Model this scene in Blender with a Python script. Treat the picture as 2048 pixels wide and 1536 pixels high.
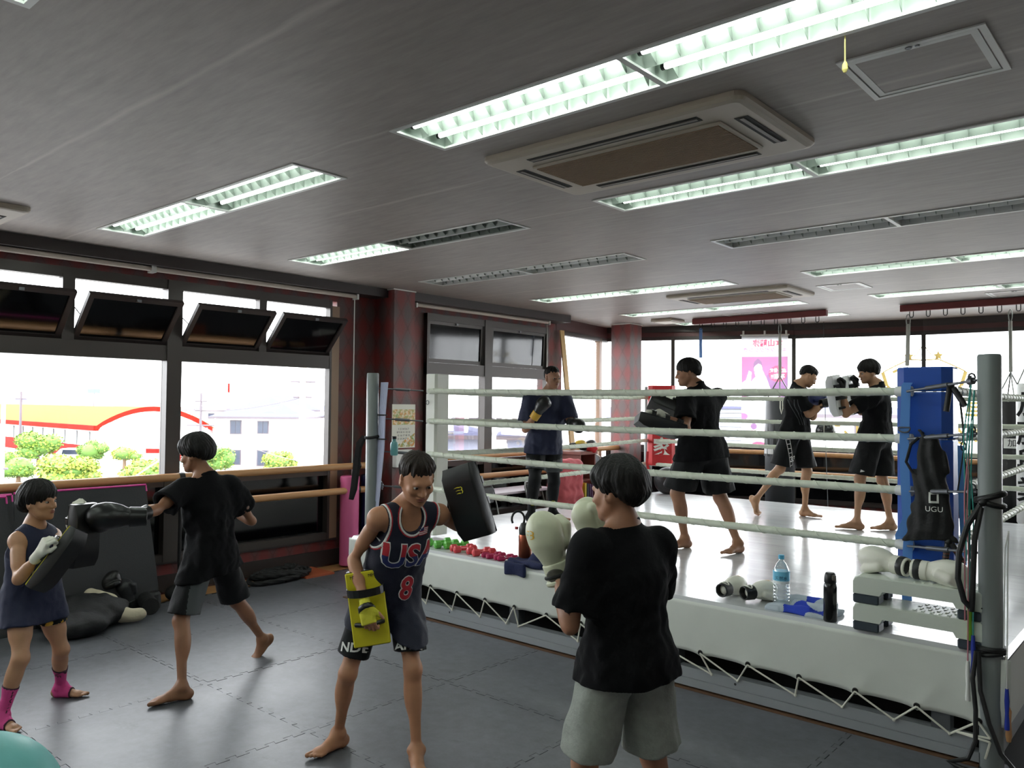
import bpy, bmesh, math, random
import numpy as np
from mathutils import Vector, Matrix
from mathutils.bvhtree import BVHTree
for _o in list(bpy.data.objects): bpy.data.objects.remove(_o, do_unlink=True)
SC = bpy.context.scene
COL = SC.collection
PI = math.pi
random.seed(7)

# ------------------------------------------------------------------ camera, sky, exposure
cam = bpy.data.objects.new('camera', bpy.data.cameras.new('camera'))
COL.objects.link(cam)
SC.camera = cam
cam.data.sensor_width = 36.0
cam.data.lens = 1602.0 / 2048.0 * 36.0
cam.data.clip_start = 0.05
cam.data.clip_end = 900
_yaw, _pit, _rol = [math.radians(v) for v in (-41.1, 1.53, 0.57)]
_fw = Vector((math.sin(_yaw)*math.cos(_pit), math.cos(_yaw)*math.cos(_pit), math.sin(_pit)))
_rt = Vector((math.cos(_yaw), -math.sin(_yaw), 0))
_up = _rt.cross(_fw)
_c, _s = math.cos(_rol), math.sin(_rol)
_rt, _up = _rt*_c + _up*_s, _up*_c - _rt*_s
cam.matrix_world = Matrix(((_rt.x, _up.x, -_fw.x, 0), (_rt.y, _up.y, -_fw.y, 0), (_rt.z, _up.z, -_fw.z, 1.8), (0, 0, 0, 1)))

SKY = 5.4          # bright overcast day
TUBE = 13.0        # fluorescent tubes
SC.view_settings.view_transform = 'Standard'
SC.view_settings.look = 'None'
SC.view_settings.gamma = 1.0
SC.view_settings.use_curve_mapping = False
SC.view_settings.exposure = 1.15
world = bpy.data.worlds.new('overcast_sky')
SC.world = world
world.use_nodes = True
_n = world.node_tree.nodes
_bg = _n['Background']
_bg.inputs[0].default_value = (0.93, 0.97, 1.0, 1)
_bg.inputs[1].default_value = SKY
SC.cycles.max_bounces = 7
SC.cycles.diffuse_bounces = 4
SC.cycles.glossy_bounces = 3
SC.cycles.transparent_max_bounces = 12
SC.cycles.caustics_reflective = False
SC.cycles.caustics_refractive = False
SC.cycles.sample_clamp_indirect = 6.0
SC.cycles.use_denoising = True

# ------------------------------------------------------------------ materials
def lin(c):
    return tuple(((v/255)/12.92 if v/255 <= .04045 else ((v/255+.055)/1.055)**2.4) for v in c[:3]) + (1.0,)

class NT:
    """small helper around a material's node tree"""
    def __init__(s, name):
        s.m = bpy.data.materials.new(name); s.m.use_nodes = True
        s.t = s.m.node_tree; s.b = s.t.nodes['Principled BSDF']
    def n(s, typ, **kw):
        nd = s.t.nodes.new(typ)
        for k, v in kw.items():
            if k.startswith('i_'):
                nd.inputs[int(k[2:]) if k[2:].isdigit() else k[2:].replace('_', ' ')].default_value = v
            else: setattr(nd, k, v)
        return nd
    def l(s, a, b): s.t.links.new(a, b)
    def math(s, op, a, b=None, c=None):
        nd = s.n('ShaderNodeMath', operation=op)
        for i, v in enumerate((a, b, c)):
            if v is None: continue
            if isinstance(v, (int, float)): nd.inputs[i].default_value = v
            else: s.l(v, nd.inputs[i])
        return nd.outputs[0]
    def mix(s, fac, a, b):
        nd = s.n('ShaderNodeMix', data_type='RGBA')
        for i, v in ((0, fac), (6, a), (7, b)):
            if isinstance(v, (int, float, tuple)): nd.inputs[i].default_value = v
            else: s.l(v, nd.inputs[i])
        return nd.outputs[2]
    def pos(s):
        return s.n('ShaderNodeNewGeometry').outputs['Position']
    def obj(s):
        return s.n('ShaderNodeTexCoord').outputs['Object']
    def noise(s, vec, scale, detail=3, rough=.55, stretch=None):
        if stretch:
            mp = s.n('ShaderNodeMapping'); mp.inputs['Scale'].default_value = stretch
            s.l(vec, mp.inputs[0]); vec = mp.outputs[0]
        nd = s.n('ShaderNodeTexNoise'); nd.inputs['Scale'].default_value = scale
        nd.inputs['Detail'].default_value = detail; nd.inputs['Roughness'].default_value = rough
        s.l(vec, nd.inputs['Vector']); return nd.outputs[0]
    def ramp(s, fac, lo, hi):
        nd = s.n('ShaderNodeMapRange'); nd.clamp = True
        nd.inputs[1].default_value = lo; nd.inputs[2].default_value = hi
        s.l(fac, nd.inputs[0]); return nd.outputs[0]
    def bump(s, h, strength, dist=.01):
        nd = s.n('ShaderNodeBump'); nd.inputs['Strength'].default_value = strength
        nd.inputs['Distance'].default_value = dist
        s.l(h, nd.inputs['Height']); s.l(nd.outputs[0], s.b.inputs['Normal'])

def M(name, col, rough=.6, metal=0.0, spec=.5, var=None, bump=None, sheen=0, trans=0, emit=None, stretch=None, coat=0, sss=0):
    """col in sRGB 0-255; var=(scale, amount) colour mottling; bump=(scale, strength)"""
    q = NT(name); b = q.b
    c = lin(col)
    b.inputs['Base Color'].default_value = c
    b.inputs['Roughness'].default_value = rough
    b.inputs['Metallic'].default_value = metal
    b.inputs['Specular IOR Level'].default_value = spec
    if sheen:
        b.inputs['Sheen Weight'].default_value = sheen
    if trans: b.inputs['Transmission Weight'].default_value = trans
    if coat: b.inputs['Coat Weight'].default_value = coat; b.inputs['Coat Roughness'].default_value = .15
    if sss:
        b.inputs['Subsurface Weight'].default_value = sss
        b.inputs['Subsurface Radius'].default_value = (.01, .004, .002)
    if emit:
        b.inputs['Emission Color'].default_value = lin(emit[0]); b.inputs['Emission Strength'].default_value = emit[1]
    if var or bump: v = q.obj()
    if var:
        f = q.ramp(q.noise(v, var[0], 4, stretch=stretch), .3, .7)
        d = var[1]
        q.l(q.mix(f, tuple(max(0, x*(1-d)) for x in c[:3])+(1,), tuple(min(1, x*(1+d)) for x in c[:3])+(1,)), b.inputs['Base Color'])
    if bump: q.bump(q.noise(v, bump[0], 3, stretch=stretch), bump[1])
    return q.m

# ------------------------------------------------------------------ objects
def link(o, parent=None):
    COL.objects.link(o)
    if parent is not None:
        o.parent = parent
        o.matrix_parent_inverse = Matrix.Translation(-ORIG.get(parent.name, Vector((0, 0, 0))))
    return o
ORIG = {}
def thing(name, label, cat, loc=(0, 0, 0), group=None):
    o = bpy.data.objects.new(name, None)
    o.empty_display_size = .1
    COL.objects.link(o); o.location = loc; ORIG[o.name] = Vector(loc)
    o['label'] = label; o['category'] = cat
    if group: o['group'] = group
    return o
def tag(o, label, cat, group=None, kind=None):
    o['label'] = label; o['category'] = cat
    if group: o['group'] = group
    if kind: o['kind'] = kind
    return o
def struct(o):
    o['kind'] = 'structure'; return o
def raw(name, verts, faces, mats, parent=None, smooth=False, idx=None):
    me = bpy.data.meshes.new(name)
    me.from_pydata([tuple(v) for v in verts], [], [tuple(f) for f in faces])
    for m in (mats if isinstance(mats, (list, tuple)) else [mats]): me.materials.append(m)
    if idx is not None: me.polygons.foreach_set('material_index', np.asarray(idx, dtype=np.int32))
    if smooth: me.polygons.foreach_set('use_smooth', [True]*len(me.polygons))
    me.update()
    return link(bpy.data.objects.new(name, me), parent)
def dup(root, loc, rotz=None, label=None, parent=None):
    """copy a thing with its parts and sub-parts (built round its own origin)"""
    r = root.copy(); COL.objects.link(r)
    if parent is not None: r.parent = parent
    r.location = loc
    if rotz is not None: r.rotation_euler = (0, 0, rotz)
    if label: r['label'] = label
    for ch in root.children:
        c = ch.copy(); COL.objects.link(c); c.parent = r; c.matrix_parent_inverse = ch.matrix_parent_inverse
        for g in ch.children:
            d = g.copy(); COL.objects.link(d); d.parent = c; d.matrix_parent_inverse = g.matrix_parent_inverse
    return r

def frame(d, up=(0, 0, 1)):
    d = Vector(d).normalized(); up = Vector(up)
    if abs(d.dot(up)) > .98: up = Vector((1, 0, 0))
    x = up.cross(d).normalized(); y = d.cross(x)
    return x, y, d

class MB:
    """collects shapes, then builds them as one mesh object"""
    def __init__(s): s.v = []; s.f = []; s.i = []
    def add(s, v, f, mi=0):
        n = len(s.v); s.v += [tuple(p) for p in v]; s.f += [tuple(k+n for k in q) for q in f]; s.i += [mi]*len(f); return s
    def box(s, lo, hi, mi=0, bev=0):
        x0, y0, z0 = lo; x1, y1, z1 = hi
        if bev:
            b = min(bev, (x1-x0)/2.01, (y1-y0)/2.01, (z1-z0)/2.01)
            return s.bbox(((x0+x1)/2, (y0+y1)/2, (z0+z1)/2), ((x1-x0)/2, (y1-y0)/2, (z1-z0)/2), Matrix.Identity(3), b, mi)
        return s.add([(x0, y0, z0), (x1, y0, z0), (x1, y1, z0), (x0, y1, z0), (x0, y0, z1), (x1, y0, z1), (x1, y1, z1), (x0, y1, z1)],
                     [(0, 3, 2, 1), (4, 5, 6, 7), (0, 1, 5, 4), (1, 2, 6, 5), (2, 3, 7, 6), (3, 0, 4, 7)], mi)
    def bbox(s, c, h, R, b, mi=0):
        """bevelled (chamfered) box: centre, half sizes, rotation matrix whose columns are the axes"""
        c = Vector(c); vs = []; ix = {}
        for sx in (-1, 1):
            for sy in (-1, 1):
                for sz in (-1, 1):
                    for a in range(3):
                        p = [sx*(h[0]-b), sy*(h[1]-b), sz*(h[2]-b)]; p[a] = (sx, sy, sz)[a]*h[a]
                        ix[sx, sy, sz, a] = len(vs); vs.append(c + R @ Vector(p))
        F = []
        for a in range(3):
            o1, o2 = [k for k in range(3) if k != a]
            for sg in (-1, 1):
                q = []
                for u, w in ((-1, -1), (1, -1), (1, 1), (-1, 1)):
                    k = [0, 0, 0]; k[a] = sg; k[o1] = u; k[o2] = w; q.append(ix[k[0], k[1], k[2], a])
                if (sg < 0) != (a == 1): q.reverse()
                F.append(q)
        for a in range(3):
            o1, o2 = [k for k in range(3) if k != a]
            for u in (-1, 1):
                for w in (-1, 1):
                    def g(t, ax):
                        k = [0, 0, 0]; k[a] = t; k[o1] = u; k[o2] = w; return ix[k[0], k[1], k[2], ax]
                    q = [g(-1, o1), g(1, o1), g(1, o2), g(-1, o2)]
                    if (u*w > 0) == (a == 1): q.reverse()
                    F.append(q)
        for sx in (-1, 1):
            for sy in (-1, 1):
                for sz in (-1, 1):
                    q = [ix[sx, sy, sz, 0], ix[sx, sy, sz, 1], ix[sx, sy, sz, 2]]
                    if sx*sy*sz < 0: q.reverse()
                    F.append(q)
        return s.add(vs, F, mi)
    def tube(s, pts, r, n=8, mi=0, closed=False, caps=True, flat=None, xref=None):
        """tube along points; r number or list; flat=(w,h) half sizes for a ribbon-like section"""
        pts = [Vector(p) for p in pts]; m = len(pts)
        if m < 2: return s
        rs = r if isinstance(r, (list, tuple)) else [r]*m
        V = []; x = None
        for i, p in enumerate(pts):
            a = pts[(i-1) % m] if (i or closed) else p; b = pts[(i+1) % m] if (i < m-1 or closed) else p
            d = (b-a)
            if d.length < 1e-9: d = Vector((0, 0, 1))
            d.normalize()
            if xref is not None: x = Vector(xref)
            if x is None: x = frame(d)[0]
            x = (x - d*x.dot(d))
            if x.length < 1e-6: x = frame(d)[0]
            x.normalize(); y = d.cross(x)
            for k in range(n):
                t = 2*PI*(k+.5)/n
                if flat: V.append(p + x*(math.cos(t)*flat[0]*1.414) + y*(math.sin(t)*flat[1]*1.414))
                else: V.append(p + x*(math.cos(t)*rs[i]) + y*(math.sin(t)*rs[i]))
        F = []
        for i in range(m if closed else m-1):
            j = (i+1) % m
            for k in range(n): F.append((i*n+k, i*n+(k+1) % n, j*n+(k+1) % n, j*n+k))
        if caps and not closed:
            F.append(tuple(range(n-1, -1, -1))); F.append(tuple((m-1)*n+k for k in range(n)))
        return s.add(V, F, mi)
    def cyl(s, a, b, r, n=16, mi=0, r2=None): return s.tube([a, b], [r, r if r2 is None else r2], n, mi)
    def lathe(s, c, prof, n=20, mi=0, ax=(0, 0, 1)):
        """profile [(r, h)] round an axis through c"""
        x, y, d = frame(ax); c = Vector(c); V = []; F = []
        for r, h in prof:
            for k in range(n):
                t = 2*PI*k/n; V.append(c + d*h + x*(math.cos(t)*r) + y*(math.sin(t)*r))
        for i in range(len(prof)-1):
            for k in range(n): F.append((i*n+k, i*n+(k+1) % n, (i+1)*n+(k+1) % n, (i+1)*n+k))
        F.append(tuple(range(n-1, -1, -1))); F.append(tuple((len(prof)-1)*n+k for k in range(n)))
        return s.add(V, F, mi)
    def sphere(s, c, r, n=16, m=10, mi=0, R=None):
        rr = r if isinstance(r, (list, tuple)) else (r, r, r); c = Vector(c); V = []; F = []
        for i in range(m+1):
            p = PI*i/m
            for k in range(n):
                t = 2*PI*k/n
                q = Vector((rr[0]*math.sin(p)*math.cos(t), rr[1]*math.sin(p)*math.sin(t), -rr[2]*math.cos(p)))
                V.append(c + (R @ q if R else q))
        for i in range(m):
            for k in range(n): F.append((i*n+k, i*n+(k+1) % n, (i+1)*n+(k+1) % n, (i+1)*n+k))
        return s.add(V, F, mi)
    def prism(s, poly, a, b, mi=0):
        """closed polygon (list of 3D points at one end) swept from offset a to offset b"""
        a = Vector(a); b = Vector(b); n = len(poly)
        V = [Vector(p)+a for p in poly] + [Vector(p)+b for p in poly]
        F = [tuple(range(n-1, -1, -1)), tuple(range(n, 2*n))] + [(k, (k+1) % n, n+(k+1) % n, n+k) for k in range(n)]
        return s.add(V, F, mi)
    def quad(s, a, b, c, d, mi=0): return s.add([a, b, c, d], [(0, 1, 2, 3)], mi)
    def build(s, name, mats, parent=None, smooth=False):
        o = raw(name, s.v, s.f, mats, parent, False, s.i)
        if smooth:
            o.data.polygons.foreach_set('use_smooth', [True]*len(o.data.polygons))
            try: o.data.set_sharp_from_angle(angle=math.radians(40))
            except Exception: pass
        return o

def text_mesh(txt, size, ext=.0, cjk=False, bold=0.0, align='CENTER'):
    """writing as (verts, faces) in the xy plane, centred"""
    cu = bpy.data.curves.new('lettering', 'FONT'); cu.body = txt; cu.size = size; cu.extrude = ext
    cu.align_x = align; cu.align_y = 'CENTER'; cu.resolution_u = 3; cu.offset = bold
    o = bpy.data.objects.new('lettering', cu); COL.objects.link(o)
    dg = bpy.context.evaluated_depsgraph_get()
    me = bpy.data.meshes.new_from_object(o.evaluated_get(dg))
    v = [x.co.copy() for x in me.vertices]; f = [tuple(p.vertices) for p in me.polygons]
    bpy.data.objects.remove(o); bpy.data.meshes.remove(me)
    return v, f
def write(name, txt, size, org, ex, ey, mat, parent, ext=.002, mirror=False, sx=1.0, bold=0.0):
    """flat lettering at org, reading along ex, up along ey"""
    v, f = text_mesh(txt, size, ext, bold=bold)
    ex = Vector(ex).normalized(); ey = Vector(ey).normalized(); nz = ex.cross(ey); org = Vector(org)
    if mirror: sx = -sx
    V = [org + ex*(p.x*sx) + ey*p.y + nz*p.z for p in v]
    return raw(name, V, f, mat, parent)
# ------------------------------------------------------------------ signed-distance modelling of bodies, clothes, gloves
f32 = np.float32
def nv(v): v = np.asarray(v, float); return v/np.linalg.norm(v)
def smin(a, b, k):
    h = np.maximum(k-np.abs(a-b), 0)/k
    return np.minimum(a, b) - h*h*k*.25
def smax(a, b, k): return -smin(-a, -b, k)
def d_cone(P, a, b, ra, rb):
    a = np.asarray(a, f32); ba = np.asarray(b, f32)-a; pa = P-a
    h = np.clip(pa@ba/max(float(ba@ba), 1e-9), 0, 1)
    q = pa-h[:, None]*ba
    return np.sqrt((q*q).sum(1)) - (ra+(rb-ra)*h)
def d_ell(P, c, R, r):
    q = (P-np.asarray(c, f32))@np.asarray(R, f32).T
    r = np.asarray(r, f32)
    k0 = np.sqrt(((q/r)**2).sum(1)); k1 = np.sqrt(((q/(r*r))**2).sum(1))+1e-9
    return k0*(k0-1)/k1
def d_box(P, c, R, h, rd):
    q = np.abs((P-np.asarray(c, f32))@np.asarray(R, f32).T) - (np.asarray(h, f32)-rd)
    return np.sqrt((np.maximum(q, 0)**2).sum(1)) + np.minimum(q.max(1), 0) - rd
def d_col(P, a, b, R, W, D):
    """elliptic column from a to b; R rows right, fwd; W, D half widths sampled evenly along it"""
    a = np.asarray(a, f32); ba = np.asarray(b, f32)-a; L = float(np.sqrt(ba@ba)); u = ba/L
    pa = P-a; ax = pa@u; t = np.clip(ax/L, 0, 1); xs = np.linspace(0, 1, len(W))
    w = np.interp(t, xs, W).astype(f32); d = np.interp(t, xs, D).astype(f32)
    x = pa@np.asarray(R[0], f32); y = pa@np.asarray(R[1], f32)
    k0 = np.sqrt((x/w)**2+(y/d)**2); k1 = np.sqrt((x/w**2)**2+(y/d**2)**2)+1e-9
    return smax(k0*(k0-1)/k1, np.maximum(-ax, ax-L), .04)
def d_pl(P, p, n): return (P-np.asarray(p, f32))@np.asarray(n, f32)
def nz(P, f, seed=0.0):
    """cheap smooth noise, about -1..1"""
    x, y, z = P[:, 0]*f, P[:, 1]*f, P[:, 2]*f
    return (np.sin(x*1.3+seed+1.7*np.sin(y*.9+seed*2))+np.sin(y*1.7+2.1*np.sin(z*1.1+seed))+np.sin(z*1.5+seed*3+1.9*np.sin(x*.8)))/3
def sdf_mesh(f, lo, hi, vox):
    """surface nets over the blocks near the surface; returns vertices and quads"""
    lo = np.asarray(lo, float); n = np.ceil((np.asarray(hi)-lo)/vox).astype(int)+1
    B = 8; nb = np.ceil(n/B).astype(int); n = nb*B
    g = np.stack(np.meshgrid(*[np.arange(k) for k in nb], indexing='ij'), -1).reshape(-1, 3)
    cen = (lo+(g*B+(B-1)/2)*vox).astype(f32)
    keep = np.abs(f(cen)) < vox*B*1.15
    Dn = np.full(n, 9.0, f32)
    inside = g[(~keep) & (f(cen) < 0)]
    for b in inside: Dn[b[0]*B:b[0]*B+B, b[1]*B:b[1]*B+B, b[2]*B:b[2]*B+B] = -9
    act = g[keep]
    o = np.stack(np.meshgrid(*[np.arange(B)]*3, indexing='ij'), -1).reshape(-1, 3)
    step = 500
    for i in range(0, len(act), step):
        a = act[i:i+step]; ii = (a[:, None, :]*B+o[None]).reshape(-1, 3)
        Dn[ii[:, 0], ii[:, 1], ii[:, 2]] = f((lo+ii*vox).astype(f32))
    S = Dn < 0
    c = S[:-1, :-1, :-1].astype(np.int8)
    for d in ((1,0,0),(0,1,0),(0,0,1),(1,1,0),(1,0,1),(0,1,1),(1,1,1)):
        c = c + S[d[0]:n[0]-1+d[0], d[1]:n[1]-1+d[1], d[2]:n[2]-1+d[2]]
    cells = np.argwhere((c > 0) & (c < 8))
    idm = np.full(c.shape, -1, np.int32); idm[cells[:, 0], cells[:, 1], cells[:, 2]] = np.arange(len(cells))
    acc = np.zeros((len(cells), 3)); cnt = np.zeros(len(cells))
    cor = [(i, j, k) for i in (0, 1) for j in (0, 1) for k in (0, 1)]
    dv = {q: Dn[cells[:, 0]+q[0], cells[:, 1]+q[1], cells[:, 2]+q[2]] for q in cor}
    for q in cor:
        for ax in range(3):
            if q[ax] == 0:
                p = list(q); p[ax] = 1; p = tuple(p)
                m = (dv[q] < 0) != (dv[p] < 0)
                t = np.clip(dv[q]/(dv[q]-dv[p]+1e-12), 0, 1)
                pt = np.array(q, float)[None]+t[:, None]*(np.array(p)-np.array(q))[None]
                acc[m] += pt[m]; cnt[m] += 1
    V = lo+(cells+acc/np.maximum(cnt, 1)[:, None])*vox
    Q = []
    for ax in range(3):
        a1, a2 = (ax+1) % 3, (ax+2) % 3
        sl0 = [slice(None)]*3; sl1 = [slice(None)]*3
        sl0[ax] = slice(0, n[ax]-1); sl1[ax] = slice(1, n[ax])
        e = np.argwhere(S[tuple(sl0)] != S[tuple(sl1)])
        e = e[(e[:, a1] > 0) & (e[:, a2] > 0) & (e[:, a1] < n[a1]-1) & (e[:, a2] < n[a2]-1)]
        if not len(e): continue
        u = np.zeros(3, int); u[a1] = 1; w = np.zeros(3, int); w[a2] = 1
        ids = [idm[tuple((e-x).T)] for x in (u+w, w, 0*u, u)]
        q = np.stack(ids, 1)
        fl = S[e[:, 0], e[:, 1], e[:, 2]]
        q[~fl] = q[~fl][:, ::-1]
        Q.append(q[(q >= 0).all(1)])
    Q = np.concatenate(Q) if Q else np.zeros((0, 4), int)
    # one Newton step onto the surface
    P = V.astype(f32); h = vox*.35; d0 = f(P)
    gr = np.stack([f(P+np.array(a, f32)*h)-d0 for a in ((1, 0, 0), (0, 1, 0), (0, 0, 1))], 1)/h
    gl = np.maximum((gr*gr).sum(1), .25)
    st = np.clip(d0/gl, -vox*.6, vox*.6)
    V = V-gr*st[:, None]
    return V, Q
def sdf_obj(name, f, lo, hi, vox, mats, parent=None, face_mat=None):
    V, Q = sdf_mesh(f, lo, hi, vox)
    me = bpy.data.meshes.new(name)
    me.vertices.add(len(V)); me.vertices.foreach_set('co', V.astype(f32).ravel())
    me.loops.add(len(Q)*4); me.polygons.add(len(Q))
    me.loops.foreach_set('vertex_index', Q.astype(np.int32).ravel())
    me.polygons.foreach_set('loop_start', np.arange(0, len(Q)*4, 4, dtype=np.int32))
    for m in (mats if isinstance(mats, (list, tuple)) else [mats]): me.materials.append(m)
    me.polygons.foreach_set('use_smooth', np.ones(len(Q), bool))
    if face_mat is not None and len(Q):
        me.polygons.foreach_set('material_index', face_mat(V[Q].mean(1).astype(f32)).astype(np.int32))
    me.update(calc_edges=True); me.validate()
    return link(bpy.data.objects.new(name, me), parent)
def union(prims):
    def f(P):
        d = None
        for fn, args, k in prims:
            e = fn(P, *args)
            d = e if d is None else (smin(d, e, k) if k else np.minimum(d, e))
        return d
    return f

def hand_prims(w, d, n, side, s, curl, thumb=.5, spread=1.0):
    """w wrist, d along the hand, n out of the palm, side = thumb side (+-1 along d x n), curl radians per joint"""
    d = nv(d); n = np.asarray(n, float); n = nv(n-d*(n@d)); t = nv(np.cross(d, n))*side
    w = np.asarray(w, float); R = np.array([t, d, n])
    P = [(d_box, (w+d*.047*s, R, (.038*s, .05*s, .0135*s), .012*s), .02*s),
         (d_ell, (w+d*.035*s+t*.024*s+n*.006*s, R, (.018*s, .032*s, .015*s)), .01*s)]
    for i, (o, L) in enumerate(((.028, .92), (.0095, 1.0), (-.0095, .95), (-.027, .76))):
        b = w+d*(.092-.004*abs(i-1))*s+t*o*s; a = .0; r = (.0092-.0006*i)*s
        dr = nv(d+t*o*1.5*spread)
        for j, l in enumerate((.043, .027, .021)):
            a += curl*(.8 if j == 0 else 1.0)+.03*i
            e = b+(dr*math.cos(a)+n*math.sin(a))*l*L*s
            P.append((d_cone, (b, e, r, r*.92), .004*s)); b = e; r *= .92
    b = w+d*.022*s+t*.03*s; dr = nv(d*.75+t*(.75-.4*thumb)+n*(.25+.5*thumb))
    e = b+dr*.042*s; P.append((d_cone, (b, e, .0125*s, .0105*s), .008*s))
    dr2 = nv(dr+d*.3-t*thumb*.5+n*.2*thumb); P.append((d_cone, (e, e+dr2*.032*s, .0105*s, .0085*s), .004*s))
    return P
def foot_prims(A, t, s, tilt=0.0, side=1):
    """A ankle centre, t horizontal toe direction, tilt raises the heel; side +1 = left foot"""
    t = np.array([t[0], t[1], 0.0]); t = nv(t); Z = np.array([0, 0, 1.0])
    f = t*math.cos(tilt)-Z*math.sin(tilt); n = t*math.sin(tilt)+Z*math.cos(tilt)
    r = nv(np.cross(f, n)); A = np.asarray(A, float)
    hb = A-n*.048*s-f*.035*s; R = np.array([r, f, n])
    ball = hb+f*.165*s; big = -side*-1
    P = [(d_ell, (hb+n*.0*s, R, (.031*s, .037*s, .031*s)), .03*s),
         (d_cone, (A, hb+f*.015*s, .034*s, .03*s), .03*s),
         (d_cone, (A+f*.01*s-n*.004*s, hb+f*.105*s+n*.012*s, .033*s, .026*s), .03*s),
         (d_ell, (hb+f*.085*s-n*.004*s, R, (.034*s, .085*s, .024*s)), .03*s),
         (d_ell, (ball-n*.006*s+r*(-.004*side)*s, R, (.043*s, .036*s, .02*s)), .025*s),
         (d_cone, (A+r*.03*s, A-r*.03*s, .018*s, .018*s), .02*s)]
    tf = nv(t*.95+f*.2) if tilt > .25 else f
    for i, (o, L, rr) in enumerate(((-.031, .052, .0135), (-.011, .05, .0098), (.006, .044, .0092), (.021, .037, .0088), (.034, .03, .0085))):
        b = ball+r*(o*side)*s-n*.01*s+f*(.012-.004*i)*s; e = b+tf*L*s-Z*.002*s
        P.append((d_cone, (b, e, rr*s*.95, rr*s), .006*s))
    return P
def head_prims(c, fd, up, s):
    """c centre between the ears, fd face direction, up; s head scale (1 = adult)"""
    fd = nv(fd); up = np.asarray(up, float); up = nv(up-fd*(up@fd)); r = nv(np.cross(fd, up)); R = np.array([r, fd, up])
    def at(x, y, z): return c+(r*x+fd*y+up*z)*s
    P = [(d_ell, (at(0, -.012, .032), R, np.array((.073, .093, .084))*s), .0),
         (d_ell, (at(0, .03, -.022), R, np.array((.06, .062, .078))*s), .03*s),
         (d_ell, (at(0, .05, -.075), R, np.array((.037, .036, .034))*s), .03*s),
         (d_ell, (at(0, .076, -.092), R, np.array((.017, .013, .013))*s), .02*s),
         (d_cone, (at(-.04, .03, -.07), at(-.056, -.01, -.025), .016*s, .018*s), .03*s),
         (d_cone, (at(.04, .03, -.07), at(.056, -.01, -.025), .016*s, .018*s), .03*s),
         (d_cone, (at(-.028, .083, .02), at(.028, .083, .02), .011*s, .011*s), .02*s),
         (d_ell, (at(-.04, .062, -.022), R, np.array((.022, .02, .018))*s), .02*s),
         (d_ell, (at(.04, .062, -.022), R, np.array((.022, .02, .018))*s), .02*s),
         (d_cone, (at(0, .09, .008), at(0, .107, -.027), .007*s, .0105*s), .012*s),
         (d_cone, (at(-.012, .094, -.031), at(.012, .094, -.031), .0085*s, .0085*s), .008*s),
         (d_ell, (at(0, .087, -.0535), R, np.array((.024, .011, .0065))*s), .006*s),
         (d_ell, (at(0, .085, -.0645), R, np.array((.02, .011, .007))*s), .005*s)]
    for sg in (-1, 1):
        P.append((d_ell, (at(sg*.078, -.008, -.004), np.array([nv(r*1.0+fd*sg*-.35), nv(fd*1.0+r*sg*.35), up]), np.array((.008, .019, .031))*s), .008*s))
        P.append((d_ell, (at(sg*.07, .004, -.022), R, np.array((.01, .01, .012))*s), .01*s))
    def sub(P_, d):
        for sg in (-1, 1):
            d = smax(d, -d_ell(P_, at(sg*.032, .099, .001), R, np.array((.02, .019, .011))*s), .012*s)
            d = smax(d, -d_ell(P_, at(sg*.0835, -.004, .0), R, np.array((.006, .01, .017))*s), .006*s)
        return d
    return P, sub, at, R
# ------------------------------------------------------------------ people
SKIN = {}
def skin(col):
    if col not in SKIN: SKIN[col] = M('skin_%d' % len(SKIN), col, rough=.5, spec=.4, var=(9, .12), sss=.06)
    return SKIN[col]
def hair_mat(name, col):
    q = NT(name); b = q.b; b.inputs['Roughness'].default_value = .55; b.inputs['Specular IOR Level'].default_value = .25
    v = q.obj(); c = lin(col)
    nse = q.noise(v, 160, 2, stretch=(1, 1, .12))
    q.l(q.mix(q.ramp(nse, .35, .65), tuple(x*.5 for x in c[:3])+(1,), tuple(min(1, x*1.3) for x in c[:3])+(1,)), b.inputs['Base Color'])
    q.bump(nse, .8, .006); return q.m
HAIR = hair_mat('black_hair', (20, 17, 16))
EYEW = M('eye_white', (150, 144, 138), rough=.25); IRIS = M('eye_iris', (24, 16, 12), rough=.15)
BROW = M('eyebrow_hair', (26, 20, 18), rough=.8); LIP = M('lip_skin', (140, 82, 72), rough=.45)

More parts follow.
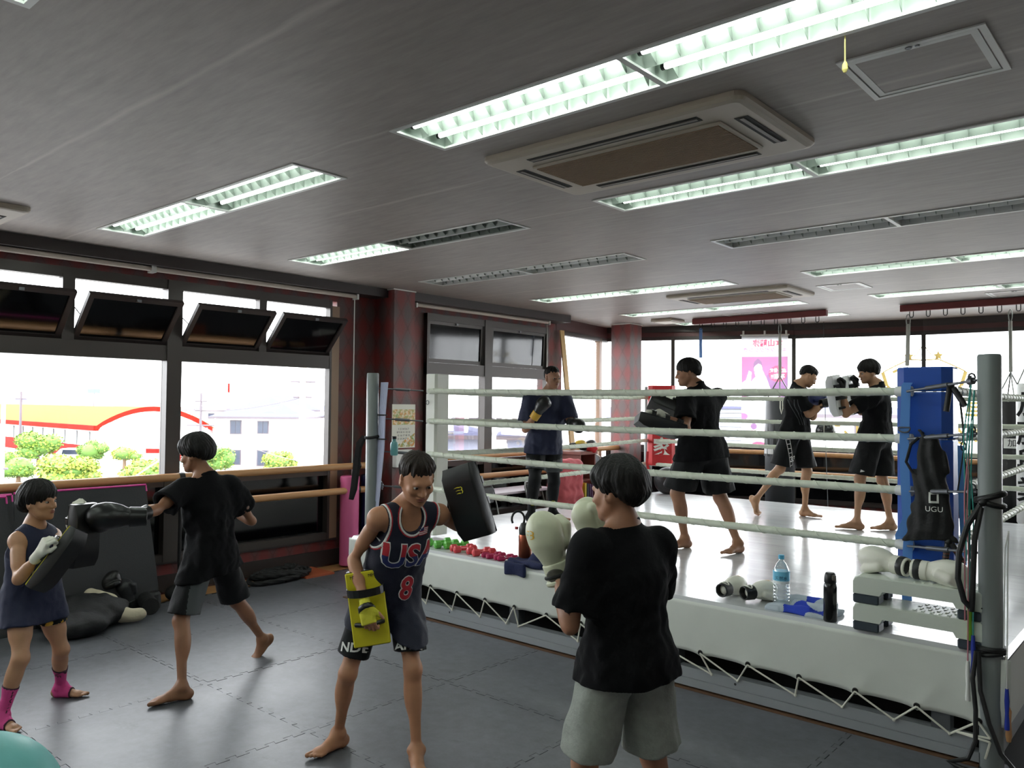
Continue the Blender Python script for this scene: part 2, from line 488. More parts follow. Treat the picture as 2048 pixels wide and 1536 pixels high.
class Person:
    def __init__(p, label, J, h, wf=1.0, tone=(176, 128, 98), gz=0.0, hs=None, vox=.006):
        p.J = {k: np.array(v, float) for k, v in J.items()}; J = p.J
        p.h = h; p.s = h/1.7; p.wf = wf; p.gz = gz; p.vox = vox
        p.skin = skin(tone)
        an = (J['anL']+J['anR'])/2
        p.root = thing('person', label, 'person', (float(an[0]), float(an[1]), gz))
        p.up = nv(J['neck']-J['pel'])
        r = nv(J['shR']-J['shL']); p.fS = nv(np.cross(p.up, r)); p.rS = nv(np.cross(p.fS, p.up))
        r = nv(J['hipR']-J['hipL']); p.fH = nv(np.cross(p.up, r)); p.rH = nv(np.cross(p.fH, p.up))
        p.hs = hs or (.96 if h > 1.55 else .95)
        p.extra = []
    def lim(p, lo_pad=.12):
        a = np.array(list(p.J.values())); return a.min(0)-lo_pad, a.max(0)+lo_pad
    def body(p, fd, hu, feet, hands=(), arms=1.0, legs=1.0):
        J, s, wf, up = p.J, p.s, p.wf, p.up
        RS = np.array([p.rS, p.fS, up]); RH = np.array([p.rH, p.fH, up])
        L = []
        A = lambda fn, k, *a: L.append((fn, a, k*s))
        pel, neck = J['pel'], J['neck']; tr = neck-pel
        A(d_ell, 0, pel, RH, np.array((.15*wf, .1*wf, .11))*s)
        for sg in (-1, 1): A(d_ell, .04, pel-p.fH*.045*s+p.rH*.055*sg*s-up*.055*s, RH, np.array((.075, .07, .08))*s*wf)
        A(d_col, .05, pel, pel+tr*.6, (RH[0], RH[1]), np.array((.14, .125, .13, .145))*s*wf, np.array((.095, .088, .09, .1))*s*wf)
        A(d_ell, .05, pel+tr*.66, RS, np.array((.148*wf, .105*wf, .165))*s)
        p.ftorso = union(list(L))
        for sg in (-1, 1): A(d_ell, .03, pel+tr*.78+p.fS*.055*s+p.rS*.06*sg*s, RS, np.array((.075, .045, .06))*s*wf)
        A(d_cone, .06, J['shL']-up*.012*s, J['shR']-up*.012*s, .05*s, .05*s)
        for k in 'LR':
            A(d_cone, .05, neck+up*.03*s-p.fS*.01*s, J['sh'+k]+up*.0*s, .045*s, .036*s)
            sh, el, wr = J['sh'+k], J['el'+k], J['wr'+k]
            A(d_ell, .035, sh-up*.012*s, RS, np.array((.05, .05, .055))*s*arms)
            A(d_cone, .03, sh, el, .041*s*arms, .032*s*arms)
            A(d_cone, .03, sh+(el-sh)*.35, sh+(el-sh)*.62, .041*s*arms, .039*s*arms)
            A(d_cone, .02, el, wr, .034*s*arms, .0235*s)
            A(d_cone, .03, el+(wr-el)*.14, el+(wr-el)*.42, .037*s*arms, .034*s*arms)
            hp, kn, an = J['hip'+k], J['kn'+k], J['an'+k]
            A(d_cone, .05, hp, kn, .08*s*legs*wf, .05*s*legs)
            A(d_cone, .04, hp+(kn-hp)*.25, hp+(kn-hp)*.6, .08*s*legs*wf, .067*s*legs)
            u = nv(kn-an); fk = p.fH-u*(p.fH@u); fk = nv(fk)
            A(d_ell, .03, kn+fk*.012*s, np.array([nv(np.cross(fk, u)), fk, u]), np.array((.043, .042, .055))*s*legs)
            A(d_cone, .03, kn, an, .044*s*legs, .029*s*legs)
            m = kn+(an-kn)*.3-fk*.018*s
            A(d_ell, .04, m, np.array([nv(np.cross(fk, u)), fk, u]), np.array((.049, .046, .12))*s*legs)
        for k, (t, tilt) in zip('LR', feet):
            L += foot_prims(J['an'+k], t, s, tilt, 1 if k == 'L' else -1)
        for k, kw in hands:
            L += hand_prims(J['wr'+k], kw['d'], kw['n'], kw.get('side', 1), s*.97, kw.get('curl', .5), kw.get('thumb', .5))
        hc = J['head']; fd = nv(fd); hu = nv(np.array(hu)-fd*(np.array(hu)@fd)); p.fd, p.hu = fd, hu
        A(d_cone, .04, neck-up*.02*s, hc-hu*.055*p.hs-fd*.012*p.hs, .056*s*min(1, wf+.05), .05*s)
        HP, hsub, p.at, p.RHd = head_prims(hc, fd, hu, p.hs)
        fb, fh = union(L), union(HP)
        def f(P):
            d = fb(P)
            near = ((P-hc.astype(f32))**2).sum(1) < .35**2
            if near.any():
                Q = P[near]; d[near] = smin(d[near], hsub(Q, fh(Q)), .018*s)
            return d
        p.fbody = f
        lo, hi = p.lim(.17); lo[2] = p.gz-.03
        hi = np.maximum(hi, hc+.19)
        p.bodyo = sdf_obj('body', f, lo, hi, p.vox, p.skin, p.root)
        return p
    def face(p, eyes=True):
        at, R, s = p.at, p.RHd, p.hs
        Rm = Matrix(R.T.tolist())
        for sg in (-1, 1):
            m = MB(); m.sphere(at(sg*.031, .0775, .001), (.0125*s, .0125*s, .008*s), 12, 8, 0, Rm)
            o = m.build('eye', [EYEW, IRIS], p.root, True)
            c = at(sg*.031, .0775, .001)
            for q in o.data.polygons:
                d = np.array(q.center)-c
                if d@R[1] > .0085*s: q.material_index = 1
            m = MB()
            m.tube([Vector(at(sg*(.014+.0095*i), .0905-.0045*i*i*.4-.001*i, .0185+.002*math.sin(i*.9))) for i in range(5)], [.0022*s, .003*s, .003*s, .0025*s, .0014*s], 6)
            m.build('eyebrow', BROW, p.root, True)
        m = MB()
        for z, hgt in ((-.0532, .0042), (-.0632, .005)):
            m.tube([Vector(at(x, .0975-abs(x)*.28-(.0 if z > -.06 else .0015), z-abs(x)*.02)) for x in (-.019, -.01, 0, .01, .019)], [.0015*s, hgt*s, hgt*s*.95, hgt*s, .0015*s], 8)
        m.build('lips', LIP, p.root, True)
        return p
    def hair(p, style='short', t=.016, fringe=.03, side=-.012, nape=-.05, seed=1.0, mat=None, vox=.004, taper=.55):
        at, R, s = p.at, p.RHd, p.hs
        c = at(0, -.012, .032); rad = np.array((.075+t, .095+t, .086+t*1.15))*s
        cb = at(0, -.04, -.015)
        def f(P):
            d = d_ell(P, c, R, rad)
            d = smin(d, d_ell(P, cb, R, np.array((.07+t*.7, .072+t*.7, .075))*s), .02)
            q = (P-c.astype(f32))@R.astype(f32).T
            x, y, z = q[:, 0]/s, q[:, 1]/s, q[:, 2]/s
            ang = np.arctan2(x, y+.0001); rr = np.sqrt(x*x+y*y)
            st = np.sin(ang*34+5*np.sin(z*30+seed)+seed)*.0011+np.sin(ang*13+seed*3+z*22)*.0018+.003*nz(P, 34, seed)
            lock = np.sin(ang*17+seed)*.006+np.sin(ang*29+2*seed)*.004
            d = d+st*s*np.clip(rr/.05, .25, 1)
            zz = z+.032
            cut = np.where(y > .028, fringe+lock*.9-zz, np.where(y > -.035, side+lock*.4-zz+np.clip((y-.0)*.9, 0, .04), nape+lock*.5-zz))
            # smooth steps between the front, the sides and the nape
            w1 = np.clip((y-.018)/.03, 0, 1); w2 = np.clip((y+.065)/.04, 0, 1)
            lim = (fringe+lock*.9)*w1+(1-w1)*((side+lock*.4)*w2+(1-w2)*(nape+lock*.5))
            d = d+taper*(t+.012)*s*np.clip(1-(zz-lim)/.07, 0, 1)**1.3
            d = smax(d, (lim-zz)*s*.8, .006)
            inn = d_ell(P, c, R, np.array((.072, .092, .082))*s)
            return np.maximum(d, -inn-.012)
        p.hairo = sdf_obj('hair', f, c-.17*s, c+.15*s, vox, mat or HAIR, p.root)
        return p
    def col_f(p, top, hem, W, D, R):
        return lambda P: d_col(P, top, hem, R, W, D)
    def tshirt(p, mat, hem=.1, loose=1.12, sleeve=.62, sr=(.068, .08), name='tshirt', folds=.006, seed=1.0, vox=None, sleeves=True, flare=1.0, back=0.0, neckr=.064, cuts=None, fm=None, slant=0.0):
        J, s, up = p.J, p.s*1.0, p.up; wf = p.wf*loose
        neck, pel = J['neck'], J['pel']; top = neck-up*.02*s
        hemc = pel-up*hem*s-p.fS*back
        R = (p.rS, p.fS)
        W = np.array((.1, .152, .156, .152, .152*flare, .156*flare))*s*wf
        D = np.array((.072, .112, .116, .113, .116*flare, .12*flare))*s*wf
        ex = hemc-up*.05
        def f(P):
            fo = folds*(nz(P*np.array((1, 1, .45), f32), 17, seed)+.8*nz(P*np.array((1, 1, .3), f32), 34, seed+2)+.35*nz(P*np.array((1, 1, .7), f32), 70, seed+4))
            d = d_col(P, top, ex, R, W, D)
            d = smin(d, p.ftorso(P)-.014*s, .05*s)
            d = smin(d, d_cone(P, J['shL']-up*.02*s, J['shR']-up*.02*s, .058*s, .058*s), .06*s)
            for k in 'LR':
                d = smin(d, d_cone(P, neck+up*.012*s, J['sh'+k]+up*.004*s, .055*s, .046*s), .04*s)
            if sleeves:
                for k in 'LR':
                    sh, el = J['sh'+k], J['el'+k]; u = nv(el-sh); e = sh+(el-sh)*sleeve; e2 = sh+(el-sh)*(sleeve+.3)
                    c = d_cone(P, sh-u*.02, e2, sr[0]*s, sr[1]*s*1.08)+fo*.35
                    c = smax(c, -d_cone(P, sh+(el-sh)*(sleeve-.28), sh+(el-sh)*(sleeve+.5), sr[0]*s*.7, sr[1]*s*.9), .006)
                    c = smax(c, d_pl(P, e, nv(u-up*.15)), .005)
                    d = smin(d, c, .045*s)
            if hasattr(p, 'fshorts'):
                d = smin(d, smax(p.fshorts(P)-.016*s, d_pl(P, pel-p.up*.02, -up)-hem*s, .02), .05*s)
            d = d+fo*np.clip(-d_pl(P, neck, up)/(.2*s)-.15, .05, 1)
            d = smax(d, d_pl(P, hemc, nv(-up+p.rS*slant))+.006*nz(P, 14, seed), .008)
            if sleeves:
                d = smin(d, d_cone(P, neck-up*.06*s, neck+up*.045*s+p.fS*.004, .088*s, .066*s), .03*s)
                q = P-neck.astype(f32); rad = np.sqrt(np.maximum((q*q).sum(1)-(q@up.astype(f32))**2, 0))
                d = smax(d, -np.maximum(-d_pl(P, neck+up*.03*s, nv(up+p.fS*.5)), rad-.1*s), .008)
                nc = nv(up+p.fS*.5); q = P-(neck+up*.03*s+p.fS*.002).astype(f32); h_ = q@nc.astype(f32); rr = np.sqrt(np.maximum((q*q).sum(1)-h_*h_, 0))
                d = smin(d, np.sqrt((rr-.0665*s)**2+h_**2)-.0085*s, .006*s)
            else: d = smax(d, -d_cone(P, neck-up*.0*s+p.fS*.014*s, neck+up*.16*s+p.fS*.02*s, neckr*s, .11*s), .01)
            if cuts is not None: d = cuts(P, d)
            return d
        lo = np.minimum.reduce([hemc, J['shL'], J['shR'], J['elL'], J['elR']])-.2*s-.03; hi = np.maximum.reduce([neck, J['shL'], J['shR'], J['elL'], J['elR'], hemc])+.2*s
        o = sdf_obj(name, f, lo, hi, vox or p.vox*1.35, mat, p.root, fm)
        p.fshirt = f
        return o
    def shorts(p, mat, length=.8, r=(.1, .108), name='shorts', folds=.004, seed=2.0, vox=None, fm=None, waist=1.06):
        J, s, up = p.J, p.s, p.up; wf = p.wf
        R = (p.rH, p.fH)
        def f(P):
            fo = folds*(nz(P*np.array((1, 1, .4), f32), 20, seed)+.6*nz(P*np.array((1, 1, .4), f32), 44, seed+1))
            d = d_col(P, J['pel']+up*.1*s, J['pel']-up*.06*s, R, np.array((.14, .16, .165))*s*wf*waist, np.array((.1, .115, .12))*s*wf*waist)
            d = smax(smin(d, smax(p.ftorso(P)-.012*s, d_pl(P, J['pel']-up*.13*s, -up), .02), .03*s), d_pl(P, J['pel']+up*.1*s, up), .01)
            for k in 'LR':
                hp, kn = J['hip'+k], J['kn'+k]; an = J['an'+k]; u = nv(kn-hp); e = hp+(kn-hp)*length; e2 = hp+(kn-hp)*(length+.3)
                c = d_cone(P, hp, e2, r[0]*s*wf, r[1]*s*1.06*wf)+fo
                c = smax(c, -d_cone(P, hp+(kn-hp)*(length-.2), hp+(kn-hp)*(length+.6), r[0]*s*wf*.8, r[1]*s*wf), .006)
                c = smax(c, d_pl(P, e, nv(u*.8-up*.5)), .005)
                d = smin(d, c, .035*s)
            return d+fo*.5
        pts = [J['pel']+up*.12*s] + [J['hip'+k]+(J['kn'+k]-J['hip'+k])*length for k in 'LR'] + [J['hipL'], J['hipR']]
        lo = np.minimum.reduce(pts)-.17*s; hi = np.maximum.reduce(pts)+.17*s
        p.fshorts = f
        return sdf_obj(name, f, lo, hi, vox or p.vox*1.3, mat, p.root, fm)
    def sleeve_on(p, name, mat, a, b, r, grow=.006, foot=None):
        """tight cover over the body between planes at a and b (leg sleeve, wrap, strap)"""
        a = np.array(a, float); b = np.array(b, float); u = nv(b-a); m = (a+b)/2; L = np.linalg.norm(b-a)/2
        def f(P):
            d = p.fbody(P)-grow
            d = np.maximum(d, np.abs(d_pl(P, m, u))-L)
            q = P-m.astype(f32); q = q-(q@u.astype(f32))[:, None]*u.astype(f32)
            return np.maximum(d, np.sqrt((q*q).sum(1))-r)
        return sdf_obj(name, f, np.minimum(a, b)-r-.02, np.maximum(a, b)+r+.02, min(p.vox, .006), mat, p.root)

def glove_f(w, d, n, side, s, size=1.0):
    """boxing glove: w wrist, d along the forearm, n palm normal, side thumb side"""
    d = nv(d); n = np.asarray(n, float); n = nv(n-d*(n@d)); t = nv(np.cross(d, n))*side; R = np.array([t, d, n]); w = np.asarray(w, float); s = s*size
    def f(P):
        g = d_ell(P, w+d*.125*s-n*.005*s, R, np.array((.066, .078, .06))*s)
        g = smin(g, d_ell(P, w+d*.105*s-n*.022*s, R, np.array((.06, .085, .045))*s), .03*s)
        g = smin(g, d_ell(P, w+d*.135*s+n*.034*s, R, np.array((.056, .05, .04))*s), .012*s)
        g = smin(g, d_cone(P, w-d*.005*s, w+d*.08*s, .043*s, .052*s), .03*s)
        th = np.minimum(d_cone(P, w+d*.07*s+t*.052*s+n*.012*s, w+d*.125*s+t*.066*s+n*.03*s, .026*s, .026*s), d_cone(P, w+d*.125*s+t*.066*s+n*.03*s, w+d*.15*s+t*.05*s+n*.045*s, .026*s, .022*s))
        g = smin(g, th, .008*s)
        return g+.0012*nz(P, 60, 1.0)
    def cuff(P):
        c = d_cone(P, w-d*.075*s, w+d*.012*s, .047*s, .05*s)
        c = np.maximum(c, -d_cone(P, w-d*.15*s, w-d*.03*s, .04*s, .036*s))
        return np.maximum(c, np.maximum(d_pl(P, w+d*.01*s, d), d_pl(P, w-d*.07*s, -d)))
    def patch(P):
        q = (P-w.astype(f32))@R.astype(f32).T
        e = np.sqrt(((q[:, 1]+.03*s)/(.024*s))**2+(q[:, 0]/(.034*s))**2)
        return np.maximum(np.abs(cuff(P)-.0)-.0035, np.maximum((e-1)*.024*s, q[:, 2]))
    lo = w-.2*s; hi = w+.2*s+np.maximum(d, 0)*.1*s; lo = lo+np.minimum(d, 0)*.1*s
    return f, cuff, patch, lo, hi
def boxing_glove(name, w, d, n, side, s, mats, parent=None, size=1.0, vox=.005, logo=None):
    f, cuff, patch, lo, hi = glove_f(w, d, n, side, s, size)
    g = sdf_obj(name, f, lo, hi, vox, mats[0], parent)
    sdf_obj('cuff', cuff, lo, hi, vox, mats[1], g)
    if len(mats) > 2: sdf_obj('cuff_patch', patch, lo, hi, vox*.8, mats[2], g)
    return g

def project(name, V, F, ob, org, ex, ey, mats, parent, off=.003, idx=None, reach=.4):
    """lay a flat pattern (in metres, xy) on the surface of ob as seen along -(ex x ey)"""
    ex = Vector(ex).normalized(); ey = Vector(ey); ey = (ey-ex*ey.dot(ex)).normalized(); n = ex.cross(ey); org = Vector(org)
    bm = bmesh.new(); vs = [bm.verts.new((v[0], v[1], 0)) for v in V]
    for k, q in enumerate(F):
        try:
            fc = bm.faces.new([vs[i] for i in q]); fc.material_index = idx[k] if idx is not None else 0
        except ValueError: pass
    bmesh.ops.triangulate(bm, faces=bm.faces[:])
    for _ in range(4):
        es = [e for e in bm.edges if e.calc_length() > .018]
        if not es: break
        bmesh.ops.subdivide_edges(bm, edges=es, cuts=1)
        bmesh.ops.triangulate(bm, faces=bm.faces[:])
    bv = BVHTree.FromPolygons([v.co for v in ob.data.vertices], [tuple(p.vertices) for p in ob.data.polygons])
    last = None; bad = set()
    for v in bm.verts:
        o = org+ex*v.co.x+ey*v.co.y
        h = bv.ray_cast(o+n*reach, -n, reach*2)
        if h[0] is None: bad.add(v); v.co = o
        else: v.co = h[0]+n*off
    bmesh.ops.delete(bm, geom=[v for v in bad], context='VERTS')
    me = bpy.data.meshes.new(name); bm.to_mesh(me); bm.free()
    for m in (mats if isinstance(mats, (list, tuple)) else [mats]): me.materials.append(m)
    return link(bpy.data.objects.new(name, me), parent)
def project_text(name, txt, size, ob, org, ex, ey, mat, parent, off=.003, sx=1.0, bold=0.0, mirror=False, shear=0.0):
    v, f = text_mesh(txt, size, 0, bold=bold)
    v = [((-1 if mirror else 1)*(p.x*sx+p.y*shear), p.y) for p in v]
    return project(name, v, f, ob, org, ex, ey, mat, parent, off)
def stroke_logo(kind='b'):
    """a swooping sportswear mark: three tapered strokes"""
    V = []; F = []
    for y0, y1, L, th in ((.5, .62, 1.1, .2), (.0, .1, .8, .17), (-.5, -.42, .75, .2)):
        n = len(V); N = 8
        for i in range(N+1):
            t = i/N; x = -L+1.5*t*L/1.1; y = y0+(y1-y0)*math.sin(t*PI)*.8; w = th*math.sin(min(1, t*1.1)*PI*.5)*.8
            V += [(x, y-w*.5), (x, y+w*.5)]
        F += [(n+2*i, n+2*i+2, n+2*i+3, n+2*i+1) for i in range(N)]
    for cy in (.27, -.24):
        n = len(V); N = 10
        for i in range(N+1):
            a = -PI/2+PI*i/N
            V += [(.45+math.cos(a)*.26, cy+math.sin(a)*.26), (.45+math.cos(a)*.46, cy+math.sin(a)*.36)]
        F += [(n+2*i, n+2*i+1, n+2*i+3, n+2*i+2) for i in range(N)]
    return V, F
# ------------------------------------------------------------------ the room
CE = 3.15
def wallpaper(name):
    q = NT(name); b = q.b
    sp = q.n('ShaderNodeSeparateXYZ'); q.l(q.pos(), sp.inputs[0])
    u = q.math('ADD', sp.outputs[0], sp.outputs[1]); v = sp.outputs[2]
    a = q.math('COSINE', q.math('MULTIPLY', u, 2*PI/.21)); c = q.math('COSINE', q.math('MULTIPLY', v, 2*PI/.36))
    d = q.math('ADD', a, c)
    fil = q.noise(q.pos(), 46, 4, .7)
    d2 = q.math('ADD', d, q.math('MULTIPLY', q.math('SUBTRACT', fil, .5), 3.2))
    m = q.ramp(d2, -1.3, 1.3)
    edge = q.math('SUBTRACT', 1, q.ramp(q.math('ABSOLUTE', d), .03, .17))
    c1 = q.mix(m, lin((122, 52, 50)), lin((92, 74, 72)))
    c2 = q.mix(q.math('MULTIPLY', edge, .55), c1, lin((84, 42, 42)))
    q.l(c2, b.inputs['Base Color']); b.inputs['Roughness'].default_value = .55
    q.bump(d2, .12, .004); return q.m
WP = wallpaper('damask_wallpaper')
def ceil_mat():
    q = NT('ceiling_paper'); b = q.b
    sp = q.n('ShaderNodeSeparateXYZ'); q.l(q.pos(), sp.inputs[0])
    st = q.noise(q.pos(), 7, 5, .65, stretch=(.5, 3.2, 1)); bl = q.noise(q.pos(), 1.1, 3)
    f = q.math('ADD', q.math('MULTIPLY', st, .65), q.math('MULTIPLY', bl, .35))
    base = q.mix(q.ramp(f, .3, .7), lin((136, 129, 124)), lin((164, 156, 150)))
    y = q.math('ADD', sp.outputs[1], q.math('MULTIPLY', q.math('SUBTRACT', q.noise(q.pos(), 2.2, 3), .5), .05))
    k = q.math('ABSOLUTE', q.math('SUBTRACT', q.math('FRACT', q.math('DIVIDE', q.math('SUBTRACT', y, .66-.47), .94)), .5))
    wdt = q.math('ADD', .008, q.math('MULTIPLY', q.ramp(q.noise(q.pos(), .9, 2), .35, .7), .024))
    seam = q.math('SUBTRACT', 1, q.math('MINIMUM', 1, q.math('DIVIDE', k, wdt)))
    gate = q.ramp(q.noise(q.pos(), .8, 2), .36, .6)
    q.l(q.mix(q.math('MULTIPLY', q.math('MULTIPLY', seam, gate), .6), base, lin((190, 182, 176))), b.inputs['Base Color'])
    b.inputs['Roughness'].default_value = .5; b.inputs['Specular IOR Level'].default_value = .35
    q.bump(st, .12, .004); return q.m
CEIL = ceil_mat()
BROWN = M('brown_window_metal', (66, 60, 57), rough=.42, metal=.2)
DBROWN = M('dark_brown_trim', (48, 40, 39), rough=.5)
REDBR = M('dark_red_trim', (78, 44, 44), rough=.5)
BEIGE = M('beige_jamb', (150, 122, 100), rough=.5)
def glass(name, refl=.05, tint=(1, 1, 1)):
    q = NT(name); t = q.t; t.nodes.remove(q.b)
    tr = q.n('ShaderNodeBsdfTransparent'); tr.inputs[0].default_value = (*tint, 1)
    gl = q.n('ShaderNodeBsdfGlossy'); gl.inputs['Roughness'].default_value = .02
    fr = q.n('ShaderNodeFresnel'); fr.inputs[0].default_value = 1.45
    mx = q.n('ShaderNodeMixShader'); q.l(q.math('MULTIPLY', fr.outputs[0], refl*20), mx.inputs[0]); q.l(tr.outputs[0], mx.inputs[1]); q.l(gl.outputs[0], mx.inputs[2])
    q.l(mx.outputs[0], t.nodes['Material Output'].inputs[0]); return q.m
GLASS = glass('window_glass', .03)
FILM = M('black_film_glass', (9, 9, 12), rough=.07, spec=.6)
WHITE_P = M('white_painted_metal', (226, 226, 222), rough=.4)
BLKPL = M('black_plastic', (18, 18, 19), rough=.45)
STEEL = M('brushed_steel', (104, 106, 110), rough=.5, metal=.7)
WOODR = M('pale_wood_rail', (190, 142, 96), rough=.42, var=(18, .12), stretch=(1, .15, 1))

def wbox(name, boxes, mat, parent=None, st=True):
    m = MB()
    for lo, hi in boxes: m.box(lo, hi)
    o = m.build(name, mat, parent)
    return struct(o) if st and parent is None else o
XW = -7.5
wbox('wall_left', [((XW-.15, -3, 2.96), (XW, 9.6, 3.3)), ((XW-.15, -3, -.1), (XW, 9.6, .29)), ((XW-.15, -3, .29), (XW, -2.7, 2.96)),
                   ((XW-.15, 5.55, .29), (XW, 6.89, 2.96)), ((XW-.15, 9.34, .29), (XW, 9.75, 2.96))], WP)
struct(MB().box((-7.55, 6.1, 0), (-7.15, 6.42, CE)).build('column_1', WP))
struct(MB().box((-7.42, 10.98, 0), (-7.06, 11.33, CE)).build('column_2', WP))
wbox('trim_1', [((-7.52, 6.08, 3.135), (-7.14, 6.43, 3.148)), ((-7.43, 10.97, 3.135), (-7.05, 11.34, 3.148))], WHITE_P)
wbox('beam_left', [((XW, -3, 3.05), (-7.26, 6.1, CE)), ((XW, 6.42, 3.045), (-7.2, 9.58, CE))], DBROWN)
wbox('baseboard_left', [((XW, -3, 0), (XW+.02, 6.1, .16)), ((XW, 6.42, 0), (XW+.02, 9.6, .16)), ((XW, -2.7, .27), (XW+.05, 5.55, .295)), ((XW, 6.8, .27), (XW+.05, 9.34, .295))], DBROWN)
# right and near walls, out of view
wbox('wall_right', [((3.2, -3, 0), (3.35, 13.3, 3.3))], M('plain_wall', (190, 182, 174), rough=.7))
wbox('wall_near', [((XW, -3.15, 0), (3.35, -3, 3.3))], bpy.data.materials['plain_wall'])

# bow wall at the back: vertical strips over each segment
Q = [(-7.53, 9.62), (-7.87, 11.5), (-6.77, 11.86), (-5.05, 12.68), (-3.24, 13.11), (-0.9, 13.16), (3.3, 13.16)]
def bow(name, z0, z1, mat, off=0.0, th=.12, segs=range(1, 6), st=True, parent=None):
    m = MB()
    for i in segs:
        a = Vector((*Q[i], 0)); b = Vector((*Q[i+1], 0)); d = (b-a).normalized(); n = Vector((-d.y, d.x, 0))  # n points outdoors
        lo = -off; p = [a-d*.02+n*lo, b+d*.02+n*lo, b+d*.02+n*(lo+th), a-d*.02+n*(lo+th)]
        m.prism([(v.x, v.y, 0) for v in p], (0, 0, z0), (0, 0, z1))
    o = m.build(name, mat, parent)
    return struct(o) if st and parent is None else o
bow('wall_back', .0, .33, WP, 0, .12)
bow('beam_back', 3.05, CE+.05, DBROWN, .06, .2)
bow('trim_2', 2.975, 3.05, REDBR, .03, .14)
bow('baseboard_back', 0, .16, DBROWN, .02, .05)
bow('wall_back_side', .0, .86, WP, 0, .12, segs=[0])
bow('trim_3', 2.96, CE+.05, REDBR, .03, .15, segs=[0])

def pane(name, a, b, z0, z1, mat, parent, th=.008):
    a = Vector((*a, 0)); b = Vector((*b, 0)); d = (b-a).normalized(); n = Vector((-d.y, d.x, 0))*th
    return MB().prism([a, b, b+n, a+n], (0, 0, z0), (0, 0, z1)).build(name, mat, parent)
def bar(name, a, b, z0, z1, mat, parent, w=.06, inn=.03):
    """frame bar from plan point a to b; inn = how far it stands proud into the room"""
    a = Vector((*a, 0)); b = Vector((*b, 0)); d = (b-a).normalized(); n = Vector((-d.y, d.x, 0))
    return MB().prism([a-n*inn, b-n*inn, b+n*w, a+n*w], (0, 0, z0), (0, 0, z1)).build(name, mat, parent)
def window(name, x, y0, y1, mulls, subs, sashes, jamb=True):
    r = bpy.data.objects.new(name, None); COL.objects.link(r); r['kind'] = 'structure'; r.location = (x, y0, 0); ORIG[r.name] = Vector((x, y0, 0))
    bar('head_frame', (x, y1), (x, y0), 2.87, 2.96, BROWN, r)
    bar('transom', (x, y1), (x, y0), 2.19, 2.335, BROWN, r)
    bar('sill_frame', (x, y1), (x, y0), .29, .36, BROWN, r)
    bar('middle_rail', (x, y1), (x, y0), 1.0, 1.075, DBROWN, r)
    ed = [y0]+[v for m in mulls for v in m]+[y1]
    for m0, m1 in mulls: bar('mullion', (x, m1), (x, m0), .29, 2.96, BROWN, r, w=.07, inn=.05)
    for m0, m1 in subs: bar('mullion', (x, m1), (x, m0), 2.33, 2.9, BROWN, r, w=.066, inn=.02)
    bar('jamb', (x, y1), (x, y1-.03), .29, 2.96, BROWN, r, w=.064, inn=.02); bar('jamb', (x, y0+.03), (x, y0), .29, 2.96, BROWN, r, w=.064, inn=.02)
    for k in range(0, len(ed), 2):
        pane('pane', (x-.03, ed[k+1]), (x-.03, ed[k]), 1.07, 2.2, GLASS, r)
        pane('dark_pane', (x-.03, ed[k+1]), (x-.03, ed[k]), .35, 1.01, FILM, r)
    for (a, b, tilt) in sashes:
        H = .535; w = (b-a); R = Matrix.Rotation(tilt, 3, 'Y')   # leans into the room (+x) about its foot
        piv = Vector((x+.0, a, 2.34))
        def T(p): return piv+R @ Vector(p)
        s = MB()
        for lo, hi in (((-.02, 0, 0), (.02, w, .05)), ((-.02, 0, H-.045), (.02, w, H)), ((-.02, 0, .05), (.02, .045, H-.045)), ((-.02, w-.045, .05), (.02, w, H-.045))):
            vs = [T((px, py, pz)) for pz in (lo[2], hi[2]) for (px, py) in ((lo[0], lo[1]), (hi[0], lo[1]), (hi[0], hi[1]), (lo[0], hi[1]))]
            s.add(vs, [(0, 3, 2, 1), (4, 5, 6, 7), (0, 1, 5, 4), (1, 2, 6, 5), (2, 3, 7, 6), (3, 0, 4, 7)])
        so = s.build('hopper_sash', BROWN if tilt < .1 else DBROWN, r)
        g = MB(); vs = [T((px, py, pz)) for pz in (.04, H-.04) for (px, py) in ((-.004, .04), (.004, .04), (.004, w-.04), (-.004, w-.04))]
        g.add(vs, [(0, 3, 2, 1), (4, 5, 6, 7), (0, 1, 5, 4), (1, 2, 6, 5), (2, 3, 7, 6), (3, 0, 4, 7)]); g.build('sash_pane', FILM, so)
        l = MB(); c = T((.024, w*.5, H-.02)); l.box(c-Vector((.012, .02, .012)), c+Vector((.012, .02, .012)))
        l.build('latch', STEEL, so)
        MB().box((x+.03, a+w*.5-.05, 2.895), (x+.055, a+w*.5+.05, 2.92)).build('catch_plate', WHITE_P, r)
        for e in ((a+.02), (b-.02)):
            t2 = T((0, e-a, .26)); st = MB(); st.tube([(x+.01, e, 2.62), t2, (x+.03, e, 2.36)], .006, 6); st.build('stay_arm', STEEL if tilt > .1 else BLKPL, r)
    return r
TI = .78
w1 = window('window_1', XW, -2.7, 5.44, [(-.245, -.1), (1.655, 1.8), (3.555, 3.7)], [(.72, .82), (2.63, 2.73), (4.525, 4.61)],  # stretch behind the camera is added, unseen, to let in more light
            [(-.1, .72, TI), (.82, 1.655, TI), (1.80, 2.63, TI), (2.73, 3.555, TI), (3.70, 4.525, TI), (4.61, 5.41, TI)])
w2 = window('window_2', XW, 6.89, 9.34, [(7.957, 8.107)], [], [(6.92, 7.95, .04), (8.11, 9.31, .04)])
wbox('trim_4', [((XW, 5.44, .29), (XW+.05, 5.55, 2.9))], BEIGE)
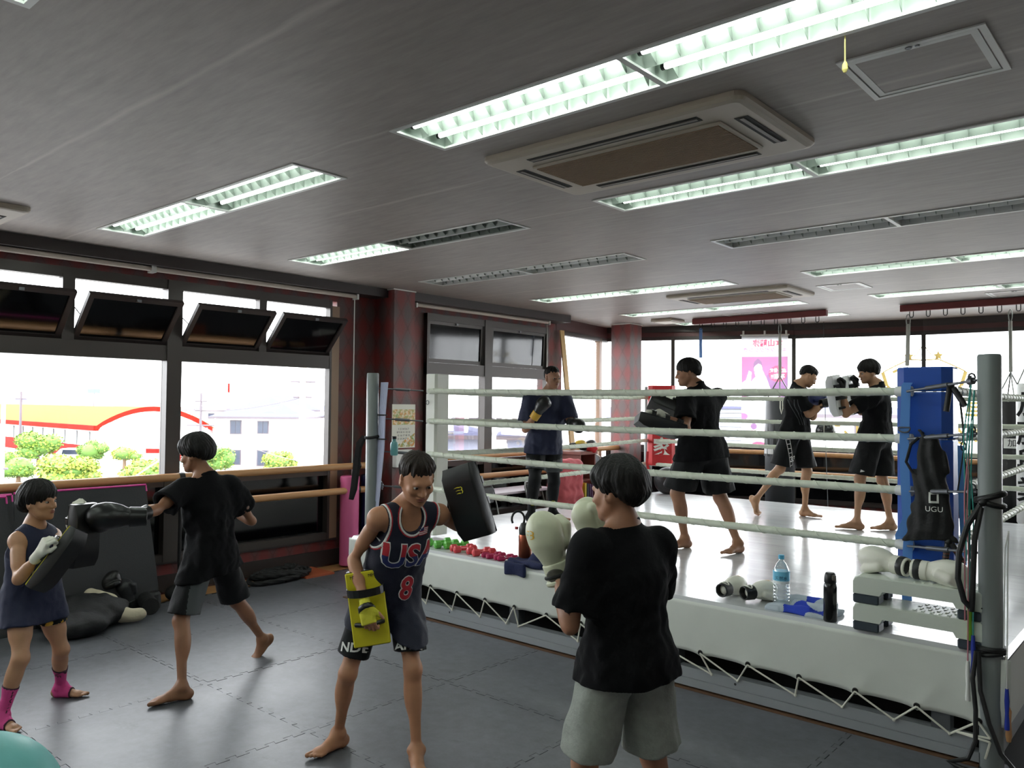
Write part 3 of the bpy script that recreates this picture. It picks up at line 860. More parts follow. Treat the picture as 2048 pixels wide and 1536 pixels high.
# side window and bow windows
r3 = bpy.data.objects.new('window_3', None); COL.objects.link(r3); r3['kind'] = 'structure'
def lerp2(a, b, t): return (a[0]+(b[0]-a[0])*t, a[1]+(b[1]-a[1])*t)
A0, A1 = Q[0], Q[1]
bar('head_frame', A0, A1, 2.9, 2.97, BROWN, r3); bar('sill_frame', A0, A1, .86, .94, BROWN, r3); bar('jamb', A0, lerp2(A0, A1, .06), .9, 2.95, BROWN, r3)
bar('mullion', lerp2(A0, A1, .82), lerp2(A0, A1, .87), .9, 2.95, BEIGE, r3)
for t0, t1 in ((.06, .82), (.87, 1)): pane('pane', lerp2(A0, A1, t0), lerp2(A0, A1, t1), .93, 2.92, GLASS, r3)
for i, nm in zip(range(1, 6), range(4, 9)):
    r = bpy.data.objects.new('window_%d' % nm, None); COL.objects.link(r); r['kind'] = 'structure'
    a, b = Q[i], Q[i+1]
    bar('head_frame', a, b, 2.92, 2.98, DBROWN, r); bar('sill_frame', a, b, 1.04, 1.16, DBROWN, r); bar('sill_frame', a, b, .29, .36, DBROWN, r)
    L = math.hypot(b[0]-a[0], b[1]-a[1]); e = .03/L
    bar('mullion', lerp2(a, b, 1-e), lerp2(a, b, 1+e), .33, 2.95, BROWN, r, inn=.04)
    pane('pane', lerp2(a, b, 0), lerp2(a, b, 1), 1.15, 2.93, GLASS, r)
    pane('dark_pane', lerp2(a, b, 0), lerp2(a, b, 1), .35, 1.06, FILM, r)

# ceiling with holes for the recessed lights
LX0, LX1 = (-6.53, -3.89), (-3.03, -.39)
ROWS = [(2.56, 2.915), (4.28, 4.635), (5.93, 6.285), (7.82, 8.175), (9.87, 10.225), (11.44, 11.795), (.58, .935), (-1.14, -.785)]
holes = [(x0, x1, y0, y1) for (y0, y1) in ROWS for (x0, x1) in (LX0, LX1)]
def grid_holes(name, x0, x1, y0, y1, z, holes, mat):
    xs = sorted({x0, x1, *[h[0] for h in holes], *[h[1] for h in holes]}); ys = sorted({y0, y1, *[h[2] for h in holes], *[h[3] for h in holes]})
    m = MB()
    for a, b in zip(xs[:-1], xs[1:]):
        for c, d in zip(ys[:-1], ys[1:]):
            cx, cy = (a+b)/2, (c+d)/2
            if any(h[0] < cx < h[1] and h[2] < cy < h[3] for h in holes): continue
            m.quad((a, c, z), (a, d, z), (b, d, z), (b, c, z)); m.quad((a, c, z+.2), (b, c, z+.2), (b, d, z+.2), (a, d, z+.2))
    return m.build(name, mat)
struct(grid_holes('ceiling', -8.2, 3.4, -3.2, 13.4, CE, holes, CEIL))

# floor under the mats, then the puzzle mats one by one
struct(MB().box((-8.1, -3.2, -.2), (3.4, 13.4, -.022)).build('floor', M('wood_floor', (176, 130, 84), rough=.5, var=(6, .15), stretch=(1, .2, 1))))
def mat_mat():
    q = NT('eva_foam_mat'); b = q.b; v = q.pos()
    n1 = q.noise(v, 1.6, 4, .6); n2 = q.noise(v, 13, 4, .7); n3 = q.noise(v, 3.2, 5, .72, stretch=(1, 1.6, 1))
    f = q.math('ADD', q.math('MULTIPLY', n1, .5), q.math('MULTIPLY', n2, .5))
    base = q.mix(q.ramp(f, .32, .68), lin((80, 81, 86)), lin((106, 108, 115)))
    stain = q.ramp(n3, .6, .74)
    q.l(q.mix(q.math('MULTIPLY', stain, .45), base, lin((44, 44, 46))), b.inputs['Base Color'])
    q.l(q.math('ADD', .3, q.math('MULTIPLY', n1, .22)), b.inputs['Roughness']); b.inputs['Specular IOR Level'].default_value = .45
    w = q.n('ShaderNodeTexWave', wave_type='BANDS', bands_direction='DIAGONAL'); w.inputs['Scale'].default_value = 60; w.inputs['Distortion'].default_value = 0
    q.l(v, w.inputs[0])
    q.bump(q.math('ADD', q.math('MULTIPLY', w.outputs[1], .25), n2), .09, .004); return q.m
MATM = mat_mat()
PX, PY = 1.115, 1.06
def mat_tile():
    """one interlocking square, teeth along all four edges"""
    N = 9; g = .003; tooth = .028
    def edge(L, h, gg):
        P = []; tw = L/(2*N+1)
        for i in range(1, 2*N, 2):
            x0, x1 = i*tw+gg, (i+1)*tw-gg; b = tw*.14
            P += [(x0, 0), (x0-b, h), (x1+b, h), (x1, 0)]
        return P
    W_, D_ = PX-g, PY-g
    pts = [(0, 0)]+[(u, -v) for u, v in edge(PX, tooth, g/2)]+[(W_, 0)]+[(W_+v, u) for u, v in edge(PY, tooth, g/2)]+[(W_, D_)]
    pts += [(u, D_-v) for u, v in reversed(edge(PX, tooth+g*.6, -g/2))]+[(0, D_)]+[(v, u) for u, v in reversed(edge(PY, tooth+g*.6, -g/2))]
    bm = bmesh.new()
    top = [bm.verts.new((x, y, 0)) for x, y in pts]
    f = bm.faces.new(top)
    r = bmesh.ops.extrude_face_region(bm, geom=[f])
    for g in r['geom']:
        if isinstance(g, bmesh.types.BMVert): g.co.z = -.02
    bmesh.ops.recalc_face_normals(bm, faces=bm.faces[:])
    me = bpy.data.meshes.new('floor_mat_tile'); bm.to_mesh(me); bm.free(); me.materials.append(MATM); return me
tile_me = mat_tile()
struct(MB().box((-7.2, -3.2, -.0215), (3.4, 13.3, -.0205)).build('floor_gap_shade', M('gap_shade_black', (14, 14, 14), rough=.9)))  # black sheet added as the shade inside the mat gaps
floor_o = bpy.data.objects['floor']
for i in range(-1, 8):
    for j in range(-4, 4):
        x = -6.0+PX*i; y = 1.59+PY*j
        if x > 2.2 or (x+PX > -.8+PX and y+PY > 4.75 and False): continue
        if j == 3 and i >= 1: continue
        o = bpy.data.objects.new('mat_tile', tile_me); COL.objects.link(o); o.parent = floor_o; o.location = (x, y, random.uniform(-.0008, .0008))
# mats in the strip beside the ring and under the wall
for y in (4.77, 5.83, 6.89, 7.95, 9.01, 10.07):
    o = bpy.data.objects.new('mat_tile', tile_me); COL.objects.link(o); o.parent = floor_o; o.location = (-7.115, y, 0)

# ------------------------------------------------------------------ recessed lights
FRW = M('light_frame_white', (206, 208, 204), rough=.4)
REFL = M('light_reflector_dimmed', (136, 146, 138), rough=.35, spec=.5)  # white reflector greyed in its colour to hold back the tube glare
REFW = M('light_reflector_unlit', (226, 228, 226), rough=.35, spec=.5)  # same reflector in a lighter colour where no tube lights it
REFG = M('light_frame_dull', (176, 178, 176), rough=.4)
def tube_mat(nm, s):
    q = NT(nm); q.b.inputs['Base Color'].default_value = (.8, .82, .8, 1)
    q.b.inputs['Emission Color'].default_value = (.9, 1.0, .92, 1); q.b.inputs['Emission Strength'].default_value = s; return q.m
T_ON = tube_mat('tube_lit', TUBE); T_DIM = tube_mat('tube_lit_older', TUBE*.55); T_OFF = M('tube_unlit', (190, 194, 194), rough=.3)
UL = 1.32; UW = .355
def fin_mesh():
    pts = []; V = []; F = []
    for lane in (0, 1):
        y0 = .012+lane*(UW/2-.006); y1 = y0+UW/2-.018; n0 = len(V); N = 8
        for sx in (-.0012, .0012):
            for i in range(N+1):
                t = i/N; y = y0+(y1-y0)*t; z = .006+.042*math.sin(PI*t)**1.3
                V += [(sx, y, z), (sx, y, .072)]
        K = 2*(N+1)
        for i in range(N):
            a = n0+2*i
            F += [(a, a+1, a+3, a+2), (a+K, a+K+2, a+K+3, a+K+1), (a, a+2, a+K+2, a+K)]
    me = bpy.data.meshes.new('louver_fin'); me.from_pydata(V, [], F); me.materials.append(REFL); return me
FIN = fin_mesh()
def lamp_mesh(mat):
    m = MB(); m.cyl((.05, 0, 0), (UL-.05, 0, 0), .0125, 8, 0); m.cyl((.035, 0, 0), (.052, 0, 0), .014, 8, 1); m.cyl((UL-.052, 0, 0), (UL-.035, 0, 0), .014, 8, 1)
    me = bpy.data.meshes.new('fluorescent_tube'); me.from_pydata([tuple(v) for v in m.v], [], m.f); me.materials.append(mat); me.materials.append(BLKPL)
    me.polygons.foreach_set('material_index', m.i); return me
LM = {'on': lamp_mesh(T_ON), 'dim': lamp_mesh(T_DIM), 'off': lamp_mesh(T_OFF)}
def light_run(x0, y0, st, label, fins=True, dull=False):
    r = thing('ceiling_light', label, 'ceiling light', (x0, y0, CE), 'recessed louvred ceiling lights')
    FR = REFG if dull else FRW
    L = 2*UL; m = MB()
    for lo, hi in (((-.014, -.014, -.006), (L+.014, .012, .004)), ((-.014, UW-.012, -.006), (L+.014, UW+.014, .004)), ((-.014, .012, -.006), (.012, UW-.012, .004)), ((L-.012, .012, -.006), (L+.014, UW-.012, .004)), ((UL-.014, .012, -.006), (UL+.014, UW-.012, .004))):
        m.box(Vector(lo)+Vector((x0, y0, CE)), Vector(hi)+Vector((x0, y0, CE)))
    m.build('frame', FR, r)
    b = MB(); o = Vector((x0, y0, CE))
    P = lambda x, y, z: o+Vector((x, y, z))
    b.quad(P(0, 0, .11), P(L, 0, .11), P(L, UW, .11), P(0, UW, .11)); b.quad(P(0, 0, 0), P(L, 0, 0), P(L, 0, .11), P(0, 0, .11)); b.quad(P(0, UW, .11), P(L, UW, .11), P(L, UW, 0), P(0, UW, 0))
    b.quad(P(0, UW, 0), P(0, 0, 0), P(0, 0, .11), P(0, UW, .11)); b.quad(P(L, 0, 0), P(L, UW, 0), P(L, UW, .11), P(L, 0, .11)); b.box(P(UL-.012, 0, .0), P(UL+.012, UW, .11))
    b.prism([P(.02, UW/2, .004), P(.02, UW/2+.02, .06), P(.02, UW/2-.02, .06)], (0, 0, 0), (L-.04, 0, 0))
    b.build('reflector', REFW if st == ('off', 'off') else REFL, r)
    for k in (0, 1):
        for lane in (0, 1):
            t = bpy.data.objects.new('fluorescent_tube', LM[st[k]]); COL.objects.link(t); t.parent = r; t.location = (k*UL, .012+(UW/4-.006)+lane*(UW/2-.002), .036)
        if fins:
            for i in range(12):
                q = bpy.data.objects.new('louver_fin', FIN); COL.objects.link(q); q.parent = r; q.location = (k*UL+.07+i*(UL-.14)/11, 0, 0)
    return r
S1 = [('on', 'dim'), ('on', 'off'), ('off', 'off'), ('on', 'on'), ('on', 'on'), ('on', 'on')]
S2 = [('on', 'on'), ('dim', 'dim'), ('off', 'off'), ('dim', 'on'), ('on', 'dim'), ('on', 'on')]
N1 = ['lit louvred light nearest to the left windows and the camera', 'louvred light lit only in its half toward the windows', 'unlit grey louvred light on the window side, beyond the half-lit one',
      'fully lit louvred light just before the far air conditioner panel', 'fully lit louvred light just beyond the far air conditioner panel', 'lit louvred light behind the dark red hook beam with the blue strap']
N2 = ['largest brightest louvred light, bare tubes showing, above the near air conditioner', 'long lit louvred light just beyond the near air conditioner', 'long unlit grey louvred light on the ring side of the ceiling',
      'lit louvred light above the blue corner of the ring, nearer than the small hatch', 'lit louvred light between the small hatches near the right hook beam', 'lit louvred light right behind the red hook beam with the white heavy bag']
for i in range(6):
    light_run(LX0[0], ROWS[i][0], S1[i], N1[i]); light_run(LX1[0], ROWS[i][0], S2[i], N2[i])
light_run(LX0[0], ROWS[6][0], ('on', 'on'), 'ceiling light of which only a corner shows at the top left of the photo')
light_run(LX1[0], ROWS[6][0], ('on', 'on'), 'louvred ceiling light nearest to the camera, above the frame', fins=False)
light_run(LX0[0], ROWS[7][0], ('on', 'on'), 'added ceiling light behind the camera on the window side', fins=False); light_run(LX1[0], ROWS[7][0], ('on', 'on'), 'added ceiling light behind the camera on the ring side', fins=False)  # both added out of view to brighten the near area

# ------------------------------------------------------------------ air conditioners, hatches, small ceiling items
ACB = M('aged_beige_plastic', (172, 162, 146), rough=.5); ACG = M('dusty_brown_grille', (130, 106, 78), rough=.7); SLOT = M('vent_dark', (24, 22, 20), rough=.8)
def rrect(w, h, r, n=5):
    P = []
    for cx, cy, a in ((w-r, h-r, 0), (-(w-r), h-r, PI/2), (-(w-r), -(h-r), PI), (w-r, -(h-r), 3*PI/2)):
        P += [(cx+r*math.cos(a+PI/2*i/n), cy+r*math.sin(a+PI/2*i/n)) for i in range(n+1)]
    return P
def aircon(cx, cy, label):
    r = thing('ceiling_air_conditioner', label, 'air conditioner', (cx, cy, CE))
    hw, hh = .755, .435
    m = MB(); ring = [(0, 0.0), (0, -.022), (.012, -.034), (.035, -.04)]
    P = [[Vector((cx+x, cy+y, CE+z)) for x, y in rrect(hw-k, hh-k, .05-k*.6)] for k, z in ring]
    n = len(P[0]); V = [p for q in P for p in q]; F = []
    for i in range(len(P)-1):
        for k in range(n): F.append((i*n+k, (i+1)*n+k, (i+1)*n+(k+1) % n, i*n+(k+1) % n))
    F.append(tuple((len(P)-1)*n+k for k in range(n-1, -1, -1)))
    m.add(V, F); m.build('panel', ACB, r)
    zb = CE-.04
    g = MB(); g.box((cx-.56, cy-.235, zb-.012), (cx+.56, cy+.235, zb+.004), bev=.006); go = g.build('grille_frame', ACB, r)
    s = MB()
    for i in range(27):
        y = cy-.208+i*.416/26; s.box((cx-.54, y-.0045, zb-.0165), (cx+.54, y+.0045, zb-.011))
    go2 = s.build('grille_slats', ACG, r); go2['kind'] = 'stuff'
    MB().box((cx-.54, cy-.215, zb-.0125), (cx+.54, cy+.215, zb-.0115)).build('filter', ACG, r)
    for lo, hi in (((-.5, .29), (.5, .35)), ((-.5, -.35), (.5, -.29)), ((.62, -.22), (.685, .22)), ((-.685, -.22), (-.62, .22))):
        v = MB(); v.box((cx+lo[0], cy+lo[1], zb-.002), (cx+hi[0], cy+hi[1], zb+.01)); vo = v.build('air_outlet', SLOT, r)
        f = MB(); L = max(hi[0]-lo[0], hi[1]-lo[1])
        if hi[0]-lo[0] > .3: f.box((cx+lo[0]+.01, cy+(lo[1]+hi[1])/2-.012, zb-.006), (cx+hi[0]-.01, cy+(lo[1]+hi[1])/2+.008, zb-.001))
        else: f.box((cx+(lo[0]+hi[0])/2-.012, cy+lo[1]+.01, zb-.006), (cx+(lo[0]+hi[0])/2+.008, cy+hi[1]-.01, zb-.001))
        f.build('louver_flap', M('vent_flap', (96, 90, 82), rough=.5) if 'vent_flap' not in bpy.data.materials else bpy.data.materials['vent_flap'], vo)
aircon(-2.235, 3.585, 'big aged beige cassette air conditioner in the ceiling near the camera')
aircon(-4.23, 8.95, 'far beige cassette air conditioner in the ceiling beyond the lit lights')
aircon(-6.95, 1.55, 'corner of a beige air conditioner cut off at the left edge')
def hatch(x0, x1, y0, y1, label):
    r = thing('access_hatch', label, 'ceiling hatch', (x0, y0, CE))
    for nm, e0, e1, z in (('outer_frame', 0, .024, .006), ('inner_frame', .03, .056, .004)):
        m = MB()
        for lo, hi in (((x0+e0, y0+e0), (x1-e0, y0+e1)), ((x0+e0, y1-e1), (x1-e0, y1-e0)), ((x0+e0, y0+e1), (x0+e1, y1-e1)), ((x1-e1, y0+e1), (x1-e0, y1-e1))):
            m.box((*lo, CE-z), (*hi, CE+.002))
        m.build(nm, FRW, r)
    MB().box((x0+.056, y0+.056, CE-.003), (x1-.056, y1-.056, CE+.002)).build('hatch_door', CEIL, r)
    m = MB(); m.cyl(((x0+x1)/2, y0+.03, CE-.009), ((x0+x1)/2, y0+.03, CE), .012, 12); m.cyl(((x0+x1)/2+.03, y0+.03, CE-.009), ((x0+x1)/2+.03, y0+.03, CE), .008, 12); m.build('latch', STEEL, r)
hatch(-1.09, -.578, 3.15, 3.64, 'white framed hatch in the ceiling, right of the near air conditioner')
hatch(-3.27, -2.81, 8.83, 9.29, 'small white framed hatch just right of the far air conditioner')
hatch(-5.35, -4.75, 10.75, 11.2, 'faint white framed hatch above the red hook beam with the blue strap')
hatch(-1.95, -1.4, 10.5, 10.95, 'white framed hatch above the right hook beam, by the photo edge')
r = thing('ceiling_speaker', 'flat beige box on the ceiling before the patterned corner column', 'speaker', (-6.3, 10.9, CE))
MB().box((-6.5, 10.68, CE-.045), (-6.13, 11.1, CE), bev=.012).build('housing', ACB, r); MB().box((-6.46, 10.72, CE-.05), (-6.17, 11.06, CE-.044)).build('front_cover', M('cream_plastic', (206, 198, 184), rough=.5), r)
r = thing('pull_cord', 'short yellow pull cord hanging from the brightest ceiling light', 'cord', (-1.35, 3.0, CE))
MB().tube([(-.98, 2.93, CE), (-.98, 2.93, CE-.1)], .0025, 6).build('string', M('cord_yellow', (214, 200, 120)), r)
MB().lathe((-.98, 2.93, CE-.14), [(.004, .04), (.009, .03), (.01, .01), (.005, 0)], 10).build('cord_knob', bpy.data.materials['cord_yellow'], r)

# ------------------------------------------------------------------ blinds and rails
BLN = M('blind_cream', (196, 184, 172), rough=.6)
def blind(y0, y1, label, cords):
    r = thing('roller_blind', label, 'blind', (-7.34, (y0+y1)/2, 3.02))
    MB().cyl((-7.34, y0, 3.025), (-7.34, y1, 3.025), .024, 14).build('roller', BLN, r, True)
    for y in (y0, y1): MB().box((-7.4, y-.012, 2.99), (-7.31, y+.012, 3.06)).build('bracket', WHITE_P, r)
    for y, z in cords: MB().tube([(-7.35, y, 3.02), (-7.35, y, z)], .006, 6).build('cord', WHITE_P, r)
blind(-.5, 3.35, 'rolled cream blind above the near windows, left length', [])
blind(3.37, 5.7, 'rolled cream blind above the near windows, ending at the patterned wall', [(5.68, .75)])
blind(6.6, 9.22, 'rolled cream blind over the two closed black windows', [(9.2, 1.4)])
def rail(name, label, lines, posts, r_=.037):
    r = thing(name, label, 'handrail', (lines[0][0][0], lines[0][0][1], 0))
    for a in lines:
        MB().tube(a, r_, 12).build('wooden_rail', WOODR, r, True)
    for p, z1 in posts:
        m = MB(); m.cyl((p[0], p[1], .0), (p[0], p[1], z1), .016, 10); m.cyl((p[0], p[1], 0), (p[0], p[1], .012), .06, 14); m.build('stand', BLKPL, r, True)
        for z in (1.1, .83): MB().lathe((p[0]+.0, p[1]-.025, z), [(.042, 0), (.042, .05)], 14, ax=(0, 1, 0)).build('rail_clamp', BLKPL, r)
XR = -7.28
rail('ballet_barre', 'double wooden handrail in front of the near windows', [[(XR, -.6, 1.1), (XR, 3.62, 1.1)], [(XR, 3.66, 1.1), (XR, 5.95, 1.1)], [(XR, -.6, .83), (XR, 5.95, .83)]], [((XR, 3.64), 1.14), ((XR, .9), 1.12), ((XR, 5.7), 1.12)])
rail('ballet_barre', 'double wooden handrail along the windows beyond the patterned pillar', [[(XR, 6.55, 1.13), (XR, 11.15, 1.13)], [(XR, 6.55, .86), (XR, 11.15, .86)]], [((XR, 6.7), 1.15), ((XR, 8.9), 1.12)])
rb = bpy.data.objects['ballet_barre.001']
m = MB(); m.tube([(XR, 11.15, 1.13), (XR+.02, 11.17, 1.12), (XR+.02, 11.17, .0)], .036, 10); m.build('end_post', BLKPL, rb, True)
rail('ballet_barre', 'double wooden handrail along the far bow windows', [[(-6.55, 11.75, 1.1), (-5.75, 12.02, 1.1), (-5.1, 12.2, 1.1), (1.5, 12.3, 1.1)], [(-6.55, 11.75, .8), (-5.75, 12.02, .8), (-5.1, 12.2, .8), (1.5, 12.3, .8)]], [((-4.95, 12.2), 1.1), ((-2.2, 12.25), 1.1)])
r = thing('wall_outlet', 'cream wall socket low on the far wall, right of the blue corner pad', 'socket', (-2.1, 13.1, .5))
# ------------------------------------------------------------------ the boxing ring
ZR = .575
RX0, RX1, RY0, RY1 = -6.05, -.78, 4.66, 10.2
def canvas_mat():
    q = NT('ring_canvas_white'); b = q.b; v = q.pos()
    n = q.noise(v, 1.3, 4, .6); n2 = q.noise(v, 5, 4, .7, stretch=(.25, 1.5, 1))
    sp = q.n('ShaderNodeSeparateXYZ'); q.l(v, sp.inputs[0])
    k = q.math('ABSOLUTE', q.math('SUBTRACT', q.math('FRACT', q.math('DIVIDE', q.math('ADD', sp.outputs[1], q.math('MULTIPLY', n, .04)), .93)), .5))
    line = q.math('SUBTRACT', 1, q.ramp(k, .0, .008))
    c = q.mix(q.ramp(n2, .3, .75), lin((206, 207, 209)), lin((192, 193, 196)))
    scuff = q.ramp(q.noise(v, 2.3, 5, .75, stretch=(.3, 2.5, 1)), .68, .74)
    c = q.mix(q.math('MULTIPLY', scuff, .35), c, lin((150, 150, 156)))
    q.l(q.mix(q.math('MULTIPLY', line, .5), c, lin((120, 118, 120))), b.inputs['Base Color'])
    q.l(q.math('ADD', .1, q.math('MULTIPLY', n, .2)), b.inputs['Roughness']); b.inputs['Specular IOR Level'].default_value = .6
    q.bump(n2, .25, .012); return q.m
CANV = canvas_mat()
APR = M('apron_vinyl', (214, 217, 210), rough=.42, bump=(4, .25), var=(3, .04))
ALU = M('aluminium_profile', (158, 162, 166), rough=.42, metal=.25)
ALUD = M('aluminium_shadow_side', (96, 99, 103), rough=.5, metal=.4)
POSTG = M('grey_painted_post', (126, 132, 132), rough=.38, spec=.5)
ROPEW = M('rope_wrap_white', (205, 210, 194), rough=.55, bump=(38, .5), stretch=(1, .25, .25), var=(20, .07))
CORD = M('white_lace_cord', (222, 220, 208), rough=.7)
DARKV = M('black_gap', (10, 10, 10), rough=.9)
ring = thing('boxing_ring', 'boxing ring with white canvas, laced apron, white ropes and grey steel posts', 'boxing ring', (-3.4, 7.4, 0))
m = MB(); m.box((RX0, RY0, .49), (RX1, RY1, ZR), bev=.025); m.build('canvas', CANV, ring)
m = MB(); m.box((RX0+.22, RY0+.22, .02), (RX1-.22, RY1-.22, .49)); m.build('under_ring_shade', DARKV, ring)  # black block stands in for the shade under the platform
# apron: a sheet hanging from the edge, pulled at each eyelet
EYX = [-5.87, -5.55, -5.235, -4.925, -4.614, -4.304, -4.0, -3.687, -3.375, -3.065, -2.755, -2.445, -2.128, -1.815, -1.5, -1.186, -.9]
def hem_z(x):
    z = .268+(.225-.268)*((x+4.6)/3.4)
    i = min(range(len(EYX)), key=lambda k: abs(EYX[k]-x)); d = abs(EYX[i]-x)
    return z-.012*math.exp(-(d/.05)**2)
def sheet(name, x0, x1, y, mat, parent, n=200, rows=14):
    V = []; F = []
    for i in range(n+1):
        x = x0+(x1-x0)*i/n; hz = hem_z(x)
        for j in range(rows+1):
            t = j/rows; z = .556+(hz-.556)*t; f = 0
            for e in EYX:
                for a, w in ((.9, 1), (.45, .8), (-.5, .6)):
                    px = e+a*(1-t)*.3; f += w*.009*math.exp(-((x-px)/(.02+.03*(1-t)))**2)*t*t*(.35+.65*max(0, min(1, (e+3.2)/2.2)))
            V.append((x, y-.004-f-.008*math.sin(PI*t*.5)*(1-t), z))
    for i in range(n):
        for j in range(rows): a = i*(rows+1)+j; F.append((a, a+1, a+rows+2, a+rows+1))
    o = raw(name, V, F, mat, parent, True)
    s = o.modifiers.new('thickness', 'SOLIDIFY'); s.thickness = .004; s.offset = 0
    return o
sheet('apron', RX0, RX1+.02, RY0, APR, ring)
m = MB(); m.quad((RX1+.01, RY0, .23), (RX1+.01, RY1, .23), (RX1+.01, RY1, .556), (RX1+.01, RY0, .556)); m.build('apron', APR, ring)
m = MB(); m.quad((RX0-.01, RY1, .23), (RX0-.01, RY0, .23), (RX0-.01, RY0, .556), (RX0-.01, RY1, .556)); m.build('apron', APR, ring)
for e in EYX:
    m = MB(); z = hem_z(e)+.022; m.tube([(e+.013*math.cos(a*PI/6), RY0-.024, z+.013*math.sin(a*PI/6)) for a in range(12)], .0045, 6, closed=True)
    m.cyl((e, RY0-.02, z), (e, RY0-.0215, z), .012, 12); m.build('eyelet', BLKPL, ring)
HK = [(-5.6, -5.48), (-5.3, -5.17), (-4.99, -4.87), (-4.68, -4.56), (-4.366, -4.366), (-4.09, -4.09), (-3.965, -3.965), (-3.41, -3.41), (-3.13, -3.13), (-2.82, -2.82), (-2.372, -2.372), (-2.2, -2.2), (-1.841, -1.841), (-1.574, -1.574), (-1.303, -1.303), (-1.032, -1.032)]
P = []
for i, e in enumerate(EYX):
    P.append((e, RY0-.03, hem_z(e)+.02))
    if i < len(HK): P.append((HK[i][0], RY0-.012, .128))
P += [(-.84, RY0-.06, .17), (-1.0, RY0-.02, .15), (-.84, RY0-.07, .155), (-.86, RY0-.075, .07)]
m = MB()
for a, b in zip(P[:-1], P[1:]): m.tube([a, b], .0055, 6)
for h in HK: m.sphere((h[0], RY0-.012, .128), .009, 8, 6)
m.build('lacing_cord', CORD, ring)
# base frame
m = MB(); m.box((RX0+.05, RY0+.0, .07), (RX1-.15, RY0+.07, .135)); m.build('frame_rail', ALU, ring)
m = MB(); m.box((RX0+.05, RY0-.012, .02), (RX1-.12, RY0+.06, .068)); m.build('frame_rail', ALU, ring)
m = MB(); m.box((RX0-.05, RY0-.03, -.015), (RX1-.12, RY0+.02, .008)); m.build('wooden_strip', M('raw_plywood', (96, 68, 46), rough=.7, var=(12, .2)), ring)
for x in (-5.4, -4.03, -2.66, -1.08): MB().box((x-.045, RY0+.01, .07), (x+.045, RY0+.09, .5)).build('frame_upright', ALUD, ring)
for x in (-4.72, -3.36, -2.22): MB().cyl((x, RY0-.0005, .1), (x, RY0+.003, .1), .008, 10).build('bolt', BLKPL, ring)
m = MB(); m.box((RX1-.12, RY0+.05, .02), (RX1-.05, RY1, .12)); m.build('frame_rail', ALU, ring)
# steel posts
CP = {'near_left': (-5.82, 4.72), 'near_right': (-.85, 4.68), 'far_left': (-6.02, 9.85), 'far_right': (-.85, 9.9)}
for k, (x, y) in CP.items():
    m = MB(); m.lathe((x, y, 0), [(.055, 0), (.055, 2.075), (.05, 2.085)], 24); o = m.build('steel_post', POSTG, ring, True)
    for z in (.35, .8): MB().cyl((x-.03, y-.052, z), (x-.03, y-.05, z), .004, 6).build('bolt', BLKPL, o)
HZ = [1.925, 1.648, 1.345, 1.03]
C4 = {'near_left': (-5.4, 5.06), 'near_right': (-1.38, 5.06), 'far_left': (-5.78, 9.42), 'far_right': (-1.2, 9.35)}
def rope(a, b, sag, name='rope', r=.024):
    a = Vector(a); b = Vector(b); N = 48; L = (b-a).length; pts = [a.lerp(b, i/N)-Vector((0, 0, sag*4*(i/N)*(1-i/N))) for i in range(N+1)]
    rs = [r*(1+.03*math.sin(i*2.1)+.02*math.sin(i*.9)) for i in range(N+1)]
    o = MB(); o.tube(pts, rs, 10); ob = o.build(name, ROPEW, ring, True)
    # the spiral of wrapping tape standing proud
    t = MB(); d = (b-a).normalized(); x, y, _ = frame(d); sp = []; K = int(L/.045)*6
    for i in range(K+1):
        f = i/K; ang = 2*PI*i/6.0*.35; sp.append(a.lerp(b, f)-Vector((0, 0, sag*4*f*(1-f)))+x*(math.cos(ang)*r*1.0)+y*(math.sin(ang)*r*1.0))
    t.tube(sp, .0035, 4, caps=False); t.build('wrapping_tape', ROPEW, ob, True)
    return ob
for z in HZ:
    sg = .012
    rope((*C4['near_left'], z), (*C4['near_right'], z-.02), sg)
    rope((*C4['far_left'], z), (*C4['far_right'], z-.01), sg)
    rope((C4['near_left'][0]-.03, C4['near_left'][1], z), (*C4['far_left'], z), .02)
    rope((-1.14, 5.2, z-.01), (*C4['far_right'], z), .02)
def turnbuckle(a, b):
    a = Vector(a); b = Vector(b); d = (b-a).normalized(); L = (b-a).length
    m = MB(); m.cyl(a, b, .007, 8); m.cyl(a+d*L*.3, a+d*L*.62, .013, 10)
    m.cyl(b-d*.05, b-d*.02, .02, 8); x, y, _ = frame(d)
    m.tube([b-d*.03+x*(.022*math.cos(t))+Vector((0, 0, .02+.02*math.sin(t))) for t in [i*PI/4 for i in range(8)]], .005, 6, closed=True)
    m.cyl(b-d*.04-Vector((0, 0, .035)), b-d*.04+Vector((0, 0, .03)), .008, 8)
    return m.build('turnbuckle', STEEL, ring, True)
for z in HZ:
    turnbuckle((-5.44, 5.0, z), (-5.8, 4.78, z+.02)); turnbuckle((-1.33, 5.02, z-.02), (-.92, 4.74, z+.03))
    turnbuckle((-5.8, 9.5, z), (-5.98, 9.8, z)); turnbuckle((-1.15, 9.45, z), (-.9, 9.85, z))
    MB().cyl((-1.4, 5.06, z-.02), (-1.31, 5.05, z-.02), .03, 12).build('rope_end_cap', WHITE_P, ring, True)
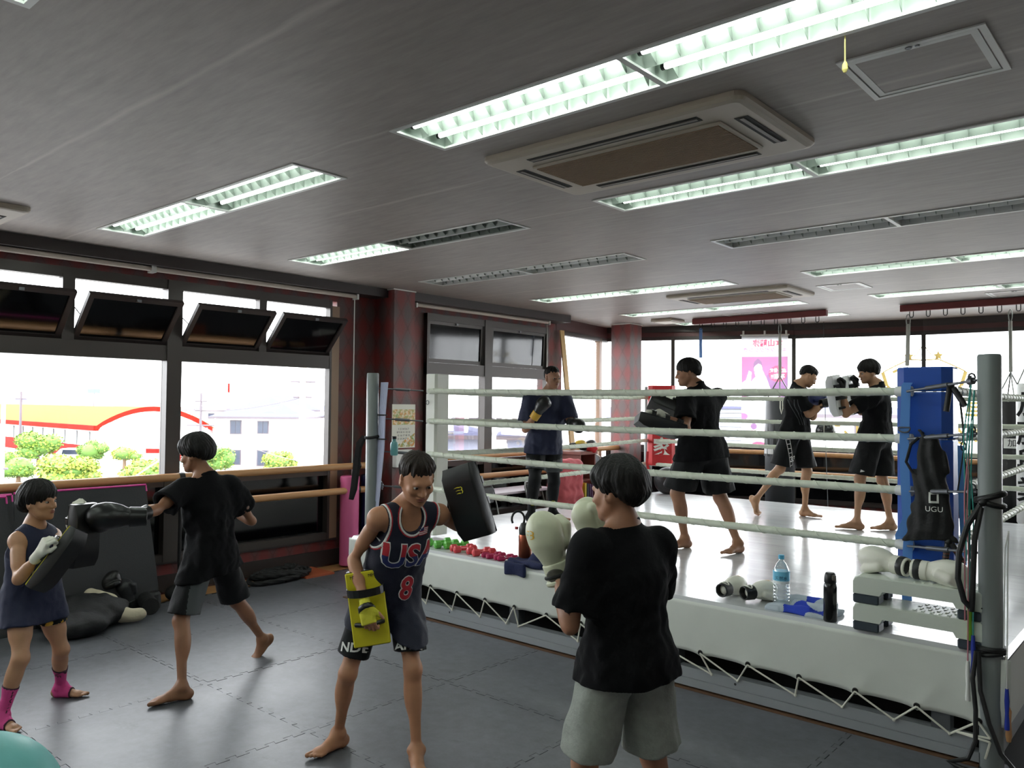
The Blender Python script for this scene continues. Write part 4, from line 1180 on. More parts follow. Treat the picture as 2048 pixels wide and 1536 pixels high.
# corner pads
BLUE = M('blue_pad_vinyl', (24, 76, 168), rough=.38, bump=(7, .2)); RED = M('red_pad_vinyl', (196, 44, 48), rough=.4, bump=(7, .15)); WPAD = M('white_pad_vinyl', (222, 222, 214), rough=.4, bump=(7, .2))
def pad(name, c, hw, hd, z0, z1, ang, mat, label, ch=.05):
    r = thing('corner_pad', label, 'corner pad', (c[0], c[1], z0)); ca, sa = math.cos(ang), math.sin(ang)
    poly = [(-hw, -hd+ch), (-hw+ch, -hd), (hw-ch, -hd), (hw, -hd+ch), (hw, hd), (-hw, hd)]
    W = lambda x, y: Vector((c[0]+x*ca-y*sa, c[1]+x*sa+y*ca, 0))
    N = len(HZ)+1; ed = [z1, HZ[0]-.02, HZ[1]-.02, HZ[2]-.02, HZ[3]-.02, z0]
    for i in range(5):
        if ed[i]-ed[i+1] < .03: continue
        m = MB(); ins = .996
        rings = [(ed[i+1]+.002, .97), (ed[i+1]+.012, 1.0), (ed[i]-.012, 1.0), (ed[i]-.002, .97)]
        V = [W(x*k, y*k)+Vector((0, 0, z)) for z, k in rings for x, y in poly]; n = len(poly); F = []
        for a in range(3):
            for k in range(n): F.append((a*n+k, a*n+(k+1) % n, (a+1)*n+(k+1) % n, (a+1)*n+k))
        F.append(tuple(range(n-1, -1, -1))); F.append(tuple(3*n+k for k in range(n)))
        m.add(V, F); m.build('pad_section', mat, r)
    return r, W
pb, _ = pad('b', (-1.265, 5.17), .15, .085, .85, 2.05, 0, BLUE, 'tall blue corner pad hung with straps and a black bag')
pr, WR = pad('r', (-5.6, 9.5), .18, .07, 1.0, 2.09, math.radians(38), RED, 'red corner pad with white lettering in the far corner of the ring')
pw, _ = pad('w', (-5.43, 5.16), .075, .08, .6, 2.085, 0, WPAD, 'narrow white corner pad at the left end of the near ropes', ch=.02)
MB().tube([(-5.46, 5.07, 1.82+.018*math.sin(t)) if False else (-5.46+.018*math.cos(t), 5.072, 1.82+.02*math.sin(t)) for t in [i*PI/5 for i in range(10)]], .003, 6, closed=True).build('ring', STEEL, pw)
WTXT = M('white_lettering', (228, 228, 222), rough=.6)
ex = Vector((math.cos(math.radians(38)), math.sin(math.radians(38)), 0)); nn = Vector((math.sin(math.radians(38)), -math.cos(math.radians(38)), 0))
o_ = Vector((-5.6, 9.5, 0))+nn*.073
write('lettering', '家', .25, o_+Vector((0, 0, 1.25)), ex, (0, 0, 1), WTXT, pr, sx=1.0, bold=.006)
write('lettering', '道', .25, o_+Vector((0, 0, 1.56)), ex, (0, 0, 1), WTXT, pr, bold=.006)
write('lettering', '武', .25, o_+Vector((0, 0, 1.86)), ex, (0, 0, 1), WTXT, pr, bold=.006)
m = MB(); m.tube([o_+ex*-.19+Vector((0, 0, 1.2)), o_+ex*-.2+Vector((0, 0, 1.05)), o_+ex*-.17+Vector((0, 0, .93)), o_+ex*-.165+Vector((0, 0, .88))], .012, 6, flat=(.014, .002), xref=ex); m.build('tie_ribbon', RED, pr)

# things hung on the near right corner
STR = M('light_blue_webbing', (84, 136, 206), rough=.7); BLKF = M('black_nylon', (14, 14, 15), rough=.75, bump=(60, .3))
def strap(name, label, pts, w, mat, ringz=None, loc=None):
    r = thing(name, label, 'strap', loc or tuple(pts[0]))
    MB().tube(pts, .01, 4, flat=(w/2, .0018), xref=(1, .1, 0)).build('webbing', mat, r)
    return r
yF = 5.02
s1 = strap('hanging_strap', 'light blue webbing strap with a metal ring looped over the top rope', [(-1.335, 5.06, 1.955), (-1.335, yF, 1.94), (-1.34, yF-.005, 1.75), (-1.345, yF-.01, 1.55), (-1.335, yF-.015, 1.32), (-1.33, yF-.01, 1.16), (-1.37, yF-.012, 1.06), (-1.365, yF-.02, 1.05)], .05, STR)
def dring(c, parent, r=.032):
    m = MB(); c = Vector(c); m.tube([c+Vector((r*math.cos(a), -.004, r*.75*math.sin(a))) for a in [PI+i*PI/8 for i in range(9)]]+[c+Vector((r, -.004, .005)), c+Vector((-r, -.004, .005))], .004, 6, closed=True); return m.build('metal_ring', STEEL, parent, True)
dring((-1.342, yF-.012, 1.69), s1)
s2 = strap('hanging_strap', 'lower light blue strap with a metal ring, hanging from the third rope', [(-1.325, 5.06, 1.06), (-1.325, yF, 1.05), (-1.33, yF-.005, .95), (-1.335, yF-.01, .8), (-1.33, yF-.01, .68)], .052, STR)
dring((-1.335, yF-.014, .88), s2, .036)
s3 = strap('hanging_strap', 'blue strap hanging behind the right edge of the blue corner pad', [(-1.06, 5.05, 1.6), (-1.055, 5.04, 1.3), (-1.04, 5.03, 1.0), (-1.05, 5.03, .8), (-1.03, 5.03, .6)], .03, STR)
# black drawstring bag
bg = thing('drawstring_bag', 'black drawstring bag with a small white square mark, hanging on the blue pad', 'bag', (-1.2, 4.98, .9))
def f_bag(P):
    R = np.eye(3); c = np.array((-1.19, 4.965, 0))
    z = P[:, 2]; t = np.clip((1.66-z)/.6, 0, 1)
    w = np.interp(t, [0, .06, .12, .3, .65, .9, 1], [.03, .05, .065, .085, .098, .125, .13]); d = np.interp(t, [0, .1, .5, .9, 1], [.028, .04, .055, .04, .022])
    x = P[:, 0]-c[0]-.012*(t-.5); y = P[:, 1]-c[1]+.01*t
    fold = .006*np.sin(x*95+3*np.sin(z*9))*np.clip(1.2-t, .25, 1)+.004*nz(P, 30, 1)
    e = (np.sqrt((x/w)**2+(y/d)**2)-1)*np.minimum(w, d)*.9+fold
    return np.maximum(e, np.maximum(z-1.655-.008*np.sin(x*120), 1.06-z+.015*np.sin(x*14+1)))
bo = sdf_obj('bag_cloth', f_bag, (-1.36, 4.85, 1.0), (-1.02, 5.06, 1.72), .0055, BLKF, bg)
MB().tube([(-1.25, 4.95, 1.64), (-1.29, 4.94, 1.6), (-1.315, 4.94, 1.5), (-1.28, 4.94, 1.44), (-1.24, 4.94, 1.42)], .008, 6).build('drawstring', BLKF, bg)
MB().tube([(-1.23, 4.95, 1.65), (-1.25, 4.98, 1.68), (-1.27, 5.03, 1.68), (-1.26, 5.09, 1.66)], .007, 6).build('drawstring', BLKF, bg)
sq = [(-.024, -.03), (.024, -.03), (.024, .03), (-.024, .03), (-.014, -.018), (.014, -.018), (.014, .018), (-.014, .018)]
project('printed_mark', sq, [(0, 1, 5, 4), (1, 2, 6, 5), (2, 3, 7, 6), (3, 0, 4, 7)], bo, (-1.165, 4.9, 1.31), (1, 0, 0), (0, 0, 1), WTXT, bo, .002)
project_text('printed_name', 'UGU', .042, bo, (-1.165, 4.9, 1.245), (1, 0, 0), (0, 0, 1), WTXT, bo, .002)
# two jump ropes with grips, hung on the corner
def grips(name, label, c, mat, col2=None):
    r = thing(name, label, 'grips', c); c = Vector(c)
    for dx, dz in ((-.02, -.14), (.075, -.11)):
        m = MB(); m.cyl(c+Vector((dx*.2, 0, -.01)), c+Vector((dx, -.01, dz)), .0165, 10); o = m.build('handle', mat, r, True)
        if col2:
            for k in range(5):
                q = c+Vector((dx*.2, 0, -.01)).lerp(Vector((dx, -.01, dz)), .3+.14*k); MB().lathe(q, [(.0175, 0), (.0175, .004)], 10).build('stripe', col2, o)
    MB().sphere(c, .022, 10, 8).build('knot', mat, r, True); return r
grips('hand_grips', 'pair of black foam handles clipped at the top rope of the blue corner', (-1.09, 4.96, 1.93), BLKPL)
grips('hand_grips', 'pair of red striped black handles hanging at the lowest rope near the blue pad', (-1.1, 4.95, 1.07), BLKPL, M('rust_stripe', (120, 60, 44)))
cbl = thing('cable_handle', 'thin black cable with a hook hanging right of the blue pad', 'cable', (-1.02, 4.96, 1.4))
MB().tube([(-1.05, 4.97, 1.9), (-1.03, 4.97, 1.7), (-1.03, 4.97, 1.62)], .006, 6).build('cord', BLKPL, cbl)
MB().tube([(-1.03+.012*math.cos(t), 4.97, 1.6+.025*math.sin(t)) for t in [i*PI/6 for i in range(12)]], .004, 6, closed=True).build('snap_hook', BLKPL, cbl)
MB().tube([(-1.03, 4.97, 1.57), (-1.045, 4.97, 1.45), (-1.06, 4.97, 1.34)], .004, 6).build('cord', BLKPL, cbl); MB().tube([(-1.03, 4.97, 1.57), (-1.01, 4.97, 1.42), (-1.02, 4.97, 1.3)], .004, 6).build('cord', BLKPL, cbl)
# ropes and bands tied to the right post
PXY = Vector((-.85, 4.68, 0))
def ring_at(z, r, rr, mat, parent, name, tilt=.0):
    m = MB(); m.tube([(PXY.x+r*math.cos(a), PXY.y+r*math.sin(a), z+tilt*math.cos(a)) for a in [2*PI*i/20 for i in range(20)]], rr, 8, closed=True); return m.build(name, mat, parent, True)
BAND = M('black_rubber', (20, 20, 21), rough=.5)
b1 = thing('resistance_band', 'black rubber band knotted round the right grey post at rope height', 'band', (-.86, 4.62, 1.4))
ring_at(1.36, .062, .016, BAND, b1, 'loop', .02); ring_at(1.33, .062, .014, BAND, b1, 'loop', -.015)
MB().sphere((-.87, 4.61, 1.335), (.022, .018, .02), 12, 8).build('knot', BAND, b1, True)
for pts in ([(-.88, 4.6, 1.32), (-.93, 4.57, 1.22), (-.965, 4.55, 1.08), (-.97, 4.55, .95), (-.945, 4.56, .84), (-.915, 4.58, .8)], [(-.875, 4.6, 1.31), (-.9, 4.575, 1.15), (-.905, 4.57, 1.0), (-.91, 4.57, .86), (-.915, 4.575, .79)]):
    m = MB(); m.tube([Vector(a).lerp(Vector(b), t) for a, b in zip(pts[:-1], pts[1:]) for t in (0, .5)]+[Vector(pts[-1])], .014, 8); m.build('strand', BAND, b1, True)
b2 = thing('resistance_band', 'black rubber tube tied low round the right grey post, trailing to the floor', 'band', (-.86, 4.62, .5))
ring_at(.6, .062, .014, BAND, b2, 'loop', .0); ring_at(.575, .062, .012, BAND, b2, 'loop', .012)
for pts in ([(-.9, 4.6, .59), (-.915, 4.59, .45), (-.9, 4.58, .3), (-.9, 4.57, .15), (-.93, 4.56, .06), (-1.02, 4.55, .02), (-.95, 4.53, .015), (-.8, 4.53, .014), (-.6, 4.55, .014)], [(-.89, 4.6, .59), (-.88, 4.585, .4), (-.84, 4.575, .25), (-.79, 4.57, .12), (-.72, 4.56, .05), (-.6, 4.55, .03)]):
    m = MB(); m.tube([Vector(a).lerp(Vector(b), t) for a, b in zip(pts[:-1], pts[1:]) for t in (0, .5)]+[Vector(pts[-1])], .011, 8); m.build('strand', BAND, b2, True)
JC = {'green': (150, 205, 60), 'blue': (40, 60, 170), 'white': (225, 225, 222), 'teal': (60, 150, 140), 'pink': (190, 120, 130)}
for i, (cn, cord, zt, z1, L, dx, dy) in enumerate((('green', 'teal', 1.93, .83, .2, -.085, -.05), ('blue', 'teal', 1.9, .66, .2, -.068, -.06), ('white', 'pink', 1.62, .53, .2, -.09, -.07), ('blue', 'white', 1.2, .42, .2, .075, -.04))):
    j = thing('jump_rope', '%s-handled jump rope hanging on the right grey post%s' % (cn, ' low on its right side' if i == 3 else ''), 'jump rope', (PXY.x+dx, PXY.y+dy, z1))
    x, y = PXY.x+dx, PXY.y+dy
    MB().tube([(x+.01, y+.01, zt), (x-.012+.006*i, y, (zt+z1)/2+.2), (x+.005, y, (zt+z1)/2), (x, y, z1)], .0035, 6).build('cord', M('cord_'+cord+str(i), JC[cord], rough=.4), j)
    MB().tube([(x+.01, y+.01, zt), (x-.022+.006*i, y-.004, (zt+z1)/2+.3), (x-.012, y, z1+.2)], .0035, 6).build('cord', bpy.data.materials['cord_'+cord+str(i)], j)
    MB().lathe((x, y, z1-L), [(.012, 0), (.0125, .02), (.009, .08), (.0115, .14), (.008, L)], 10).build('handle', M('handle_'+cn+str(i), JC[cn], rough=.4), j, True)
j = thing('jump_rope', 'jump rope with a wooden handle hanging low behind the right grey post', 'jump rope', (-.78, 4.66, .2))
MB().tube([(-.79, 4.68, .6), (-.775, 4.66, .45), (-.77, 4.65, .32)], .004, 6).build('cord', CORD, j); MB().lathe((-.77, 4.65, .16), [(.01, 0), (.015, .03), (.011, .1), (.014, .15), (.006, .17)], 10).build('handle', WOODR, j, True)
# clothes and a belt on the left post
LP = Vector((-5.82, 4.72, 0))
b3 = thing('belt', 'black belt tied round the left grey post with two hanging ends', 'belt', (-5.86, 4.66, 1.45))
m = MB(); m.tube([(LP.x+.061*math.cos(a), LP.y+.061*math.sin(a), 1.5+.01*math.sin(a)) for a in [2*PI*i/20 for i in range(20)]], .014, 8, closed=True); m.build('loop', BLKF, b3, True)
for k, pts in enumerate(([(-5.86, 4.66, 1.5), (-5.9, 4.63, 1.44), (-5.93, 4.62, 1.25), (-5.945, 4.61, 1.05), (-5.96, 4.6, .92)], [(-5.86, 4.655, 1.49), (-5.885, 4.63, 1.4), (-5.9, 4.62, 1.2), (-5.92, 4.61, 1.02), (-5.955, 4.6, .93)])):
    MB().tube(pts, .012, 6, flat=(.018, .004), xref=(.754, .657, 0)).build('belt_end', BLKF, b3)
tw = thing('hanging_ropes', 'bundle of pale lilac cords hanging beside the left grey post', 'cord', (-5.74, 4.76, .9))
LIL = M('lilac_white_cloth', (196, 200, 226), rough=.75)
for i in range(7):
    x = -5.765+.014*i; a = .35*i
    MB().tube([(x+.01, 4.77, 2.0), (x, 4.76-.01*math.sin(a), 1.7), (x-.012+.006*math.sin(a), 4.75, 1.4), (x-.03+.01*math.cos(a), 4.74, 1.1), (x-.045+.012*math.sin(a*2), 4.73, .85+.03*(i % 3))], .0075, 6).build('cord', LIL, tw, True)
for z in (1.7, 1.48): MB().tube([(-5.79, 4.75, z), (-5.72, 4.72, z), (-5.66, 4.76, z)], .006, 6).build('cord_tie', BLKF, tw)
tb = thing('drink_bottle', 'small teal bottle hooked behind the left grey post', 'bottle', (-5.66, 4.85, 1.33))
MB().lathe((-5.66, 4.85, 1.33), [(.03, 0), (.036, .01), (.036, .1), (.03, .12), (.018, .13), (.018, .15)], 14).build('bottle', M('teal_plastic', (110, 170, 172), rough=.3), tb, True); MB().lathe((-5.66, 4.85, 1.48), [(.021, 0), (.021, .025)], 12).build('cap', BLKPL, tb)

# ------------------------------------------------------------------ on the ring edge
def dumbbell(mat, r, L):
    root = thing('dumbbell', 'x', 'dumbbell', (0, 0, 0), 'small dumbbells lined up on the ring edge')
    for s in (-1, 1):
        m = MB(); m.lathe((s*L/2-.0 if s > 0 else -L/2, 0, 0), [(r*.6, -.032), (r, -.022), (r, .022), (r*.6, .032)], 8, ax=(1, 0, 0)); m.build('weight', mat, root)
    MB().cyl((-L/2, 0, 0), (L/2, 0, 0), r*.42, 8).build('grip', mat, root, True); return root
GR = M('green_vinyl', (96, 180, 70), rough=.35); CO = M('coral_vinyl', (214, 72, 80), rough=.35); MG = M('magenta_vinyl', (176, 30, 84), rough=.35)
specs = [(GR, .035, .16, [(-5.07, 4.86), (-4.95, 4.84), (-4.87, 4.88)], ['green dumbbell half hidden by the boy in the USA jersey', 'middle green dumbbell of the row on the ring edge', 'green dumbbell next to the coral ones']),
         (CO, .03, .14, [(-4.755, 4.83), (-4.685, 4.8), (-4.55, 4.82), (-4.47, 4.8)], ['coral dumbbell touching the green ones', 'second coral dumbbell from the green ones', 'third coral dumbbell from the green ones', 'coral dumbbell beside the magenta ones']),
         (MG, .022, .11, [(-4.385, 4.8), (-4.33, 4.79), (-4.245, 4.79), (-4.19, 4.775)], ['thin magenta dumbbell beside the coral ones', 'second thin magenta dumbbell from the coral ones', 'third thin magenta dumbbell from the coral ones', 'last thin magenta dumbbell of the row, toward the bronze flask'])]
for mt, r, L, ps, lb in specs:
    base = dumbbell(mt, r, L)
    for i, (x, y) in enumerate(ps):
        o = base if i == 0 else dup(base, (0, 0, 0))
        o.location = (x, y, ZR+r*.93); o.rotation_euler = (0, 0, math.radians(62+random.uniform(-8, 8))); o['label'] = lb[i]
# bronze flask with loop handle
fl = thing('vacuum_flask', 'bronze vacuum flask with a black lid and big loop handle', 'flask', (-4.06, 4.83, ZR))
MB().lathe((-4.06, 4.83, ZR), [(.05, 0), (.052, .02), (.052, .018)], 24).build('base', BLKPL, fl, True)
MB().lathe((-4.06, 4.83, ZR+.018), [(.05, 0), (.052, .003), (.052, .185), (.047, .2)], 28).build('body', M('bronze_metal', (150, 84, 62), rough=.3, metal=.85), fl, True)
MB().lathe((-4.06, 4.83, ZR+.215), [(.048, 0), (.05, .01), (.05, .055), (.042, .07), (.036, .085), (.03, .09)], 24).build('lid', BLKPL, fl, True)
MB().tube([Vector((-4.06-.035*.75, 4.83-.035*.66, ZR+.27))+Vector((.754, .657, 0))*(-.022+.05*math.cos(a))*1+Vector((0, 0, .065+.06*math.sin(a))) for a in [-.9+i*.42 for i in range(12)]], .009, 8).build('loop_handle', BLKPL, fl, True)
MB().box((-4.12, 4.775, ZR+.255), (-4.1, 4.79, ZR+.275)).build('button', M('red_button', (150, 30, 36)), fl)
# navy cloth over the edge
def cloth(name, label, cat, f, lo, hi, mats, vox=.006, fm=None):
    o = sdf_obj(name, f, lo, hi, vox, mats, None, fm); return tag(o, label, cat)
def f_navy(P):
    d = np.minimum(d_box(P, (-3.93, 4.8, ZR+.02), np.eye(3), (.17, .13, .02), .015)+.012*nz(P, 22, 1), d_cone(P, (-3.92, 4.82, ZR+.03), (-3.85, 4.85, ZR+.1), .07, .04)+.01*nz(P, 30, 2))
    d = smin(d, d_box(P, (-4.0, 4.64, ZR-.02), np.eye(3), (.1, .012, .05), .01)+.008*nz(P, 26, 3), .03)
    return d
cloth('hand_towel', 'crumpled navy towel over the ring edge beside the bronze flask', 'towel', f_navy, (-4.2, 4.58, .48), (-3.7, 4.98, .75), M('navy_cloth', (26, 34, 72), rough=.9, bump=(50, .4)))
# white gloves with black cuffs
GW = M('white_glove_leather', (226, 224, 212), rough=.38, bump=(30, .15)); GWC = M('aged_white_leather', (196, 198, 172), rough=.45, bump=(24, .2)); GB = M('black_glove_leather', (22, 22, 23), rough=.38, bump=(30, .2)); PATCH = M('dark_patch', (70, 68, 58), rough=.6); GOLD = M('gold_print', (206, 160, 50), rough=.4)
for i, (p, d, lb, sd) in enumerate((((-2.36, 4.83, ZR+.058), (.12, .98, .02), 'white boxing glove with a black cuff lying left of the water bottle, farther from it', 1), ((-2.2, 4.85, ZR+.058), (.45, .88, .02), 'white boxing glove with a black cuff lying right beside the water bottle', -1))):
    g = boxing_glove('boxing_glove', np.array(p), d, (0, 0, -1), sd, .92, [GW, GB], None, 1.0, .0055)
    tag(g, lb, 'boxing glove')
    cf = [c for c in g.children if c.name.startswith('cuff')][0]
    d_ = Vector(d).normalized(); t_ = d_.cross(Vector((0, 0, 1)))
    m = MB(); c0 = Vector(p)-d_*.028+Vector((0, 0, .046)); m.tube([c0+t_*.03*math.cos(a)+d_*.018*math.sin(a)+Vector((0, 0, -.012*abs(math.cos(a))**2)) for a in [i*PI/8 for i in range(16)]], .0045, 6, closed=True); m.build('cuff_emblem', GW, cf, True)
    V, F = stroke_logo(); V = [(x*.022, y*.026) for x, y in V]
    project('printed_logo', V, F, g, Vector(p)+d_*.12+Vector((0, 0, .1)), t_, d_, GOLD, g, .002)
# PET bottle
def pet():
    r = thing('water_bottle', 'clear plastic water bottle with a light blue label and cap', 'bottle', (-2.0, 4.83, ZR))
    q = NT('clear_plastic'); q.t.nodes.remove(q.b); tr = q.n('ShaderNodeBsdfTransparent'); tr.inputs[0].default_value = (.9, .95, .97, 1); gl = q.n('ShaderNodeBsdfGlossy'); gl.inputs['Roughness'].default_value = .06
    lw = q.n('ShaderNodeLayerWeight'); lw.inputs[0].default_value = .35; mx = q.n('ShaderNodeMixShader'); q.l(lw.outputs[1], mx.inputs[0]); q.l(tr.outputs[0], mx.inputs[1]); q.l(gl.outputs[0], mx.inputs[2]); q.l(mx.outputs[0], q.t.nodes['Material Output'].inputs[0])
    c = (-2.0, 4.83, ZR); pr = [(.038, 0), (.048, .008)]
    for k in range(6): z = .02+k*.02; pr += [(.05, z), (.05, z+.008), (.0465, z+.013)]
    pr += [(.05, .15), (.05, .215), (.046, .235), (.03, .27), (.016, .285), (.014, .3)]
    MB().lathe(c, pr, 28).build('bottle_body', q.m, r, True)
    MB().lathe((-2.0, 4.83, ZR+.298), [(.018, 0), (.018, .022), (.016, .025)], 18).build('cap', M('sky_blue_plastic', (90, 178, 214), rough=.4), r)
    LBL = M('label_light_blue', (120, 200, 232), rough=.35); LBW = M('label_white', (235, 240, 242), rough=.4)
    MB().lathe(c, [(.0503, .152), (.0503, .172)], 28).build('label_band', LBW, r, True); MB().lathe(c, [(.0505, .17), (.0505, .226)], 28).build('label', LBL, r, True)
    dirn = Vector((.35, -.94, 0)).normalized(); ex = Vector((-dirn.y, dirn.x, 0))
    v, f = text_mesh('天然水', .026, 0); V = []
    for p in v:
        a = p.x/.051; V.append(Vector(c)+dirn*(.0512*math.cos(a))+ex*(.0512*math.sin(a))+Vector((0, 0, .186+p.y)))
    raw('label_lettering', V, f, M('label_navy', (30, 50, 110)), r)
pet()
# black bottle
bb = thing('black_bottle', 'slim black drink bottle with a flip lid on the ring edge', 'bottle', (-1.665, 4.72, ZR))
MB().lathe((-1.665, 4.72, ZR), [(.034, 0), (.038, .006), (.038, .195), (.034, .215), (.031, .22)], 24).build('body', M('gloss_black', (12, 12, 13), rough=.18, spec=.6), bb, True)
MB().lathe((-1.665, 4.72, ZR+.22), [(.032, 0), (.034, .006), (.033, .035), (.028, .055), (.022, .06)], 22).build('lid', BLKPL, bb, True)
MB().box((-1.645, 4.685, ZR+.24), (-1.622, 4.7, ZR+.272), bev=.004).build('lid_catch', M('gunmetal', (80, 76, 70), rough=.4), bb)
def f_tow(P):
    d = d_box(P, (-1.86, 4.84, ZR+.012), np.eye(3), (.2, .12, .012), .008)+.008*nz(P, 26, 4)
    for a, b, r in (((-2.02, 4.76, ZR+.02), (-1.8, 4.76, ZR+.035), .022), ((-1.98, 4.95, ZR+.03), (-1.72, 4.92, ZR+.05), .035), ((-1.92, 4.86, ZR+.03), (-1.74, 4.82, ZR+.04), .03), ((-1.8, 4.9, ZR+.03), (-1.7, 4.78, ZR+.03), .025)):
        d = smin(d, d_cone(P, a, b, r, r*.8)+.006*nz(P, 40, r*90), .02)
    return d
cloth('sports_towel', 'crumpled royal blue and pale grey towel between the two bottles', 'towel', f_tow, (-2.12, 4.66, .55), (-1.6, 5.05, .7), [M('royal_blue_cloth', (40, 66, 180), rough=.9, bump=(60, .4)), M('pale_grey_cloth', (176, 186, 196), rough=.9, bump=(60, .4))], .0055,
      lambda C: (nz(C*np.array((1.6, 1, 1), f32), 14, 2.2) > -.12).astype(int))
# stacked aerobic steps
STW = M('step_grey_white', (206, 212, 202), rough=.4, bump=(60, .1)); STF = M('step_foot_slate', (52, 62, 72), rough=.5)
def aero_step(z, label, x0=-1.515, y0=4.635, L=.66, D=.27):
    r = thing('aerobic_step', label, 'step platform', (x0+L/2, y0+D/2, z))
    m = MB(); H = .1; F0 = .05
    # arched front silhouette with thick ends and a thinner middle
    prof = [(0, F0), (.14, F0), (.155, F0+.028), (L-.155, F0+.028), (L-.14, F0), (L, F0), (L, F0+H-.03), (L-.012, F0+H-.008), (L-.03, F0+H), (.03, F0+H), (.012, F0+H-.008), (0, F0+H-.03)]
    poly = [(x0+a, y0, z+b) for a, b in prof]
    m.prism(poly, (0, 0.012, 0), (0, D-.012, 0))
    for yy, s in ((y0, .012), (y0+D, -.012)):
        pr2 = [(x0+L/2+(a-L/2)*.985, yy, z+F0+(b-F0)*.93+.003) for a, b in prof]
        n = len(poly); V = [Vector(p) for p in pr2]+[Vector((p[0], yy+s, p[2])) for p in poly]
        F = [tuple(range(n)) if s > 0 else tuple(range(n-1, -1, -1))]+[((k, n+k, n+(k+1) % n, (k+1) % n) if s > 0 else (k, (k+1) % n, n+(k+1) % n, n+k)) for k in range(n)]
        m.add(V, F)
    m.build('platform', STW, r)
    for a in (0.0, L-.14):
        for yy in (0.0, D-.1): MB().box((x0+a+.001, y0+yy+.002, z), (x0+a+.139, y0+yy+.098, z+F0+.001), bev=.008).build('foot_block', STF, r)
    t = MB()
    for i in range(16):
        for jy in range(4):
            if (i+jy) % 2: continue
            x = x0+.3+i*.021; y = y0+.04+jy*.055; t.box((x, y, z+F0+H-.001), (x+.014, y+.035, z+F0+H+.0035))
    tt = t.build('tread_pattern', STW, r); return r
aero_step(ZR, 'lower grey-white aerobic step with slate feet, under the other one')
aero_step(ZR+.15, 'upper grey-white aerobic step carrying a pair of white gloves')
zt = ZR+.3
for p, d, n, sd, lb, tx in (((-1.33, 4.78, zt+.062), (-.9, .25, .05), (.1, .2, -1), 1, 'white boxing glove pointing left on top of the stacked steps', ''), ((-1.16, 4.74, zt+.058), (.95, -.05, -.03), (-.1, -.3, -1), -1, 'white boxing glove pointing right on top of the stacked steps, script on its back', 'Winning')):
    g = boxing_glove('boxing_glove', np.array(p), d, n, sd, .98, [GW, GW], None, 1.08, .0055); tag(g, lb, 'boxing glove')
    dd = Vector(d).normalized()
    cu = [c for c in g.children if c.name.startswith('cuff')][0]
    MB().lathe(Vector(p)-dd*.06, [(.052, 0), (.054, .004), (.054, .03), (.052, .034)], 18, ax=dd).build('cuff_strap', M('cuff_black', (28, 28, 32), rough=.4) if 'cuff_black' not in bpy.data.materials else bpy.data.materials['cuff_black'], cu, True)
    if tx: project_text('printed_script', 'Mart', .042, g, Vector(p)+dd*.13+Vector((0, 0, .12)), (.98, .1, 0), (0, 1, .1), M('ink_black', (20, 20, 24)), g, .002, shear=.25)

# ------------------------------------------------------------------ hook beams and hanging gear at the far side
DR = M('dark_red_steel', (104, 34, 34), rough=.5)
def hook_beam(x0, x1, y, label, n):
    r = thing('hook_beam', label, 'beam', (x0, y, 3.05))
    MB().box((x0, y-.04, 3.06), (x1, y+.04, CE-.005), bev=.004).build('beam', DR, r)
    for i in range(n):
        x = x0+.13+(x1-x0-.26)*i/(n-1)
        MB().tube([(x-.022, y, 3.06), (x-.022, y, 3.0), (x-.012, y, 2.985), (x+.012, y, 2.985), (x+.022, y, 3.0), (x+.022, y, 3.06)], .006, 6).build('hook', BLKPL, r)
    return r
hook_beam(-5.95, -3.93, 11.02, 'dark red hook beam under the ceiling, from the blue strap to the ball cord', 10)
hook_beam(-3.02, -.6, 11.12, 'dark red hook beam at the right, carrying the white heavy bag', 12)
st = strap('hanging_strap', 'narrow blue strap hanging alone from the left end of the hook beam', [(-5.82, 11.02, 3.0), (-5.825, 11.02, 2.75), (-5.82, 11.02, 2.55)], .05, M('steel_blue_webbing', (84, 116, 168), rough=.7))
CHN = M('chain_steel', (120, 120, 118), rough=.4, metal=.8)
def chain(c, z0, z1, parent, step=.05):
    m = MB(); k = 0; z = z1
    while z > z0+.01:
        ax = Vector((1, 0, 0)) if k % 2 else Vector((0, 1, 0)); C0 = Vector((c[0], c[1], z-.025))
        m.tube([C0+ax*(.012*math.cos(a))+Vector((0, 0, .027*math.sin(a))) for a in [i*PI/4 for i in range(8)]], .004, 5, closed=True); k += 1; z -= step*.86
    return m.build('chain', CHN, parent)
def heavy_bag(c, r_, z0, z1, mat, label, zt, strapz=None, nstr=4):
    b = thing('heavy_bag', label, 'punching bag', (c[0], c[1], z0))
    m = MB(); m.lathe((c[0], c[1], z0), [(r_*.85, 0), (r_, .04), (r_, z1-z0-.05), (r_*.96, z1-z0-.02), (r_*.8, z1-z0)], 32); bo = m.build('bag_body', mat, b, True)
    for i in range(nstr):
        a = 2*PI*i/nstr+.4; p = Vector((c[0]+r_*.9*math.cos(a), c[1]+r_*.9*math.sin(a), z1-.01)); t = Vector((c[0], c[1], z1+.32))
        MB().tube([p, p.lerp(t, .5), t], .009, 5).build('hanger_chain', CHN, b)
    MB().tube([(c[0], c[1], z1+.32), (c[0], c[1], zt-.15)], .022, 8).build('hanger_strap', M('grey_webbing', (150, 148, 142), rough=.7) if 'grey_webbing' not in bpy.data.materials else bpy.data.materials['grey_webbing'], b, True)
    MB().tube([Vector((c[0]+.02*math.cos(a), c[1], zt-.08+.075*math.sin(a))) for a in [i*PI/6 for i in range(12)]], .006, 6, closed=True).build('carabiner', CHN, b)
    return b, bo
hb, hbo = heavy_bag((-4.6, 11.05), .2, .42, 1.93, M('charcoal_bag', (62, 64, 68), rough=.45, bump=(5, .2)), 'charcoal heavy bag hanging before the pink banner', 3.0)
